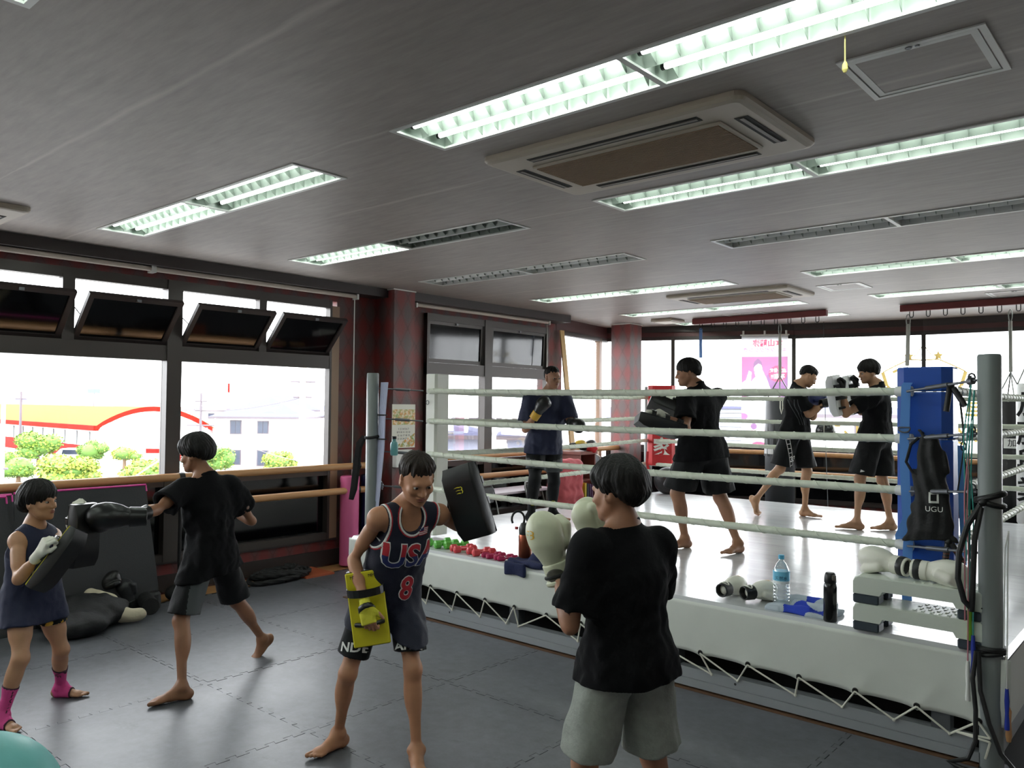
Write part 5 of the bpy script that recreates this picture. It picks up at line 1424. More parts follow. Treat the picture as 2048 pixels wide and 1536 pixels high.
# pleated upper cover with lace
V = []; F = []; N = 48
for j in range(7):
    t = j/6; z = 1.12+.78*t
    for i in range(N):
        a = 2*PI*i/N; rr = .204+.012*math.cos(a*12)*(1-t*.75)-.03*t*t
        V.append((-4.6+rr*math.cos(a), 11.05+rr*math.sin(a), z))
for j in range(6):
    for i in range(N): F.append((j*N+i, j*N+(i+1) % N, (j+1)*N+(i+1) % N, (j+1)*N+i))
raw('pleated_cover', V, F, M('black_bag_cover', (30, 30, 33), rough=.6), hb, True)
for dx in (-.06, .06): MB().tube([Vector((-4.6+dx*.754+.13, 11.05+dx*.66-.15, 1.9)), Vector((-4.6+dx*1.2*.754+.14, 11.05+dx*.66-.155, 1.8)), Vector((-4.6+dx*.9*.754+.145, 11.05+dx*.66-.158, 1.72)), Vector((-4.6+dx*.6*.754+.14, 11.05+dx*.5*.66-.155, 1.8)), Vector((-4.6+dx*.5*.754+.13, 11.05+dx*.4*.66-.15, 1.9))], .008, 6).build('lace', CORD, hb)
nx = Vector((.657, -.753, 0)); exb = Vector((.754, .657, 0))
MB().box((0, 0, 0), (.001, .001, .001)) 
m = MB(); m.tube([Vector((-4.6+.208*math.cos(a), 11.05+.208*math.sin(a), 1.19)) for a in [2*PI*i/32 for i in range(32)]], .004, 4, closed=True, flat=(.035, .004), xref=(0, 0, 1)); m.build('label_band', M('band_grey', (190, 190, 190)), hb)
write('label_lettering', '加藤興業', .055, Vector((-4.6, 11.05, 1.19))+nx*.216, exb, (0, 0, 1), BLKPL, hb)
wb, wbo = heavy_bag((-1.6, 11.12), .145, .45, 2.12, M('white_bag_vinyl', (226, 226, 226), rough=.4), 'white heavy bag with black characters at the right edge', 3.0)
n2 = Vector((.2, -.98, 0)); e2 = Vector((.98, .2, 0))
for i, ch in enumerate('加藤興業'): write('lettering', ch, .3, Vector((-1.6, 11.12, 1.85-.33*i))+n2*.155, e2, (0, 0, 1), M('black_ink%d' % i, (24, 24, 28)), wb, ext=.012, bold=.006)
kb, kbo = heavy_bag((-1.85, 11.45), .17, .4, 1.95, M('black_bag_vinyl', (26, 26, 28), rough=.4), 'black heavy bag half hidden behind the right grey post', 3.05)
MB().box((-1.9, 11.266, 1.34), (-1.72, 11.278, 1.46)).build('tag', WHITE_P, kb); write('tag_lettering', '加', .1, (-1.81, 11.264, 1.4), (1, 0, 0), (0, 0, 1), BLKPL, kb)
# far chain and strap that stand over the blue pad
cs = thing('hanging_strap', 'grey strap and carabiner hanging above the blue corner pad', 'strap', (-2.95, 11.12, 2.3))
MB().tube([(-2.93, 11.12, 2.9), (-2.935, 11.12, 2.6), (-2.945, 11.12, 2.36)], .018, 6, flat=(.02, .005), xref=(1, 0, 0)).build('webbing', bpy.data.materials['grey_webbing'], cs); MB().tube([Vector((-2.93+.025*math.cos(a), 11.12, 2.95+.075*math.sin(a))) for a in [i*PI/6 for i in range(12)]], .006, 6, closed=True).build('carabiner', CHN, cs); chain((-2.945, 11.12), 1.7, 2.36, cs)
# double-end ball
de = thing('double_end_ball', 'black double-end ball with white seams held by cords', 'ball', (-3.98, 11.1, 1.5))
MB().sphere((-3.98, 11.1, 1.5), (.135, .135, .13), 24, 16).build('ball', M('gloss_black_leather', (18, 18, 19), rough=.25, spec=.6), de, True)
for a in (-.5, .5): MB().tube([Vector((-3.98, 11.1, 1.5))+(nx*math.cos(a)+exb*math.sin(a))*(.137*math.sin(t))+Vector((0, 0, .132*math.cos(t))) for t in [.1+i*2.9/12 for i in range(13)]], .004, 5).build('seam', CORD, de)
MB().tube([(-3.99, 11.06, 2.99), (-3.98, 11.1, 1.63)], .004, 6).build('upper_cord', BLKPL, de); MB().tube([(-3.98, 11.1, 1.37), (-3.95, 11.1, .6), (-3.94, 11.1, 0.0)], .005, 6).build('lower_cord', M('grey_cord', (120, 122, 128)), de)
# banner in the window, seen from behind
ban = thing('shop_banner', 'tall pink and white banner hung inside the far bow window, seen reversed', 'banner', (-5.43, 12.42, 1.15))
B0 = Vector((-5.75, 12.27, 0)); B1 = Vector((-5.1, 12.575, 0)); bx = (B1-B0).normalized(); bn = Vector((bx.y, -bx.x, 0)); BW = (B1-B0).length
def trl(name, col, t=.55):
    q = NT(name); q.b.inputs['Base Color'].default_value = lin(col); q.b.inputs['Roughness'].default_value = .8
    tl = q.n('ShaderNodeBsdfTranslucent'); tl.inputs[0].default_value = lin(col); mx = q.n('ShaderNodeMixShader'); mx.inputs[0].default_value = t
    q.l(q.b.outputs[0], mx.inputs[1]); q.l(tl.outputs[0], mx.inputs[2]); q.l(mx.outputs[0], q.t.nodes['Material Output'].inputs[0]); return q.m
def onb(x, z, o=0): return B0+bx*x+Vector((0, 0, z))+bn*o
def bpoly(name, pts, mat, o):
    return raw(name, [onb(x*BW, z, o) for x, z in pts]+[onb(x*BW, z, o-.0015) for x, z in pts], [tuple(range(len(pts))), tuple(range(2*len(pts)-1, len(pts)-1, -1))]+[(k, k+len(pts), (k+1) % len(pts)+len(pts), (k+1) % len(pts)) for k in range(len(pts))], mat, ban)
BWH = trl('banner_white', (246, 246, 248), .8); BPK = trl('banner_pink', (222, 156, 200), .55); BPU = trl('banner_mauve', (190, 148, 194), .5); BRD = trl('banner_red', (246, 120, 150), .8); BFG = trl('banner_pale_figure', (254, 250, 252), .88)
bpoly('cloth', [(0, 1.18), (1, 1.18), (1, 2.98), (0, 2.98)], BWH, 0)
MB().tube([onb(-.02, 2.98, .0), onb(BW+.02, 2.98, 0)], .012, 8).build('banner_rod', WHITE_P, ban)
for t in (.04, .5, .96): MB().box(onb(t*BW, 2.97)-Vector((.012, .012, 0)), onb(t*BW, 3.05)+Vector((.012, .012, 0))).build('banner_loop', WHITE_P, ban)
# printed areas, cell by cell, so that the unprinted figure and writing stay white cloth
fig = [(0, 2.2), (.1, 2.25), (.16, 2.4), (.22, 2.38), (.2, 2.22), (.3, 2.3), (.27, 2.42), (.29, 2.52), (.36, 2.57), (.43, 2.53), (.45, 2.42), (.5, 2.34), (.55, 2.26), (.62, 2.12), (.78, 2.0), (.86, 1.9), (.86, 1.7), (.1, 1.7), (.12, 1.98), (0, 2.08)]
hr = [(.25, 2.44), (.27, 2.54), (.35, 2.6), (.43, 2.55), (.46, 2.45), (.42, 2.5), (.36, 2.515), (.3, 2.48)]
face = [(.3, 2.3), (.28, 2.42), (.36, 2.5), (.38, 2.4), (.37, 2.3)]
def inside(px, pz, poly):
    c = False
    for i in range(len(poly)):
        x0, z0 = poly[i]; x1, z1 = poly[i-1]
        if (z0 > pz) != (z1 > pz) and px < (x1-x0)*(pz-z0)/(z1-z0)+x0: c = not c
    return c
def text_bvh(tx, sz, x, z, bold=.001):
    v, f = text_mesh(tx, sz, 0, bold=bold); return BVHTree.FromPolygons([(x*BW-p.x, z+p.y, 0) for p in v], f)
TW = [text_bvh('無料体験', .068, .78, 2.4, .002), text_bvh('募集!!', .085, .78, 2.3, .002)]
TR = [(text_bvh('本山龍弥', .115, .56, 2.84, .002), 2), (text_bvh('キックボクシング', .085, .5, 2.73), 0), (text_bvh('0544-0512', .085, .34, 1.4), 2)]
CW = .0075; nxs, nzs = int(BW/CW), int(1.8/CW); V = []; F = []; ix = []
for i in range(nxs):
    for j in range(nzs):
        x = (i+.5)*CW; z = 1.18+(j+.5)*CW; u_ = x/BW; k = None
        hit = lambda bv: bv.ray_cast(Vector((x, z, 1)), Vector((0, 0, -1)))[0] is not None
        if 1.95-.06*u_ < z < 2.63:
            if ((u_-.78)/.19)**2+((z-2.35)/.13)**2 < 1: k = None if any(hit(t) for t in TW) else 2
            elif inside(u_, z, hr): k = 3
            elif inside(u_, z, face): k = 2 if (i+j) % 2 else None
            elif inside(u_, z, fig): k = None
            else: k = 1 if (u_ > .55 and z < 2.5-.7*abs(u_-.8)) else 0
        elif ((u_-.04)/.1)**2+((z-1.66)/.055)**2 < 1: k = 0
        elif ((u_-.27)/.07)**2+((z-1.5)/.05)**2 < 1: k = 1
        elif ((u_-.38)/.14)**2+((z-1.22)/.035)**2 < 1: k = 2
        elif z > 2.66 or 1.34 < z < 1.46:
            for t, m_ in TR:
                if hit(t): k = m_
        if k is None: continue
        n_ = len(V); V += [onb(i*CW, z-CW/2, .003), onb((i+1)*CW, z-CW/2, .003), onb((i+1)*CW, z+CW/2, .003), onb(i*CW, z+CW/2, .003)]; F.append((n_, n_+1, n_+2, n_+3)); ix.append(k)
raw('printed_picture', V, F, [BPK, BPU, BRD, trl('banner_grey_mauve', (186, 150, 184), .6)], ban, False, ix)
# gold window decals (shop writing, seen from inside)
GLD = trl('gold_decal', (226, 212, 160), .45)
dec = thing('window_decal', 'gold crest and reversed characters stuck on the far bow window', 'decal', (-3.2, 13.0, 1.2))
def seg_frame(i):
    a = Vector((*Q[i], 0)); b = Vector((*Q[i+1], 0)); d = (b-a).normalized(); return a, d, Vector((d.y, -d.x, 0))
for i, items in ((3, [('プ', -4.5, 1.42, .34), ('レ', -4.2, 1.42, .3), ('ク', -3.82, 1.42, .34), ('リ', -3.45, 1.42, .3)]), (4, [('拳', -2.98, 1.86, .42), ('道', -2.5, 1.86, .42), ('グ', -2.8, 1.4, .3), ('ボ', -2.45, 1.4, .3)])):
    a, d, n = seg_frame(i)
    for ch, x, z, s in items:
        t = (x-a.x)/d.x; write('gold_character', ch, s, a+d*t+n*.012+Vector((0, 0, z)), d, (0, 0, 1), GLD, dec, ext=.0008, mirror=True, bold=.006)
def strip(pts, w, ctr, d, n):
    m = MB()
    for (x0, z0), (x1, z1) in zip(pts[:-1], pts[1:]):
        p = ctr+d*x0+Vector((0, 0, z0)); q = ctr+d*x1+Vector((0, 0, z1)); e = (q-p).normalized(); m.tube([p, q], .01, 4, flat=(w/2, .001), xref=e.cross(n))
    return m
for i, sg in ((3, -1), (4, 1)):
    a, d, n = seg_frame(i); L = Vector((Q[i+1][0]-Q[i][0], Q[i+1][1]-Q[i][1], 0)).length
    ctr = (a+d*L if i == 3 else a)+n*.012
    for pts, w in (([(0, 2.78), (sg*.1, 2.62), (sg*.2, 2.56)], .012), ([(0, 2.54), (sg*.2, 2.55), (sg*.4, 2.45), (sg*.56, 2.36)], .018), ([(sg*.56, 2.36), (sg*.5, 2.15), (sg*.3, 1.95), (0, 1.85)], .05), ([(sg*.2, 2.35), (sg*.3, 2.42), (sg*.42, 2.36)], .04), ([(sg*.08, 2.32), (sg*.16, 2.38), (sg*.24, 2.3)], .05)):
        strip(pts, w, ctr, d, n).build('gold_crest_line', GLD, dec)
    m = MB(); st_ = []
    for k in range(10):
        a2 = PI/2+k*PI/5; rr = .075 if k % 2 == 0 else .035; st_.append(ctr+d*(sg*.2+rr*math.cos(a2))+Vector((0, 0, 2.6+rr*math.sin(a2))))
    m.prism(st_, n*.0, n*.002); m.build('gold_star', GLD, dec)
# outlet geometry
r = bpy.data.objects['wall_outlet']
r.location = (-2.67, 13.06, .27); ORIG[r.name] = Vector(r.location)
MB().box((-2.73, 13.085, .22), (-2.61, 13.11, .36), bev=.004).build('plate', M('socket_cream', (206, 194, 160), rough=.5), r); MB().box((-2.69, 13.08, .25), (-2.65, 13.087, .28)).build('socket_hole', BLKPL, r)
# slam ball at the far corner
tag(MB().sphere((-5.78, 9.98, ZR+.185), .19, 28, 18).build('slam_ball', M('rubber_black', (34, 34, 36), rough=.55, bump=(80, .2)), None, True), 'black rubber ball under the red corner pad', 'ball')

# ------------------------------------------------------------------ near the left wall
PINK = M('pink_vinyl', (226, 110, 160), rough=.4, bump=(6, .12)); NAVYV = M('navy_vinyl', (22, 30, 66), rough=.4)
def roll(c, r_, h, mat, label, name='foam_column'):
    t = thing(name, label, 'training roller', (c[0], c[1], 0))
    MB().lathe((c[0], c[1], 0), [(r_*.98, 0), (r_, .01), (r_, h-.1), (r_*1.0, h-.075)], 28).build('body', mat, t, True)
    MB().lathe((c[0], c[1], h-.075), [(r_*1.03, 0), (r_*1.035, .05), (r_*1.0, .07), (r_*.85, .078)], 28).build('cap', mat, t, True); return t
roll((-7.31, 5.62), .105, .99, PINK, 'tall pink vinyl roller standing against the wall'); roll((-7.3, 5.9), .105, .99, NAVYV, 'tall navy roller standing behind the pink one')
MATB = M('charcoal_gym_mat', (46, 47, 50), rough=.6, bump=(90, .15)); PKE = M('pink_edge_tape', (214, 60, 150), rough=.5)
def lean_mat(y0, y1, xb, xt, zt_, label, w=.035):
    t = thing('exercise_mat', label, 'mat', (xb, (y0+y1)/2, 0))
    n = Vector((zt_, 0, xb-xt)).normalized()
    pol = [Vector((xb, y0+.0, 0)), Vector((xb, y1+.07, 0)), Vector((xt, y1, zt_)), Vector((xt, y0, zt_))]
    m = MB(); m.prism(pol, (0, 0, 0), -n*w); m.build('mat_body', MATB, t)
    m = MB(); m.tube([pol[3]+Vector((0, 0, .003)), pol[2]+Vector((0, 0, .003))], .009, 6); m.tube([pol[2], pol[2].lerp(pol[1], .05)], .007, 6); m.build('pink_edge', PKE, t)
lean_mat(2.22, 3.27, -7.0, -7.19, 1.055, 'large charcoal mat with pink top edge leaning on the handrail')
lean_mat(1.1, 2.2, -6.98, -7.17, 1.05, 'second charcoal mat with pink edges leaning at the far left')
lean_mat(.6, 2.14, -6.9, -7.1, 1.045, 'foremost charcoal mat with pink edge at the left photo edge')
# coiled battle rope
q = NT('battle_rope_black'); q.b.inputs['Base Color'].default_value = lin((24, 24, 26)); q.b.inputs['Roughness'].default_value = .7
BR = q.m; pts = []; 
for i in range(190):
    a = i*.18; rr = .2+.05*math.sin(a*.37)+.02*math.sin(a*1.3); pts.append(Vector((-7.15+rr*.62*math.cos(a), 4.62+rr*1.35*math.sin(a), .025+.0007*i*.6+.012*math.sin(a*2.1))))
br = thing('battle_rope', 'coiled thick black rope on the mats under the window', 'rope', (-7.15, 4.62, 0))
m = MB(); m.tube(pts, .02, 8); m.build('rope_core', BR, br, True)
for ph in (0, 2.1, 4.2):
    sp = []; x = None
    for i, p in enumerate(pts):
        d = (pts[min(i+1, len(pts)-1)]-pts[max(i-1, 0)]).normalized(); x_, y_, _ = frame(d); a = i*.9+ph; sp.append(p+x_*(.014*math.cos(a))+y_*(.014*math.sin(a)))
    m = MB(); m.tube(sp, .013, 6); m.build('rope_strand', BR, br, True)
tag(MB().box((-7.42, 4.85, .001), (-7.0, 5.2, .02)).build('floor_board', M('orange_board', (180, 92, 60), rough=.5)), 'orange board corner showing beside the coiled rope', 'board')
# foam roller
fr = thing('foam_roller', 'short black foam roller lying on the mats beside the leaning mat', 'roller', (-6.9, 3.17, 0))
ax = Vector((.9, -.25, 0)).normalized(); c0 = Vector((-7.05, 3.22, .072))
m = MB(); m.lathe(c0, [(.045, .3), (.07, .3), (.07, 0), (.045, 0)], 24, ax=ax); m.build('foam', M('black_foam', (26, 26, 27), rough=.7, bump=(25, .5)), fr)
m = MB(); m.lathe(c0, [(.046, .002), (.046, .296)], 18, ax=ax); m.build('core', BLKPL, fr)
# heap of gear
def f_duf(P):
    d = d_ell(P, (-6.85, 2.62, .1), np.array([[.5, .86, 0], [-.86, .5, 0], [0, 0, 1]]), (.34, .24, .15))+.02*nz(P, 12, 1)+.012*nz(P, 26, 2)
    d = smin(d, d_ell(P, (-6.6, 2.5, .08), np.eye(3), (.2, .24, .1))+.015*nz(P, 20, 3), .05)
    return np.maximum(d, .002-P[:, 2])
cloth('gym_bag', 'slumped black gym bag in the heap of gear by the leaning mat', 'bag', f_duf, (-7.3, 2.1, -.02), (-6.2, 3.1, .34), M('black_bag_cloth', (26, 27, 29), rough=.65, bump=(40, .4)), .011)
g = boxing_glove('boxing_glove', np.array((-7.02, 3.08, .1)), (-.15, -.3, .95), (.9, -.4, 0), 1, 1.0, [M('worn_black_leather', (44, 45, 48), rough=.5, bump=(30, .2)), GB], None, 1.05, .008); g.location.z = -.02; tag(g, 'worn black boxing glove standing in the heap by the leaning mat', 'boxing glove')
g = boxing_glove('boxing_glove', np.array((-7.1, 2.86, .2)), (.2, .4, .4), (0, 0, -1), -1, 1.0, [GB, GB], None, 1.0, .008); tag(g, 'black boxing glove lying on top of the heaped gym bag', 'boxing glove')
tag(MB().lathe((-7.0, 3.26, .0), [(.07, 0), (.075, .03), (.07, .12), (.055, .14)], 16).build('headgear', M('dull_black_leather', (36, 36, 38), rough=.55)), 'black padded cylinder next to the standing glove by the leaning mat', 'gear')
def f_cream(P):
    d = d_cone(P, (-6.98, 2.74, .2), (-6.85, 2.83, .16), .055, .05)
    d = smin(d, d_cone(P, (-6.85, 2.83, .16), (-6.66, 2.86, .07), .05, .055), .04); d = smin(d, d_cone(P, (-6.66, 2.86, .07), (-6.6, 2.98, .06), .055, .045), .04)
    return d+.012*nz(P, 24, 5)
cloth('cream_cloth', 'crumpled cream cloth lying over the black gear', 'cloth', f_cream, (-7.15, 2.6, -.02), (-6.45, 3.12, .32), M('cream_cotton', (206, 196, 172), rough=.85, bump=(50, .3)), .009)
def f_blk(P): return np.maximum(d_ell(P, (-7.15, 3.62, .05), np.eye(3), (.12, .16, .08))+.015*nz(P, 22, 7), .002-P[:, 2])
cloth('black_clothing', 'small heap of black clothing at the foot of the handrail stand', 'clothing', f_blk, (-7.35, 3.4, -.02), (-6.95, 3.85, .2), BLKF, .009)
# teal exercise ball in the lower left corner
tag(MB().sphere((-3.39, .95, .285), .292, 40, 28).build('exercise_ball', M('teal_ball_vinyl', (104, 178, 176), rough=.45, var=(3, .12), bump=(25, .08)), None, True), 'teal exercise ball cut off at the lower left corner', 'ball')

# ------------------------------------------------------------------ between the ring and the far left windows
CHB = M('chair_black', (24, 24, 26), rough=.5)
def folding_chair(label):
    r = thing('folding_chair', label, 'chair', (0, 0, 0))
    m = MB(); m.box((-.2, -.2, .42), (.2, .2, .45), bev=.012); m.build('seat', CHB, r)
    m = MB(); m.bbox((0, .2, .7), (.19, .016, .1), Matrix.Rotation(-.15, 3, 'X'), .012); m.build('backrest', CHB, r)
    m = MB(); m.tube([(-.21, .06, 0), (-.21, .17, .5), (-.21, .215, .78), (-.17, .225, .82), (.17, .225, .82), (.21, .215, .78), (.21, .17, .5), (.21, .06, 0)] if False else [(-.21, -.2, 0), (-.21, .12, .45), (-.21, .21, .76), (-.17, .225, .82), (.17, .225, .82), (.21, .21, .76), (.21, .12, .45), (.21, -.2, 0)], .011, 8); m.build('back_frame', CHN, r, True)
    for s in (-1, 1): MB().tube([(s*.185, .24, 0), (s*.185, -.1, .43)], .011, 8).build('rear_leg', CHN, r, True)
    MB().cyl((-.185, .2, .06), (.185, .2, .06), .009, 8).build('stretcher', CHN, r, True); return r
ch = folding_chair('black folding chair behind the bronze flask, backrest toward the ring'); ch.location = (-6.45, 7.1, 0); ch.rotation_euler = (0, 0, -PI/2+PI)
c2 = dup(ch, (-6.45, 8.1, 0), -PI/2+PI+.2, 'black folding chair behind the man in the navy shirt')
tbl = thing('folding_table', 'pale topped low folding table between ring and windows', 'table', (-6.85, 7.5, 0))
MB().box((-7.1, 6.9, .68), (-6.65, 8.5, .71), bev=.006).build('tabletop', M('mauve_white_laminate', (186, 170, 180), rough=.4), tbl)
for y in (7.0, 8.4):
    for x in (-7.05, -6.7): MB().cyl((x, y, 0), (x, y, .68), .014, 8).build('leg', CHN, tbl)
def soft(name, label, cat, c, r_, mat, R=None, amp=.015, sq=None, vox=.011, extra=None):
    R = np.eye(3) if R is None else R
    def f(P):
        d = (d_box(P, c, R, r_, min(r_)*.6) if sq else d_ell(P, c, R, r_))+amp*nz(P, 13, c[0])+amp*.5*nz(P, 30, c[1])
        return smin(d, extra(P), .03) if extra else d
    c = np.array(c); w = float(np.linalg.norm(r_))*1.05+.03
    o = sdf_obj(name, f, c-w, c+w, vox, mat); return tag(o, label, cat)
SAL = M('salmon_cloth', (190, 84, 92), rough=.7, bump=(20, .3)); GRB = M('grey_bag_cloth', (112, 116, 120), rough=.7, bump=(20, .3))
sb = soft('sports_bag', 'salmon red sports bag with a white swoosh standing beyond the ring edge', 'bag', (-6.62, 8.72, .72), (.15, .26, .36), SAL, sq=True)
project('printed_logo', [(.05*math.cos(a)*k, .045*math.sin(a)*k) for a in [i*PI/8 for i in range(9)] for k in (1, .7)], [(2*i, 2*i+2, 2*i+3, 2*i+1) for i in range(8)], sb, (-6.45, 8.78, .86), (.6, .8, 0), (0, 0, 1), WTXT, sb, .004)
bp = soft('backpack', 'grey and white backpack hanging on the far wooden handrail', 'bag', (-7.12, 9.93, 1.0), (.12, .2, .22), GRB, amp=.02)
m = MB(); m.tube([(-7.03+.02*math.cos(a), 9.78+.06*math.sin(a*1), 1.16+.06*math.cos(a)) for a in [i*PI/8 for i in range(16)]], .018, 8, closed=True); m.build('white_strap', WHITE_P, bp, True)
MB().tube([(-7.0, 9.85, 1.12), (-6.97, 10.02, 1.04), (-6.98, 10.1, .9), (-6.99, 10.1, .78)], .012, 8).build('white_piping', WHITE_P, bp, True)
soft('backpack', 'black backpack under the grey one, beside the books', 'bag', (-6.75, 9.98, .66), (.15, .22, .24), BLKF, sq=True)
for i, (col, lb) in enumerate((((206, 186, 60), 'yellow book standing beside the salmon bag'), ((48, 44, 66), 'dark slate book next to the yellow one'), ((70, 34, 78), 'purple book next to the dark slate one'), ((84, 40, 84), 'plum book at the outer end of the small row'))):
    b = thing('book', lb, 'book', (-6.58, 9.02+.052*i, .5), 'row of books beyond the ring'); y = 9.02+.052*i
    mt = M('book_cover_%d' % i, col, rough=.5); m = MB(); m.box((-6.68, y-.021, .5), (-6.5, y-.017, .74-.01*i)); m.box((-6.68, y+.017, .5), (-6.5, y+.021, .74-.01*i)); m.box((-6.503, y-.021, .5), (-6.5, y+.021, .74-.01*i)); m.build('cover', mt, b)
    MB().box((-6.676, y-.016, .504), (-6.504, y+.016, .732-.01*i)).build('pages', M('paper_%d' % i, (220, 214, 200)), b)
tag(MB().box((-6.75, 8.95, .0), (-6.45, 9.28, .5), bev=.01).build('storage_box', CHB), 'black box under the row of books', 'box')
cr = thing('wooden_crate', 'red-brown wooden crate behind the man in the navy shirt', 'crate', (-7.2, 9.5, .7))
RBW = M('redbrown_wood', (120, 66, 56), rough=.6, var=(8, .15)); 
for lo, hi in (((-7.2, 9.32, .72), (-6.82, 9.7, .74)), ((-7.2, 9.32, .74), (-7.18, 9.7, 1.1)), ((-7.2, 9.32, .74), (-6.82, 9.34, 1.1)), ((-7.2, 9.68, .74), (-6.82, 9.7, 1.1)), ((-7.22, 9.3, 1.1), (-6.8, 9.72, 1.14))): MB().box(lo, hi).build('board', RBW, cr)
for p in ((-7.18, 9.34), (-6.84, 9.34), (-7.18, 9.68), (-6.84, 9.68)): MB().box((p[0]-.02, p[1]-.02, 0), (p[0]+.02, p[1]+.02, .72)).build('leg', RBW, cr)
YB = M('yellow_black_glove', (190, 160, 50), rough=.45)
for i, (p, d, mt, lb) in enumerate((((-7.0, 9.42, 1.22), (.3, .9, .1), YB, 'yellow glove in the pile of gear on the crate'), ((-6.95, 9.62, 1.22), (.2, .95, .1), GB, 'black glove in the pile of gear on the crate'), ((-6.88, 9.52, 1.2), (.4, .8, -.1), RED, 'red glove under the pile of gear on the crate'))):
    g = boxing_glove('boxing_glove', np.array(p), d, (0, 0, -1), 1, 1.0, [mt, GB if i != 1 else YB], None, 1.0, .009); tag(g, lb, 'boxing glove')
lb_ = MB(); lb_.prism([(-7.45, 9.62, 2.95), (-7.43, 9.62, 2.95), (-7.15, 9.74, .0), (-7.18, 9.74, .0)], (0, 0, 0), (.0, .1, 0)); tag(lb_.build('leaning_plank', M('pale_plank', (204, 168, 112), rough=.5, var=(8, .1), stretch=(1, 1, .2))), 'pale wooden plank leaning in the corner beside the side window', 'plank')
# calendar on the pillar
cal = thing('wall_calendar', 'paper calendar with an orange landscape hung on the patterned pillar', 'calendar', (-7.14, 6.27, 1.3))
CPAP = M('calendar_paper', (226, 222, 210), rough=.7); MB().box((-7.149, 6.085, 1.29), (-7.143, 6.44, 1.8)).build('sheet', CPAP, cal)
def paint(name, c1, c2, c3):
    q = NT(name); v = q.pos(); a = q.noise(v, 14, 4, .7); b = q.noise(v, 30, 3, .6)
    q.l(q.mix(q.ramp(b, .45, .6), q.mix(q.ramp(a, .4, .6), lin(c1), lin(c2)), lin(c3)), q.b.inputs['Base Color']); return q.m
MB().box((-7.143, 6.09, 1.56), (-7.141, 6.435, 1.74)).build('printed_picture', paint('landscape_print', (222, 150, 80), (150, 178, 110), (232, 214, 180)), cal)
MB().prism([(-7.143, 6.435, 1.3), (-7.143, 6.12, 1.3), (-7.143, 6.435, 1.46)], (0, 0, 0), (.002, 0, 0)).build('printed_corner', paint('foliage_print', (220, 140, 60), (120, 160, 90), (230, 226, 210)), cal)
for k in range(4): write('calendar_lettering', ('1 2 3 4 5 6 7', '8 9 10 11 12 13', '15 16 17 18 19', '22 23 24 25 26')[k], .032, (-7.1425, 6.26, 1.51-.038*k), (0, 1, 0), (0, 0, 1), BLKPL, cal, ext=.0005)
bx_ = thing('paper_box', 'white paper box fixed under the calendar on the patterned pillar', 'box', (-7.12, 6.2, 1.1))
MB().box((-7.15, 6.1, 1.07), (-7.08, 6.32, 1.25), bev=.004).build('box', WHITE_P, bx_); MB().box((-7.155, 6.08, 1.24), (-7.07, 6.34, 1.27), bev=.004).build('lid', WHITE_P, bx_)
# ------------------------------------------------------------------ outside the windows
GZ = -4.0
def og(a, b, z=0): return Vector((a*.754-b*.657, a*.657+b*.754, z))
struct(MB().quad((-330, -60, GZ), (60, -60, GZ), (60, 330, GZ), (-330, 330, GZ)).build('ground', M('pale_asphalt', (150, 148, 146), rough=.9)))
HW = M('house_white', (232, 230, 226), rough=.8); HG = M('house_grey_siding', (150, 152, 160), rough=.7); RG = M('roof_slate', (84, 84, 104), rough=.9, spec=.05); RB_ = M('roof_brown', (110, 82, 70), rough=.8); RDW = M('red_wall', (112, 28, 24), rough=.9, spec=.1); ORR = M('orange_roof', (150, 96, 62), rough=.9, spec=0); ORE = M('red_eave', (130, 28, 20), rough=.9, spec=.05); WN = M('window_dark', (44, 50, 66), rough=.3); EAV = M('eave_dark', (86, 78, 84), rough=.7)
def obox(m, a0, a1, b0, b1, z0, z1): m.prism([og(a0, b0), og(a1, b0), og(a1, b1), og(a0, b1)], (0, 0, z0), (0, 0, z1)); return m
def house(label, a, b, w, d, ze, zr, wall=HW, roof=RG, wins=(), hip=True):
    r = thing('house', label, 'house', tuple(og(a, b, GZ)))
    obox(MB(), a-w/2, a+w/2, b, b+d, GZ, ze).build('wall', wall, r)
    e = .5; i = min(w, d)/2*.95 if hip else 0
    V = [og(a-w/2-e, b-e, ze), og(a+w/2+e, b-e, ze), og(a+w/2+e, b+d+e, ze), og(a-w/2-e, b+d+e, ze)]
    if w >= d: V += [og(a-w/2+i, b+d/2, zr), og(a+w/2-i, b+d/2, zr)]; F = [(0, 1, 5, 4), (1, 2, 5), (2, 3, 4, 5), (3, 0, 4), (3, 2, 1, 0)]
    else: V += [og(a, b+i, zr), og(a, b+d-i, zr)]; F = [(0, 1, 4), (1, 2, 5, 4), (2, 3, 5), (3, 0, 4, 5), (3, 2, 1, 0)]
    raw('roof', V, F, roof, r)
    obox(MB(), a-w/2-e, a+w/2+e, b-e-.02, b+d+e, ze-.18, ze).build('eave', EAV, r)
    for (x, z, ww, hh) in wins:
        f = obox(MB(), a+x-ww/2-.08, a+x+ww/2+.08, b-.06, b+.02, z-.08, z+hh+.08).build('window', EAV, r)
        for k in (-1, 1): obox(MB(), a+x+(k-1)*ww/4+.02 if k > 0 else a+x-ww/2+.02, a+x+ww/2-.02 if k > 0 else a+x-.02, b-.09, b-.05, z, z+hh).build('pane', WN, f)
    return r
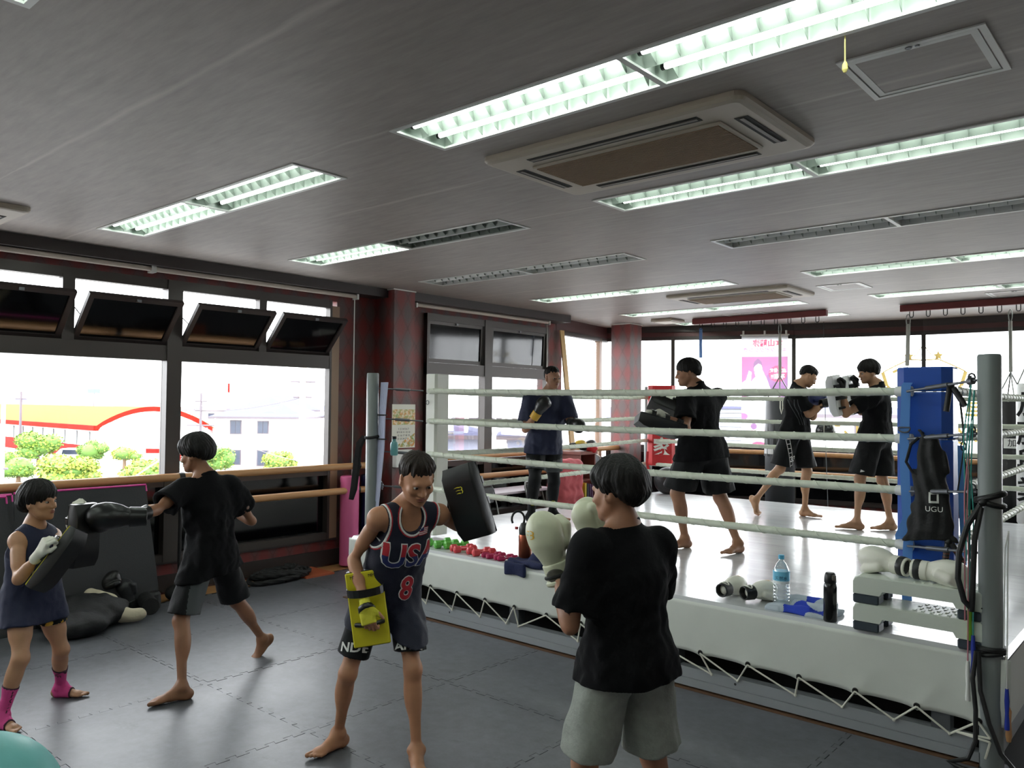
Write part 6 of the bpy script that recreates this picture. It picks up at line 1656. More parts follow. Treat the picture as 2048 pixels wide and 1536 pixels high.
# red-roofed hall
hall = thing('hall', 'long low hall with an orange curved roof and red lower walls', 'building', tuple(og(-40.7, 79, GZ)))
c0, c1 = og(-40.7, 79), og(-28.6, 77.3); L0 = og(-96, 131); dv_ = (L0-c0)
N = 16; arc = [(t, -1.0+2.0*math.sin(PI*t)**.85) for t in [i/N for i in range(N+1)]]
for nm, ov, mat, dz in (('roof', 0, ORR, .28),):
    V = [c0.lerp(c1, t)+Vector((0, 0, z+dz)) for t, z in arc]+[c0.lerp(c1, t)+dv_+Vector((0, 0, z+dz)) for t, z in arc]
    raw(nm, V, [(i, i+1, N+2+i, N+1+i) for i in range(N)], mat, hall, True)
nrm_ = (c1-c0).cross(Vector((0, 0, 1))).normalized(); nrm_ = -nrm_ if nrm_.dot(dv_) > 0 else nrm_
m = MB(); m.add([c0.lerp(c1, t)+nrm_*.5+Vector((0, 0, z-.12)) for t, z in arc]+[c0.lerp(c1, t)+nrm_*.5+Vector((0, 0, z+.34)) for t, z in arc], [(i, i+1, N+2+i, N+1+i) for i in range(N)]); m.build('red_verge', ORE, hall)
V = [c0+Vector((0, 0, GZ)), c1+Vector((0, 0, GZ))]+[c0.lerp(c1, t)+Vector((0, 0, z)) for t, z in reversed(arc)]
raw('gable_wall', V, [tuple(range(len(V)))], HW, hall)
sd_ = dv_.normalized(); so_ = Vector((-sd_.y, sd_.x, 0)); so_ = so_ if so_.dot(c1-c0) < 0 else -so_
m = MB(); m.quad(c0+Vector((0, 0, GZ)), c0+dv_+Vector((0, 0, GZ)), c0+dv_+Vector((0, 0, -1)), c0+Vector((0, 0, -1))); m.build('side_wall', HW, hall)
m = MB(); a_ = c0+so_*.5; m.prism([a_+Vector((0, 0, -1.1)), a_+so_*-.6+Vector((0, 0, -1.1)), a_+so_*-.6+Vector((0, 0, -.62)), a_+Vector((0, 0, -.62))], (0, 0, 0), dv_); m.build('red_eave', ORE, hall)
m = MB(); a_ = c0+so_*.12; m.prism([a_+Vector((0, 0, GZ)), a_+so_*-.1+Vector((0, 0, GZ)), a_+so_*-.1+Vector((0, 0, -2.7)), a_+Vector((0, 0, -2.7))], (0, 0, 0), dv_); m.build('red_lower_wall', RDW, hall)
g0 = c0.lerp(c1, .42)+nrm_*.12; m = MB(); m.prism([g0+Vector((0, 0, GZ)), c1+nrm_*.12+Vector((0, 0, GZ)), c1+nrm_*.12+Vector((0, 0, -2.75)), g0+Vector((0, 0, -2.75))], (0, 0, 0), nrm_*.05); m.build('red_gable_base', RDW, hall)
for i in range(14):
    p = c0+sd_*(2.2+3.6*i)+so_*.08; m = MB(); m.prism([p+Vector((0, 0, -2.65)), p+sd_*2.5+Vector((0, 0, -2.65)), p+sd_*2.5+Vector((0, 0, -1.25)), p+Vector((0, 0, -1.25))], (0, 0, 0), so_*.08); w_ = m.build('window', M('hall_window_grey', (120, 124, 128), rough=.4) if 'hall_window_grey' not in bpy.data.materials else bpy.data.materials['hall_window_grey'], hall)
    for k in range(4): q = p+sd_*(.12+.6*k)+so_*.09; m = MB(); m.prism([q+Vector((0, 0, -2.55)), q+sd_*.46+Vector((0, 0, -2.55)), q+sd_*.46+Vector((0, 0, -1.75)), q+Vector((0, 0, -1.75))], (0, 0, 0), so_*.03); m.build('pane', M('pane_pale', (190, 196, 198), rough=.3) if 'pane_pale' not in bpy.data.materials else bpy.data.materials['pane_pale'], w_)
p = c0.lerp(c1, .28)+nrm_*.06; q = c0.lerp(c1, .46)+nrm_*.06; m = MB(); m.prism([p+Vector((0, 0, -2.3)), q+Vector((0, 0, -2.3)), q+Vector((0, 0, -1.75)), p+Vector((0, 0, -1.75))], (0, 0, 0), nrm_*.05); m.build('gable_window', bpy.data.materials['hall_window_grey'], hall)
house('white two-storey house with a slate hip roof, right of the orange roofed hall', -22.8, 72, 7.6, 8, .55, 2.4, HW, RG, [(-2.0, -.95, .9, 1.1), (.45, -.9, .9, 1.0), (-2.0, -3.7, .9, 1.2), (.45, -3.8, .9, 1.3)])
house('pale house with a slate roof behind the white two-storey house', -25.5, 86, 9, 7, 1.1, 2.6, HW, RG, [(-2, -.6, .8, .8)])
house('white house beside the brown utility pole', -13.0, 78, 9, 9, 1.0, 2.5, HW, M('roof_pale', (176, 176, 186), rough=.7), [(-1, -.5, 1, 1)])
for i, (a, b, w, ze, zr) in enumerate(((-84, 140, 11, .1, 1.7), (-72, 154, 14, .3, 1.5), (-61, 168, 12, .3, 1.8), (-50, 142, 11, .4, 1.8), (-100, 160, 12, .6, 2.4), (-38, 126, 9, .4, 2.0))):
    house(('far brown-eaved house at the left end of the skyline', 'far long pale house left of the flag-like sign', 'far pale house above the ridge of the hall', 'far house above the right end of the hall roof', 'far taller house at the left photo edge', 'far brown house beside the window mullion')[i], a, b, w, 8, ze, zr, (HW, HW, HW, HW, HW, M('brown_house', (160, 104, 70), rough=.8))[i], (RG, RB_, RG, RB_, RG, RB_)[i], [(-w*.3, -1.0, 1, .8), (0, -1.0, 1, .8), (w*.3, -1.0, 1, .8)])
house('grey shuttered building seen past the left white corner pad', -2.8, 36, 2.6, 4, .45, .9, M('shutter_grey', (150, 152, 170), rough=.6), RG, (), False)
house('grey shuttered building seen behind the man in the navy tee', .75, 36, 1.9, 4, .45, .9, bpy.data.materials['shutter_grey'], RG, (), False)
house('white building with a wide roof seen over the far left ropes', -1.2, 58, 9, 8, .9, 1.9, HW, M('roof_white', (205, 205, 208), rough=.7), [(-2, -.9, 1.2, .9), (1.5, -.9, 1.2, .9)])
house('low house with a slate roof seen right of the leaning plank', 7.7, 62, 5.5, 8, .9, 1.8, HW, RG, ())
sid = thing('house', 'grey clapboard building seen left of the pink banner', 'house', tuple(og(8.5, 30, GZ)))
obox(MB(), 7.3, 10.4, 30, 36, GZ, 1.75).build('wall', HG, sid)
for i in range(14): obox(MB(), 7.28, 10.42, 29.93, 30, 1.6-.17*i, 1.74-.17*i).build('clapboard', HG, sid)
obox(MB(), 7.0, 10.7, 29.7, 36.3, 1.75, 1.85).build('roof', RG, sid)
house('slate roofed house seen at the far right behind the gold characters', 18.5, 42, 6, 7, 1.5, 2.4, HW, RG, [(0, .2, 1, .8)])
# trees and shrubs
LEAF = [M('leaf_bright', (112, 138, 44), rough=.7), M('leaf_mid', (82, 116, 44), rough=.7), M('leaf_yellow', (136, 146, 56), rough=.7)]
TRK = M('tree_bark', (104, 84, 66), rough=.9)
def tree(label, a, b, zc, rx, rz, zt=None, mi=0, seed=1, n=1500, cat='tree'):
    rnd = random.Random(seed); r = thing('tree' if cat == 'tree' else 'shrub', label, cat, tuple(og(a, b, GZ)))
    c = og(a, b, zc); V = []; F = []; I = []
    lumps = [(Vector((rnd.uniform(-.55, .55)*rx, rnd.uniform(-.55, .55)*rx, rnd.uniform(-.45, .6)*rz)), rnd.uniform(.38, .62)) for _ in range(9)]+[(Vector((0, 0, 0)), .8)]
    s = max(.07, rx*.075)
    for k in range(n):
        lc, lr = rnd.choice(lumps); d = Vector((rnd.gauss(0, 1), rnd.gauss(0, 1), rnd.gauss(0, 1))).normalized()
        p = c+lc+Vector((d.x*lr*rx, d.y*lr*rx, d.z*lr*rz))*rnd.uniform(.86, 1.06)
        x = Vector((rnd.gauss(0, 1), rnd.gauss(0, 1), rnd.gauss(0, .6))).normalized(); y = d.cross(x); y = y.normalized() if y.length > .01 else Vector((0, 0, 1))
        q = len(V); V += [p-x*s, p+y*s*.7+d*s*.3, p+x*s, p-y*s*.7+d*s*.3]; F.append((q, q+1, q+2, q+3)); I.append(mi if rnd.random() < .7 else (mi+1) % 3)
    o = raw('crown', V, F, LEAF, r, False, I)
    m = MB()
    for lc, lr in lumps: m.sphere(c+lc, (rx*lr*.86, rx*lr*.86, rz*lr*.86), 12, 8)
    m.build('inner_foliage', LEAF[1], r, True)
    m = MB(); m.tube([og(a, b, GZ), og(a, b, zc-rz*.3)], [.16, .1], 8)
    for k in range(3): m.tube([og(a, b, zc-rz*.6), og(a+rnd.uniform(-.5, .5)*rx, b, zc-.1*rz)], [.07, .03], 6)
    m.build('trunk', TRK, r, True)
tree('round clipped tree with a thin trunk before the red hall windows', -41.3, 70, -2.15, 1.75, 1.15, mi=0, seed=3, n=2200)
tree('big bright shrub right of the parked white car, lowest in the window', -30.8, 56, -3.05, 1.95, .95, mi=2, seed=5, n=2400, cat='shrub')
tree('yellow-green shrub at the left beside the white post', -35.0, 57, -2.9, 1.3, 1.0, mi=0, seed=8, cat='shrub')
tree('reddish green shrub under the clipped tree at the left', -39.5, 62, -2.7, 1.5, .7, mi=2, seed=9, n=900, cat='shrub')
tree('mid green tree at the corner of the hall', -35.6, 68, -2.4, 1.2, .95, mi=1, seed=11)
tree('loose shrub right of the hall corner tree', -32.8, 68, -2.6, 1.2, .7, mi=2, seed=12, n=900, cat='shrub')
tree('pale flowering shrub beside the green stair', -24.6, 54, -2.9, 1.7, .85, mi=2, seed=13, cat='shrub')
tree('bushy tree just right of the punching boy head', -23.0, 62, -2.6, 1.3, 1.2, mi=1, seed=15)
tree('yellow-green shrub before the white house by the utility pole', -18.0, 62, -2.75, 1.5, .8, mi=2, seed=17, cat='shrub')
tree('tree at the very left edge behind the white post', -43.5, 66, -2.0, .9, 1.3, mi=0, seed=19)
# car, poles, stair, sign
car = thing('car', 'white car parked behind the clipped tree by the red hall', 'car', tuple(og(-39.4, 73, GZ)))
m = MB(); pr = [(-1.9, .3), (1.9, .3), (1.95, .8), (1.5, .95), (1.0, 1.5), (-1.2, 1.5), (-1.8, .95), (-1.95, .7)]
m.prism([og(-39.4+x, 72.2, GZ+z) for x, z in pr], (0, 0, 0), og(0, 1.5)); m.build('body', M('car_white', (236, 236, 238), rough=.3), car)
m = MB(); m.prism([og(-39.4+x, 72.18, GZ+z) for x, z in [(-1.1, 1.0), (.95, 1.0), (.75, 1.4), (-1.0, 1.4)]], (0, 0, 0), og(0, .03)); m.build('side_window', WN, car)
for x in (-1.2, 1.2): MB().lathe(og(-39.4+x, 72.15, GZ+.32), [(.32, 0), (.32, .2)], 16, ax=og(0, 1)).build('wheel', BLKPL, car)
MB().prism([og(-40.9, 72.1, GZ+.45), og(-40.1, 72.1, GZ+.45), og(-40.1, 72.1, GZ+.62), og(-40.9, 72.1, GZ+.62)], (0, 0, 0), og(0, .1)).build('bumper', HG, car)
def pole(label, a, b, z1, r_, mat, arms=()):
    t = thing('utility_pole', label, 'pole', tuple(og(a, b, GZ))); MB().tube([og(a, b, GZ), og(a, b, z1)], [r_, r_*.75], 10).build('pole', mat, t, True)
    for z, w in arms: MB().tube([og(a-w, b, z), og(a+w, b, z)], .06, 6).build('crossarm', EAV, t)
    return t
pole('white post at the left photo edge outside', -25.4, 40, 3.4, .12, HW, [(-1.6, .3)]); pole('slim utility pole left of the white house', -27, 69.5, 2.6, .13, EAV, [(-.2, 1.2), (1.1, .5), (1.9, .5)])
pole('thick brown utility pole right of the white house', -13.6, 52, 6.5, .26, M('pole_tan', (176, 150, 124), rough=.8), [(2.2, .6), (3.2, .8), (5.4, .5)]); pole('thin dark pole above the left houses', -55.2, 90, 2.8, .15, EAV, [(2.0, .6)])
pole('utility pole seen beside the white corner pad', -2.98, 34, 1.9, .12, EAV, [(1.2, .5), (.6, .5)])
ws = thing('overhead_wires', 'overhead wires running past the utility poles outside', 'wires', tuple(og(-20, 60, 2)))
for z0, z1 in ((1.9, 3.2), (1.1, 2.2), (-.2, -2.0)): MB().tube([og(-27, 69.5, z0).lerp(og(-13.6, 52, z1), t)-Vector((0, 0, 1.2*t*(1-t))) for t in [i/10 for i in range(11)]], .025, 5).build('wire', EAV, ws)
stv = thing('outdoor_stair', 'pale green outdoor stair rising to the right beside the mullion', 'stair', tuple(og(-23, 48, GZ)))
SG = M('stair_green', (150, 196, 190), rough=.5)
for o in (0, .9): MB().prism([og(-23.5, 50+o, -3.9), og(-23.0, 50+o, -3.9), og(-19.0, 50+o, -1.0), og(-19.0, 50+o, -.7)], (0, 0, 0), og(0, .06)).build('stringer', SG, stv)
for i in range(10): t = i/10; obox(MB(), -23.3+4.2*t, -22.95+4.2*t, 50, 50.9, -3.85+2.9*t, -3.8+2.9*t).build('tread', SG, stv)
MB().tube([og(-23.5, 50, -2.9), og(-19, 50, .2)], .04, 6).build('handrail', SG, stv)
sg_ = thing('roof_sign', 'small blue sign above the distant roofs', 'sign', tuple(og(-68, 130, 0)))
obox(MB(), -69.0, -67.0, 130, 130.3, 3.1, 3.8).build('board', M('sign_blue', (86, 110, 160), rough=.6), sg_); MB().tube([og(-68, 130.2, GZ), og(-68, 130.2, 3.2)], .08, 6).build('mast', EAV, sg_)
rs_ = thing('warning_mast', 'thin red mast above the white house roof', 'mast', tuple(og(-34, 96, GZ))); MB().tube([og(-34, 96, GZ), og(-34, 96, 3.0)], .06, 6).build('mast', HW, rs_); MB().tube([og(-34, 96, 3.0), og(-34, 96, 4.1)], .12, 6).build('red_top', RDW, rs_)
m = MB(); 
wl = thing('garden_wall', 'low pink-grey block wall at the end of the hall', 'wall', tuple(og(-34, 73, GZ))); obox(MB(), -35.2, -31.8, 73, 73.3, GZ, -2.9).build('wall', M('block_pinkgrey', (176, 160, 160), rough=.9), wl)
# ------------------------------------------------------------------ the eight people and what they hold
AR = np.array((.754, .657, 0.0)); AF = np.array((-.657, .754, 0.0)); AZ = np.array((0, 0, 1.0))   # room diagonals
def dg(r, t, u): return AR*r-AF*t+AZ*u
BLKT = M('black_tee_cotton', (13, 13, 16), rough=.9, spec=.2, bump=(70, .25))
BLKS = M('black_shorts_cloth', (13, 14, 17), rough=.75, spec=.3, bump=(50, .25))
NAVY = M('navy_jersey_mesh', (15, 19, 42), rough=.7, bump=(240, .35)); NAVYT = M('navy_tee_cloth', (18, 26, 58), rough=.7, bump=(50, .2))
JW = M('jersey_white_trim', (226, 224, 222), rough=.7); JR = M('jersey_red', (178, 34, 48), rough=.7); JB = M('jersey_navy_print', (30, 40, 96), rough=.7)
GREY = M('grey_sweat_cotton', (142, 146, 140), rough=.9, bump=(80, .35), var=(30, .1))
DGREY = M('dark_grey_cloth', (70, 74, 76), rough=.8); PADK = M('black_pad_leather', (13, 13, 14), rough=.36, bump=(16, .15)); PADY = M('yellow_pad_leather', (216, 204, 40), rough=.42, bump=(16, .15)); PADW = M('white_pad_leather', (222, 224, 222), rough=.42, bump=(16, .15))
YW = M('yellow_hand_wrap', (206, 200, 60), rough=.85, bump=(40, .5)); COTG = M('white_cotton_glove', (220, 218, 206), rough=.85, bump=(60, .3)); PINKS = M('pink_knit', (206, 70, 138), rough=.8, bump=(60, .3)); YEL = M('yellow_print', (222, 214, 60), rough=.5)

def kick_pad(label, c, h, n, half=(.095, .19, .05), face=PADK, back=PADK, edge=None, strap=PADK, nstraps=(.45, -.12), curve=.03, grip=-.62, lift=.062):
    """c centre, h long axis, n out of the striking face"""
    h = nv(h); n = np.asarray(n, float); n = nv(n-h*(n@h)); w = nv(np.cross(h, n)); c = np.asarray(c, float)
    r = thing('kick_pad', label, 'kick pad', tuple(c))
    def at(a, b, d): return Vector(c+w*a+h*b+n*d)
    hw, hh, ht = half; K = 8; m = MB()
    prof = []
    for i in range(K+1):
        t = -1+2*i/K; prof.append((t*hh, ht-(curve*max(0, abs(t)-.55)**2/.2)))
    V = []; F = []
    inset = [(1, .9), (.985, 1.0)]
    for i, (b, d) in enumerate(prof):
        e = .93 if i in (0, K) else 1.0
        V += [at(-hw*e, b, -ht*.8), at(-hw*e, b, d-.012), at(-hw*e*.9, b, d), at(hw*e*.9, b, d), at(hw*e, b, d-.012), at(hw*e, b, -ht*.8)]
    for i in range(K):
        for k in range(6): F.append((i*6+k, (i+1)*6+k, (i+1)*6+(k+1) % 6, i*6+(k+1) % 6))
    F += [tuple(range(5, -1, -1)), tuple(K*6+k for k in range(6))]
    m.add(V, F); bd = m.build('pad_body', face, r, True)
    m = MB(); m.bbox(at(0, 0, -ht*.9), (hw*1.0, hh*.985, ht*.12), Matrix((w, h, n)).transposed(), .005); bp = m.build('back_panel', back, r)
    if nstraps:
        for b in nstraps:
            m = MB(); pts = [at(hw*math.cos(a)*1.0, hh*b, -ht*.95-lift*math.sin(a)**.8 if 0 < a < PI else -ht*.9) for a in [PI*i/10 for i in range(11)]]
            m.tube(pts, .01, 4, flat=(.019, .002), xref=h); m.build('forearm_strap', strap, r)
        m = MB(); m.tube([at(hw*.75*x, hh*grip, -ht*.95-.035*(1-x*x)) for x in (-1, -.6, 0, .6, 1)], .012, 8); m.build('grip_handle', strap, r, True)
    return r, bd, at, bp

def J_(**k): return k
def sh_(x, y, J): return {k: [v[0]+x, v[1]+y, v[2]] for k, v in J.items()}
# --- boy in the jersey
pA = Person('boy in a navy USA basketball jersey looking down, holding a yellow and a black pad', J_(neck=[-3.095,2.736,1.262],head=[-2.991,2.714,1.428],shL=[-3.055,2.93,1.232],shR=[-3.122,2.58,1.239],wrL=[-3.067,3.089,1.326],wrR=[-3.135,2.52,0.805],pel=[-3.249,2.761,0.828],hipL=[-3.236,2.843,0.792],hipR=[-3.284,2.682,0.803],anL=[-3.002,2.744,0.078],knL=[-3.05,2.755,0.465],elL=[-3.097,3.186,1.106],anR=[-3.456,2.609,0.078],knR=[-3.31,2.55,0.436],elR=[-3.306,2.572,1.005]), 1.62, wf=.84, tone=(176, 126, 96), hs=1.05, vox=.0055)
pA.body(dg(.42, .8, -.45), dg(.12, .3, 1), [((.8, -.6), 0), ((.13, -.99), 0)], [('R', dict(d=dg(.22, .12, -.95), n=dg(.1, -1, -.1), side=1, curl=.75, thumb=.1)), ('L', dict(d=dg(0, -.1, 1), n=dg(.2, .9, 0), side=-1, curl=1.1))], arms=.84, legs=.88)
pA.face(); pA.hair(t=.014, taper=.75, fringe=.046, side=-.002, nape=-.035, mat=hair_mat('brown_black_hair', (38, 28, 22)))
J = pA.J; s_ = pA.s
RS = np.array([pA.rS, pA.fS, pA.up])
def scoop(P): return d_ell(P, J['neck']+pA.fS*.105*s_-pA.up*.0*s_, RS, np.array((.07, .1, .085))*s_)
def armh(P):
    d = None
    for k, sg in (('L', -1), ('R', 1)):
        e = d_ell(P, J['sh'+k]-pA.up*.035*s_+pA.rS*sg*.022*s_, RS, np.array((.062, .13, .125))*s_)
        d = e if d is None else np.minimum(d, e)
    return d
def cutsA(P, d): return smax(smax(d, -scoop(P), .004), -armh(P), .004)
soA = pA.shorts(BLKS, length=.76, r=(.098, .1), seed=5, vox=.007)
shA = pA.tshirt(NAVY, hem=.165, loose=1.3, sleeves=False, name='basketball_jersey', folds=.007, seed=3.1, neckr=.05, cuts=cutsA, vox=.006, flare=.98)
exA = -pA.rS; eyA = pA.up
for nm, mt, e0, e1, g in (('white_trim', JW, .004, .0145, .0022), ('red_trim', JR, .0135, .021, .0018)):
    def ft(P, e0=e0, e1=e1, g=g):
        e = np.minimum(scoop(P), armh(P)); return np.maximum(pA.fshirt(P)-g, np.maximum(e-e1, e0-e))
    c_ = J['neck']; sdf_obj(nm, ft, c_-np.array((.26, .28, .26)), c_+np.array((.26, .3, .12)), .0042, mt, shA)
def two_tone(txt, size, org, sx=1.0, split=True):
    project_text('number_outline' if len(txt) == 1 else 'lettering_outline', txt, size, shA, org, exA, eyA, JW, shA, .003, sx=sx, bold=.0085)
    v, f = text_mesh(txt, size, 0, bold=.004)
    bm = bmesh.new(); vs = [bm.verts.new((p.x*sx, p.y, 0)) for p in v]
    for q in f:
        try: bm.faces.new([vs[i] for i in q])
        except ValueError: pass
    if split: bmesh.ops.bisect_plane(bm, geom=bm.verts[:]+bm.edges[:]+bm.faces[:], plane_co=(0, .004, 0), plane_no=(0, 1, 0))
    bm.verts.index_update(); V = [(x.co.x, x.co.y) for x in bm.verts]; F = [tuple(w.index for w in fc.verts) for fc in bm.faces]; ix = [0 if (sum(w.co.y for w in fc.verts)/len(fc.verts) > .004 or not split) else 1 for fc in bm.faces]; bm.free()
    project('number' if len(txt) == 1 else 'lettering', V, F, shA, org, exA, eyA, [JR, JB], shA, .0055, ix)
cA = J['neck']+pA.fS*.3
two_tone('USA', .17, cA-pA.up*.2-pA.rS*.012, 1.0); two_tone('8', .165, cA-pA.up*.385-pA.rS*.02, .95, False)
fl_o = cA-pA.up*.075-pA.rS*.068
V = []; F = []; ix = []
for j in range(9):
    for i in range(6):
        n_ = len(V); x0, y0 = -.03+.01*i, -.02+.0045*j; V += [(x0, y0), (x0+.01, y0), (x0+.01, y0+.0045), (x0, y0+.0045)]; F.append((n_, n_+1, n_+2, n_+3)); ix.append(2 if (i < 3 and j > 4) else (0 if j % 2 == 0 else 1))
project('flag_patch', V, F, shA, fl_o, exA, eyA, [JR, JW, JB], shA, .003, ix)
for k, tx in (('R', 'NDER'), ('L', 'ARM')):
    u = nv(J['kn'+k]-J['hip'+k]); o = J['hip'+k]+(J['kn'+k]-J['hip'+k])*.63
    project_text('shorts_lettering', tx, .062, soA, o+dg(.1, .9, .1)*.12, dg(1, .25, 0) if k == 'R' else dg(1, -.1, 0), -u, JW, soA, .003, sx=1.15, bold=.0015)
pA.sleeve_on('hand_wrap', YW, J['wrR']+nv(J['elR']-J['wrR'])*.055, J['wrR']+dg(.22, .12, -.95)*.088, .06, .0035)
pA.sleeve_on('wrap_closure', PADK, J['wrR']+nv(J['elR']-J['wrR'])*.01, J['wrR']-nv(J['elR']-J['wrR'])*.018, .05, .006)
yc = np.array((-3.224, 2.607, .775))
kpy, bdy, aty, bpy_ = kick_pad('yellow kick pad with black straps held low by the boy in the USA jersey', yc, dg(-.14, .02, 1), dg(-.12, -1, -.02), (.092, .19, .042), PADK, PADY, nstraps=(.5,), grip=-.38, lift=.085)
write('pad_print', 'MMA', .022, aty(.045, .165, -.0485), np.array(aty(-1, 0, 0)-aty(0, 0, 0)), np.array(aty(0, 1, 0)-aty(0, 0, 0)), BLKPL, bpy_, ext=.001); write('pad_print', 'MMA', .022, aty(-.045, .165, -.0485), np.array(aty(-1, 0, 0)-aty(0, 0, 0)), np.array(aty(0, 1, 0)-aty(0, 0, 0)), BLKPL, bpy_, ext=.001)
kpb, bdb, atb, _b = kick_pad('black kick pad with a yellow logo raised by the boy in the USA jersey', np.array((-2.955, 3.04, 1.29)), dg(-.31, -.06, .95), dg(-.45, .85, .1), (.095, .195, .05), PADK, PADK)
V, F = stroke_logo()
wA = np.array(atb(1, 0, 0)-atb(0, 0, 0)); hA = np.array(atb(0, 1, 0)-atb(0, 0, 0)); nA = np.array(atb(0, 0, 1)-atb(0, 0, 0))
project('printed_logo', [(x*.026, y*.03) for x, y in V], F, bdb, np.array(atb(0, .07, .05)), wA if np.dot(np.cross(wA, hA), nA) > 0 else -wA, hA, YEL, bdb, .002, reach=.1)

# --- boy in grey shorts, from behind
pB = Person('boy seen from behind in a black tee and grey sweat shorts, white gloves raised', J_(neck=[-1.664,2.547,1.33],head=[-1.682,2.535,1.478],shL=[-1.701,2.37,1.275],shR=[-1.618,2.72,1.255],wrL=[-1.866,2.402,1.2],wrR=[-1.915,2.76,1.22],pel=[-1.656,2.57,0.89],hipL=[-1.685,2.494,0.864],hipR=[-1.627,2.649,0.851],anL=[-1.779,2.43,0.077],knL=[-1.76,2.45,0.476],elL=[-1.741,2.327,1.01],anR=[-1.592,2.763,0.077],knR=[-1.62,2.70,0.464],elR=[-1.70,2.80,1.02]), 1.60, wf=.93, tone=(160, 114, 88), vox=.0055)
pB.body(dg(-.75, -.6, -.12), dg(-.03, -.04, 1), [((-.95, .3), 0), ((-.6, .8), 0)], [], arms=.9, legs=.95)
pB.hair(t=.03, fringe=.012, side=-.02, nape=-.075, seed=4.2, vox=.0045, taper=.8)
pB.shorts(GREY, length=.88, r=(.108, .122), seed=6.3, folds=.006, waist=1.1)
pB.tshirt(BLKT, hem=.105, loose=1.22, sleeve=.78, sr=(.07, .088), seed=1.4, folds=.011, flare=1.05, neckr=.058, back=.0)
gm = [GWC, GWC, PATCH]
for k, d, n, sd, lb in (('L', dg(-.32, -.1, .95), dg(.35, -.9, 0), -1, 0), ('R', dg(-.35, -.2, .9), dg(-.3, .6, 0), 1, 1)):
    w = pB.J['wr'+k]; g = boxing_glove('boxing_glove', w, d, n, sd, .94, gm, pB.root, 1.1, .0048)
    if k == 'L':
        V, F = stroke_logo(); project('printed_logo', [(x*.026, y*.028) for x, y in V], F, g, w+nv(d)*.125-nv(n)*.15, dg(1, -.2, .1), dg(-.2, 0, 1), GOLD, g, .002)
        nd = nv(d); MB().tube([Vector(w-nd*.06)+Vector(a*.048) for a in [nv(n)*math.cos(t)+nv(np.cross(nd, n))*math.sin(t) for t in [2*PI*i/18 for i in range(18)]]], .011, 8, closed=True).build('cuff_roll', GWC, g, True)
        MB().tube([Vector(w-nd*.036)+Vector(a*.05) for a in [nv(n)*math.cos(t)+nv(np.cross(nd, n))*math.sin(t) for t in [2*PI*i/18 for i in range(18)]]], .008, 8, closed=True).build('wrist_strap', BLKF, g, True)

# --- punching boy
pC = Person('boy in a black tee and striped shorts throwing a straight left at the pad', J_(neck=[-4.921,2.628,1.296],head=[-4.96,2.576,1.459],shL=[-4.915,2.455,1.235],shR=[-4.936,2.815,1.232],wrL=[-4.745,2.08,1.128],wrR=[-5.188,2.934,1.067],pel=[-4.937,2.68,0.832],hipL=[-4.908,2.604,0.808],hipR=[-4.967,2.763,0.791],anL=[-4.703,2.385,0.079],knL=[-4.86,2.45,0.437],elL=[-4.845,2.28,1.145],anR=[-5.126,3.19,0.115],knR=[-5.075,2.954,0.433],elR=[-4.961,2.989,0.989]), 1.64, wf=.88, tone=(150, 106, 80), vox=.006)
pC.body(dg(-.97, -.12, -.16), dg(-.06, 0, 1), [((-.24, -.97), 0), ((.1, -.99), .75)], [('R', dict(d=dg(-.8, -.2, .3), n=dg(-.3, .3, -.8), side=1, curl=1.3))], arms=.86, legs=.9)
pC.face(); pC.hair(t=.034, fringe=.008, side=-.018, nape=-.045, seed=2.2)
Jc = pC.J
def fmC(C):
    a = Jc['hipL'].astype(f32); q = C-a; u = nv(Jc['knL']-Jc['hipL']); lat = nv(np.cross(u, dg(-.9, .1, 0)))
    x = q@nv(dg(.65, .76, 0)).astype(f32); y = q@nv(dg(.76, -.65, 0)).astype(f32)
    return ((np.abs(np.arctan2(y, x)+.25) < .5) & ((q@u.astype(f32)) > .04)).astype(int)
pC.shorts([BLKS, DGREY], length=.9, r=(.105, .112), seed=3.3, folds=.005, fm=fmC)
pC.tshirt(BLKT, hem=.15, loose=1.22, sleeve=.66, sr=(.074, .09), seed=2.7, folds=.012, flare=1.05, neckr=.058)
boxing_glove('boxing_glove', Jc['wrL'], dg(-.8, .35, .02), dg(0, -.5, -.8), -1, 1.0, [PADK, PADK], pC.root, 1.18, .006)
pC.sleeve_on('forearm_guard', PADK, Jc['wrL']+nv(Jc['elL']-Jc['wrL'])*.13, Jc['wrL'], .07, .012)

# --- small kid
pD = Person('small kid in a sleeveless navy top with pink ankle supports, holding black pads', J_(neck=[-5.118,1.694,1.077],head=[-5.085,1.7,1.218],shL=[-5.155,1.80,1.006],shR=[-5.07,1.592,1.016],wrL=[-4.952,1.837,1.131],wrR=[-4.811,1.621,0.971],pel=[-5.13,1.697,0.69],hipL=[-5.141,1.767,0.655],hipR=[-5.121,1.628,0.67],anL=[-5.294,1.916,0.065],knL=[-5.13,1.855,0.334],elL=[-4.937,1.802,0.931],anR=[-5.025,1.523,0.065],knR=[-4.973,1.591,0.375],elR=[-4.929,1.555,0.819]), 1.36, wf=.98, tone=(178, 134, 104), hs=.93, vox=.0055)
pD.body(dg(.97, .12, .02), dg(-.04, 0, 1), [((.78, .62), 0), ((.97, .25), 0)], [], arms=1.02, legs=1.02)
pD.face(); pD.hair(t=.026, fringe=.004, side=-.022, nape=-.075, seed=5.5)
Jd = pD.J; RSd = np.array([pD.rS, pD.fS, pD.up])
def cutsD(P, d):
    for k, sg in (('L', -1), ('R', 1)): d = smax(d, -d_ell(P, Jd['sh'+k]-pD.up*.02+pD.rS*sg*.03, RSd, np.array((.052, .1, .085))), .004)
    return d
pD.shorts([BLKS, GOLD], length=.46, r=(.1, .1), seed=5.1, fm=lambda C: (nz(C, 70, 2) > .28).astype(int))
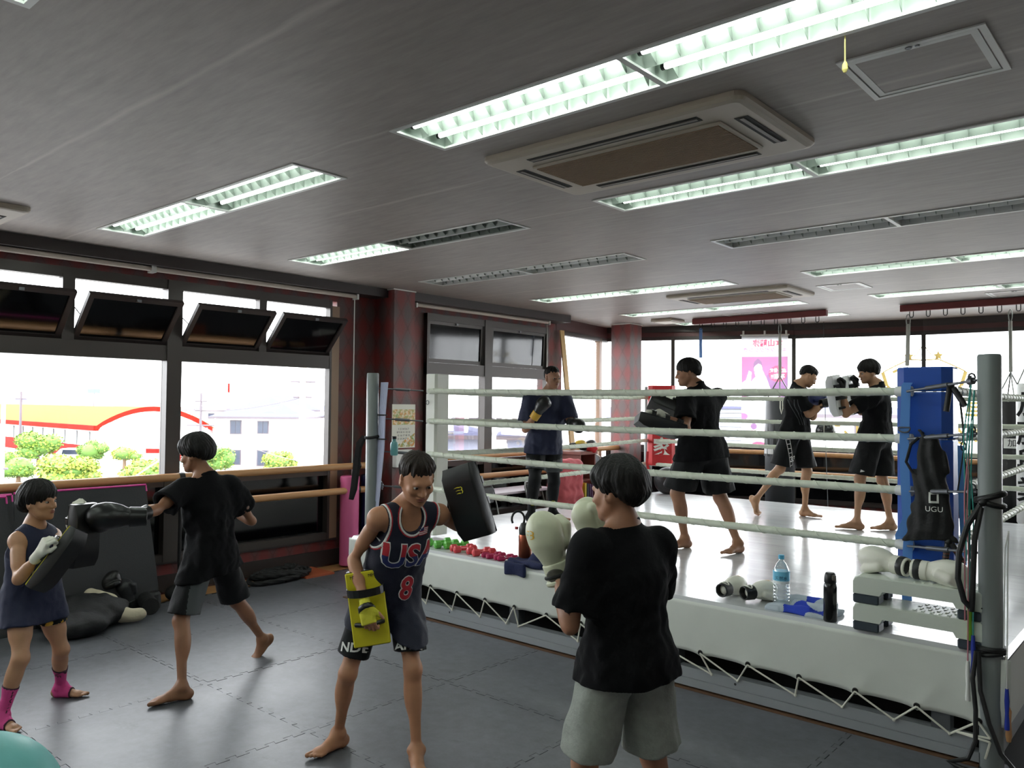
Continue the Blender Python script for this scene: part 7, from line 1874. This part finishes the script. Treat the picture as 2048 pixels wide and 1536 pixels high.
shD = pD.tshirt(NAVYT, hem=.19, loose=1.25, sleeves=False, name='sleeveless_top', seed=4.4, folds=.006, cuts=cutsD, flare=1.1)
for k, (d, n, sd) in (('R', (dg(.35, .1, .6), dg(.55, -.6, .2), -1)), ('L', (dg(.25, 0, .95), dg(.5, -.8, 0), 1))):
    hp = hand_prims(Jd['wr'+k], d, n, sd, .84, 1.15, .8); fh = union(hp+[(d_cone, (Jd['wr'+k]+nv(Jd['el'+k]-Jd['wr'+k])*.045, Jd['wr'+k], .027, .026), .01)])
    sdf_obj('cotton_glove', lambda P, fh=fh: fh(P)-.003, Jd['wr'+k]-.17, Jd['wr'+k]+.17, .0042, COTG, pD.root)
for k in 'LR':
    an, kn = Jd['an'+k], Jd['kn'+k]; u = nv(kn-an); t = nv(np.array((*((.78, .62) if k == 'L' else (.97, .25)), 0.0)))
    def f(P, an=an, u=u, t=t):
        d = pD.fbody(P)-.005; q = P-an.astype(f32)
        d = np.maximum(d, q@u.astype(f32)-.165); d = np.maximum(d, q@t.astype(f32)-.075); d = np.maximum(d, -(P[:, 2]-.004))
        d = np.maximum(d, .038-np.sqrt(((P-(an-t*.045-AZ*.05).astype(f32))**2).sum(1)))
        rad = q-(q@u.astype(f32))[:, None]*u.astype(f32); return np.maximum(d, np.sqrt((rad*rad).sum(1))-.1)
    so = sdf_obj('ankle_support', f, an-.14, an+.22, .005, [PINKS, M('dark_hem', (60, 24, 44), rough=.8) if 'dark_hem' not in bpy.data.materials else bpy.data.materials['dark_hem']], pD.root,
                 lambda C, an=an, u=u, t=t: (((C-an.astype(f32))@u.astype(f32) > .158) | ((C-an.astype(f32))@t.astype(f32) > .069)).astype(int))
    project_text('support_lettering', 'LEONE', .05, so, an+u*.075+dg(.3 if k == 'L' else .5, .9, 0)*.2, -u, dg(1, -.35, 0), BLKPL, so, .002, sx=.8)
kick_pad('black kick pad with a yellow back held across the chest of the small kid', (-4.775, 1.705, .925), (.06, .2, .31), dg(.85, .35, -.4), (.062, .185, .038), PADK, PADY)
kick_pad('black kick pad on the raised arm of the small kid, just being struck', (-4.885, 1.873, 1.03), dg(.02, 0, 1), dg(.85, .5, 0), (.075, .18, .045), PADK, PADK)

# --- man in the ring, left
pE = Person('man in a navy tee, grey shorts and black tights standing behind the ropes', sh_(.17, -.19, J_(neck=[-5.401,6.768,1.916],head=[-5.335,6.752,2.09],shL=[-5.297,6.926,1.853],shR=[-5.516,6.603,1.849],wrL=[-5.016,6.689,1.623],wrR=[-5.333,6.501,1.723],pel=[-5.463,6.783,1.436],hipL=[-5.426,6.862,1.402],hipR=[-5.51,6.706,1.403],anL=[-5.5,6.98,0.657],knL=[-5.416,6.895,1.0],elL=[-5.177,6.881,1.579],anR=[-5.46,6.57,0.657],knR=[-5.42,6.58,1.04],elR=[-5.52,6.54,1.553])), 1.70, wf=.97, tone=(166, 122, 96), gz=ZR, vox=.008)
pE.body(dg(.5, .82, -.12), dg(0, .03, 1), [((.9, .1), 0), ((.8, -.6), 0)], []); pE.face()
pE.hair(t=.012, taper=.9, fringe=.052, side=.022, nape=-.02, seed=1.1, vox=.005)
Je = pE.J
pE.shorts([DGREY, BLKS], length=.72, r=(.1, .1), seed=1.7, fm=lambda C: (C[:, 2] > 1.22+.25*(np.abs((C-Je['pel'].astype(f32))@pE.rH.astype(f32))-.06)).astype(int))
shE = pE.tshirt(NAVYT, hem=.13, loose=1.15, sleeve=.72, sr=(.075, .088), seed=2.2, folds=.008)
for k in 'LR':
    sl = pE.sleeve_on('leg_tight', BLKS, Je['hip'+k]+(Je['kn'+k]-Je['hip'+k])*.6, Je['an'+k]-AZ*.01, .13, .01)
    V, F = stroke_logo(); project('printed_logo', [(x*.022, y*.026) for x, y in V], F, sl, Je['an'+k]+(Je['kn'+k]-Je['an'+k])*.35+dg(0, .2, 0), dg(1, 0, 0), dg(0, 0, 1), YEL, sl, .002)
    pE.sleeve_on('leg_tight_lower', BLKS, Je['kn'+k], Je['an'+k]-AZ*.045, .1, .009)
BGG = [PADK, BLKF, GOLD]
boxing_glove('boxing_glove', Je['wrR'], dg(.5, .25, .75), dg(.5, -.6, -.2), 1, 1.0, [PADK, GOLD], pE.root, 1.0, .006); boxing_glove('boxing_glove', Je['wrL'], dg(.35, .9, -.15), dg(-.3, 0, -1), -1, 1.0, [PADK, BLKF], pE.root, 1.0, .006)

# --- pad holder in the ring
pF = Person('person in black tee and shorts facing left, holding two black pads in white gloves', J_(neck=[-3.313,6.198,1.956],head=[-3.366,6.147,2.09],shL=[-3.317,6.025,1.851],shR=[-3.248,6.43,1.878],wrL=[-3.375,5.687,1.75],wrR=[-3.433,6.02,1.839],pel=[-3.286,6.239,1.462],hipL=[-3.323,6.15,1.429],hipR=[-3.245,6.333,1.427],anL=[-3.506,6.405,0.659],knL=[-3.514,6.25,1.058],elL=[-3.217,5.847,1.618],anR=[-3.017,6.379,0.659],knR=[-3.21,6.44,1.022],elR=[-3.294,6.22,1.655]), 1.74, wf=1.05, tone=(160, 116, 90), gz=ZR, vox=.007)
Jf = pF.J; Jf['anL'] = np.array((-3.46, 6.28, .659)); Jf['knL'] = np.array((-3.46, 6.14, 1.055))
hF = [('L', dict(d=dg(-.85, .05, .1), n=dg(-.1, 0, -1), side=1, curl=.8)), ('R', dict(d=dg(-.7, -.1, .3), n=dg(0, 0, -1), side=-1, curl=.8))]
pF.body(dg(-.96, -.15, -.12), dg(-.05, 0, 1), [((-.3, -.95), 0), ((-.1, -.98), 0)], hF, legs=1.05); pF.face()
pF.hair(t=.022, fringe=.02, side=.0, nape=-.03, seed=3.3, vox=.005)
pF.shorts(BLKS, length=.86, r=(.112, .125), seed=2.9, folds=.006)
pF.tshirt(BLKT, hem=.1, loose=1.2, sleeve=.72, sr=(.08, .094), seed=1.9, folds=.008, flare=1.03)
for k, kw in hF:
    fh = union(hand_prims(Jf['wr'+k], kw['d'], kw['n'], kw['side'], .99, kw['curl'])+[(d_cone, (Jf['wr'+k]+nv(Jf['el'+k]-Jf['wr'+k])*.06, Jf['wr'+k], .031, .03), .01)])
    sdf_obj('cotton_glove', lambda P, fh=fh: fh(P)-.004, Jf['wr'+k]-.22, Jf['wr'+k]+.22, .006, COTG, pF.root)
pF.sleeve_on('arm_strap', BLKF, Jf['elL']+(Jf['wrL']-Jf['elL'])*.2, Jf['elL']+(Jf['wrL']-Jf['elL'])*.4, .07, .008)
kick_pad('lower black kick pad under the near forearm of the holder in the ring', (-3.36, 5.68, 1.64), dg(-.95, .05, .27), dg(-.3, .25, -.9), (.09, .2, .055), PADK, PADK)
kick_pad('upper black kick pad in front of the chest of the holder in the ring', (-3.45, 5.96, 1.78), dg(-.75, -.1, .3), dg(-.5, .5, -.7), (.09, .17, .05), PADK, PADK)

# --- boxer at the back
pG = Person('boxer in black tee and shorts numbered 33 punching toward the white pads', J_(neck=[-3.5,8.912,2.039],head=[-3.399,8.943,2.155],shL=[-3.52,9.09,1.965],shR=[-3.448,8.74,1.937],wrL=[-3.323,8.979,1.905],wrR=[-3.177,8.889,1.861],pel=[-3.53,8.903,1.556],hipL=[-3.524,8.991,1.521],hipR=[-3.541,8.815,1.522],anL=[-3.485,9.07,0.657],knL=[-3.445,9.03,1.09],elL=[-3.39,9.06,1.70],anR=[-3.926,8.76,0.755],knR=[-3.66,8.8,1.12],elR=[-3.36,8.85,1.73]), 1.70, wf=1.0, tone=(180, 138, 106), gz=ZR, vox=.008)
pG.body(dg(.82, .12, -.55), dg(.35, 0, 1), [((.96, -.27), 0), ((.9, -.35), 1.05)], [], legs=.98); pG.face()
pG.hair(t=.016, taper=.8, fringe=.042, side=.012, nape=-.025, seed=2.3, vox=.005)
Jg = pG.J
soG = pG.shorts(BLKS, length=.9, r=(.105, .115), seed=3.1, folds=.005)
shG = pG.tshirt(BLKT, hem=.06, loose=1.1, sleeve=.7, sr=(.072, .085), seed=3.9, folds=.008)
for k in range(3): project('side_print', [(x, .06*math.sin(x*9)*1.0-.03*k+dy) for x in [-.14+.035*i for i in range(9)] for dy in (0, .007)], [(2*i, 2*i+2, 2*i+3, 2*i+1) for i in range(8)], shG, Jg['pel']+pG.up*.2+dg(-.02, .5, 0), dg(0, 0, -1), dg(1, 0, 0), DGREY, shG, .003, reach=.5)
u = nv(Jg['knR']-Jg['hipR']); bars = []; Fb = []
for x in (-.022, .016): n_ = len(bars); bars += [(x, -.27), (x+.006, -.27), (x+.006, .2), (x, .2)]; Fb.append((n_, n_+1, n_+2, n_+3))
for i in range(9): y = -.25+.05*i; n_ = len(bars); bars += [(-.022, y), (.022, y), (.022, y+.007), (-.022, y+.007)]; Fb.append((n_, n_+1, n_+2, n_+3))
project('side_stripe', bars, Fb, soG, Jg['hipR']+(Jg['knR']-Jg['hipR'])*.55+dg(.02, .4, 0), dg(1, 0, .2), -u, JW, soG, .003, reach=.5)
project_text('shorts_number', '33', .085, soG, Jg['hipR']+(Jg['knR']-Jg['hipR'])*.72+dg(.08, .4, 0), dg(1, 0, .1), dg(-.1, 0, 1), JW, soG, .003, bold=.003)
NVG = M('navy_glove_leather', (30, 40, 92), rough=.35)
boxing_glove('boxing_glove', Jg['wrL']-dg(.09, 0, .02), dg(.9, .1, .1), dg(0, .2, -1), -1, 1.0, [NVG, NVG], pG.root, 1.05, .007); boxing_glove('boxing_glove', Jg['wrR'], dg(.85, -.2, .1), dg(0, .2, -1), 1, 1.0, [PADK, PADK], pG.root, 1.0, .007)

# --- pad holder at the back
pH = Person('person in black tee and shorts facing left, holding two white pads upright', J_(neck=[-2.573,8.633,2.02],head=[-2.637,8.572,2.172],shL=[-2.558,8.444,1.925],shR=[-2.584,8.818,1.945],wrL=[-2.766,8.2,1.987],wrR=[-2.761,8.575,2.02],pel=[-2.586,8.639,1.53],hipL=[-2.599,8.551,1.497],hipR=[-2.574,8.728,1.495],anL=[-2.716,8.457,0.658],knL=[-2.7,8.502,1.084],elL=[-2.77,8.29,1.745],anR=[-2.456,8.668,0.658],knR=[-2.545,8.71,1.071],elR=[-2.73,8.634,1.771]), 1.72, wf=.98, tone=(176, 134, 104), gz=ZR, vox=.008)
hH = [('L', dict(d=dg(.1, .1, 1), n=dg(-.8, -.4, 0), side=1, curl=1.2)), ('R', dict(d=dg(.1, .1, 1), n=dg(-.8, -.4, 0), side=1, curl=1.2))]
pH.body(dg(-.95, .0, -.2), dg(-.08, 0, 1), [((-.95, -.3), 0), ((-.6, -.8), 0)], hH, legs=.95); pH.face()
pH.hair(t=.028, fringe=.012, side=-.012, nape=-.04, seed=2.8, vox=.005)
soH = pH.shorts(BLKS, length=.88, r=(.108, .12), seed=5.6, folds=.006)
pH.tshirt(BLKT, hem=.06, loose=1.13, sleeve=.68, sr=(.074, .086), seed=3.6, folds=.008, flare=1.02)
Jh = pH.J
project('small_logo', [(-.02, -.012), (.022, -.002), (-.012, .016)], [(0, 1, 2)], soH, Jh['hipL']+(Jh['knL']-Jh['hipL'])*.78+dg(-.05, .4, 0), dg(1, 0, 0), AZ, JW, soH, .003, reach=.5)
for k, kw in hH:
    fh = union(hand_prims(Jh['wr'+k], kw['d'], kw['n'], kw['side'], .98, kw['curl']))
    sdf_obj('grip_glove', lambda P, fh=fh: fh(P)-.006, Jh['wr'+k]-.2, Jh['wr'+k]+.2, .007, BLKF, pH.root)
for cc, lb in (((-2.85, 8.215, 1.93), 'nearer white kick pad, black straps facing us, on the left forearm of its holder'), ((-2.835, 8.615, 1.945), 'farther white kick pad, behind the other one, raised toward the boxer')):
    kick_pad(lb, cc, dg(-.17, 0, 1), dg(-.75, -.7, .0), (.1, .205, .045), PADW, PADW, None, BLKF)
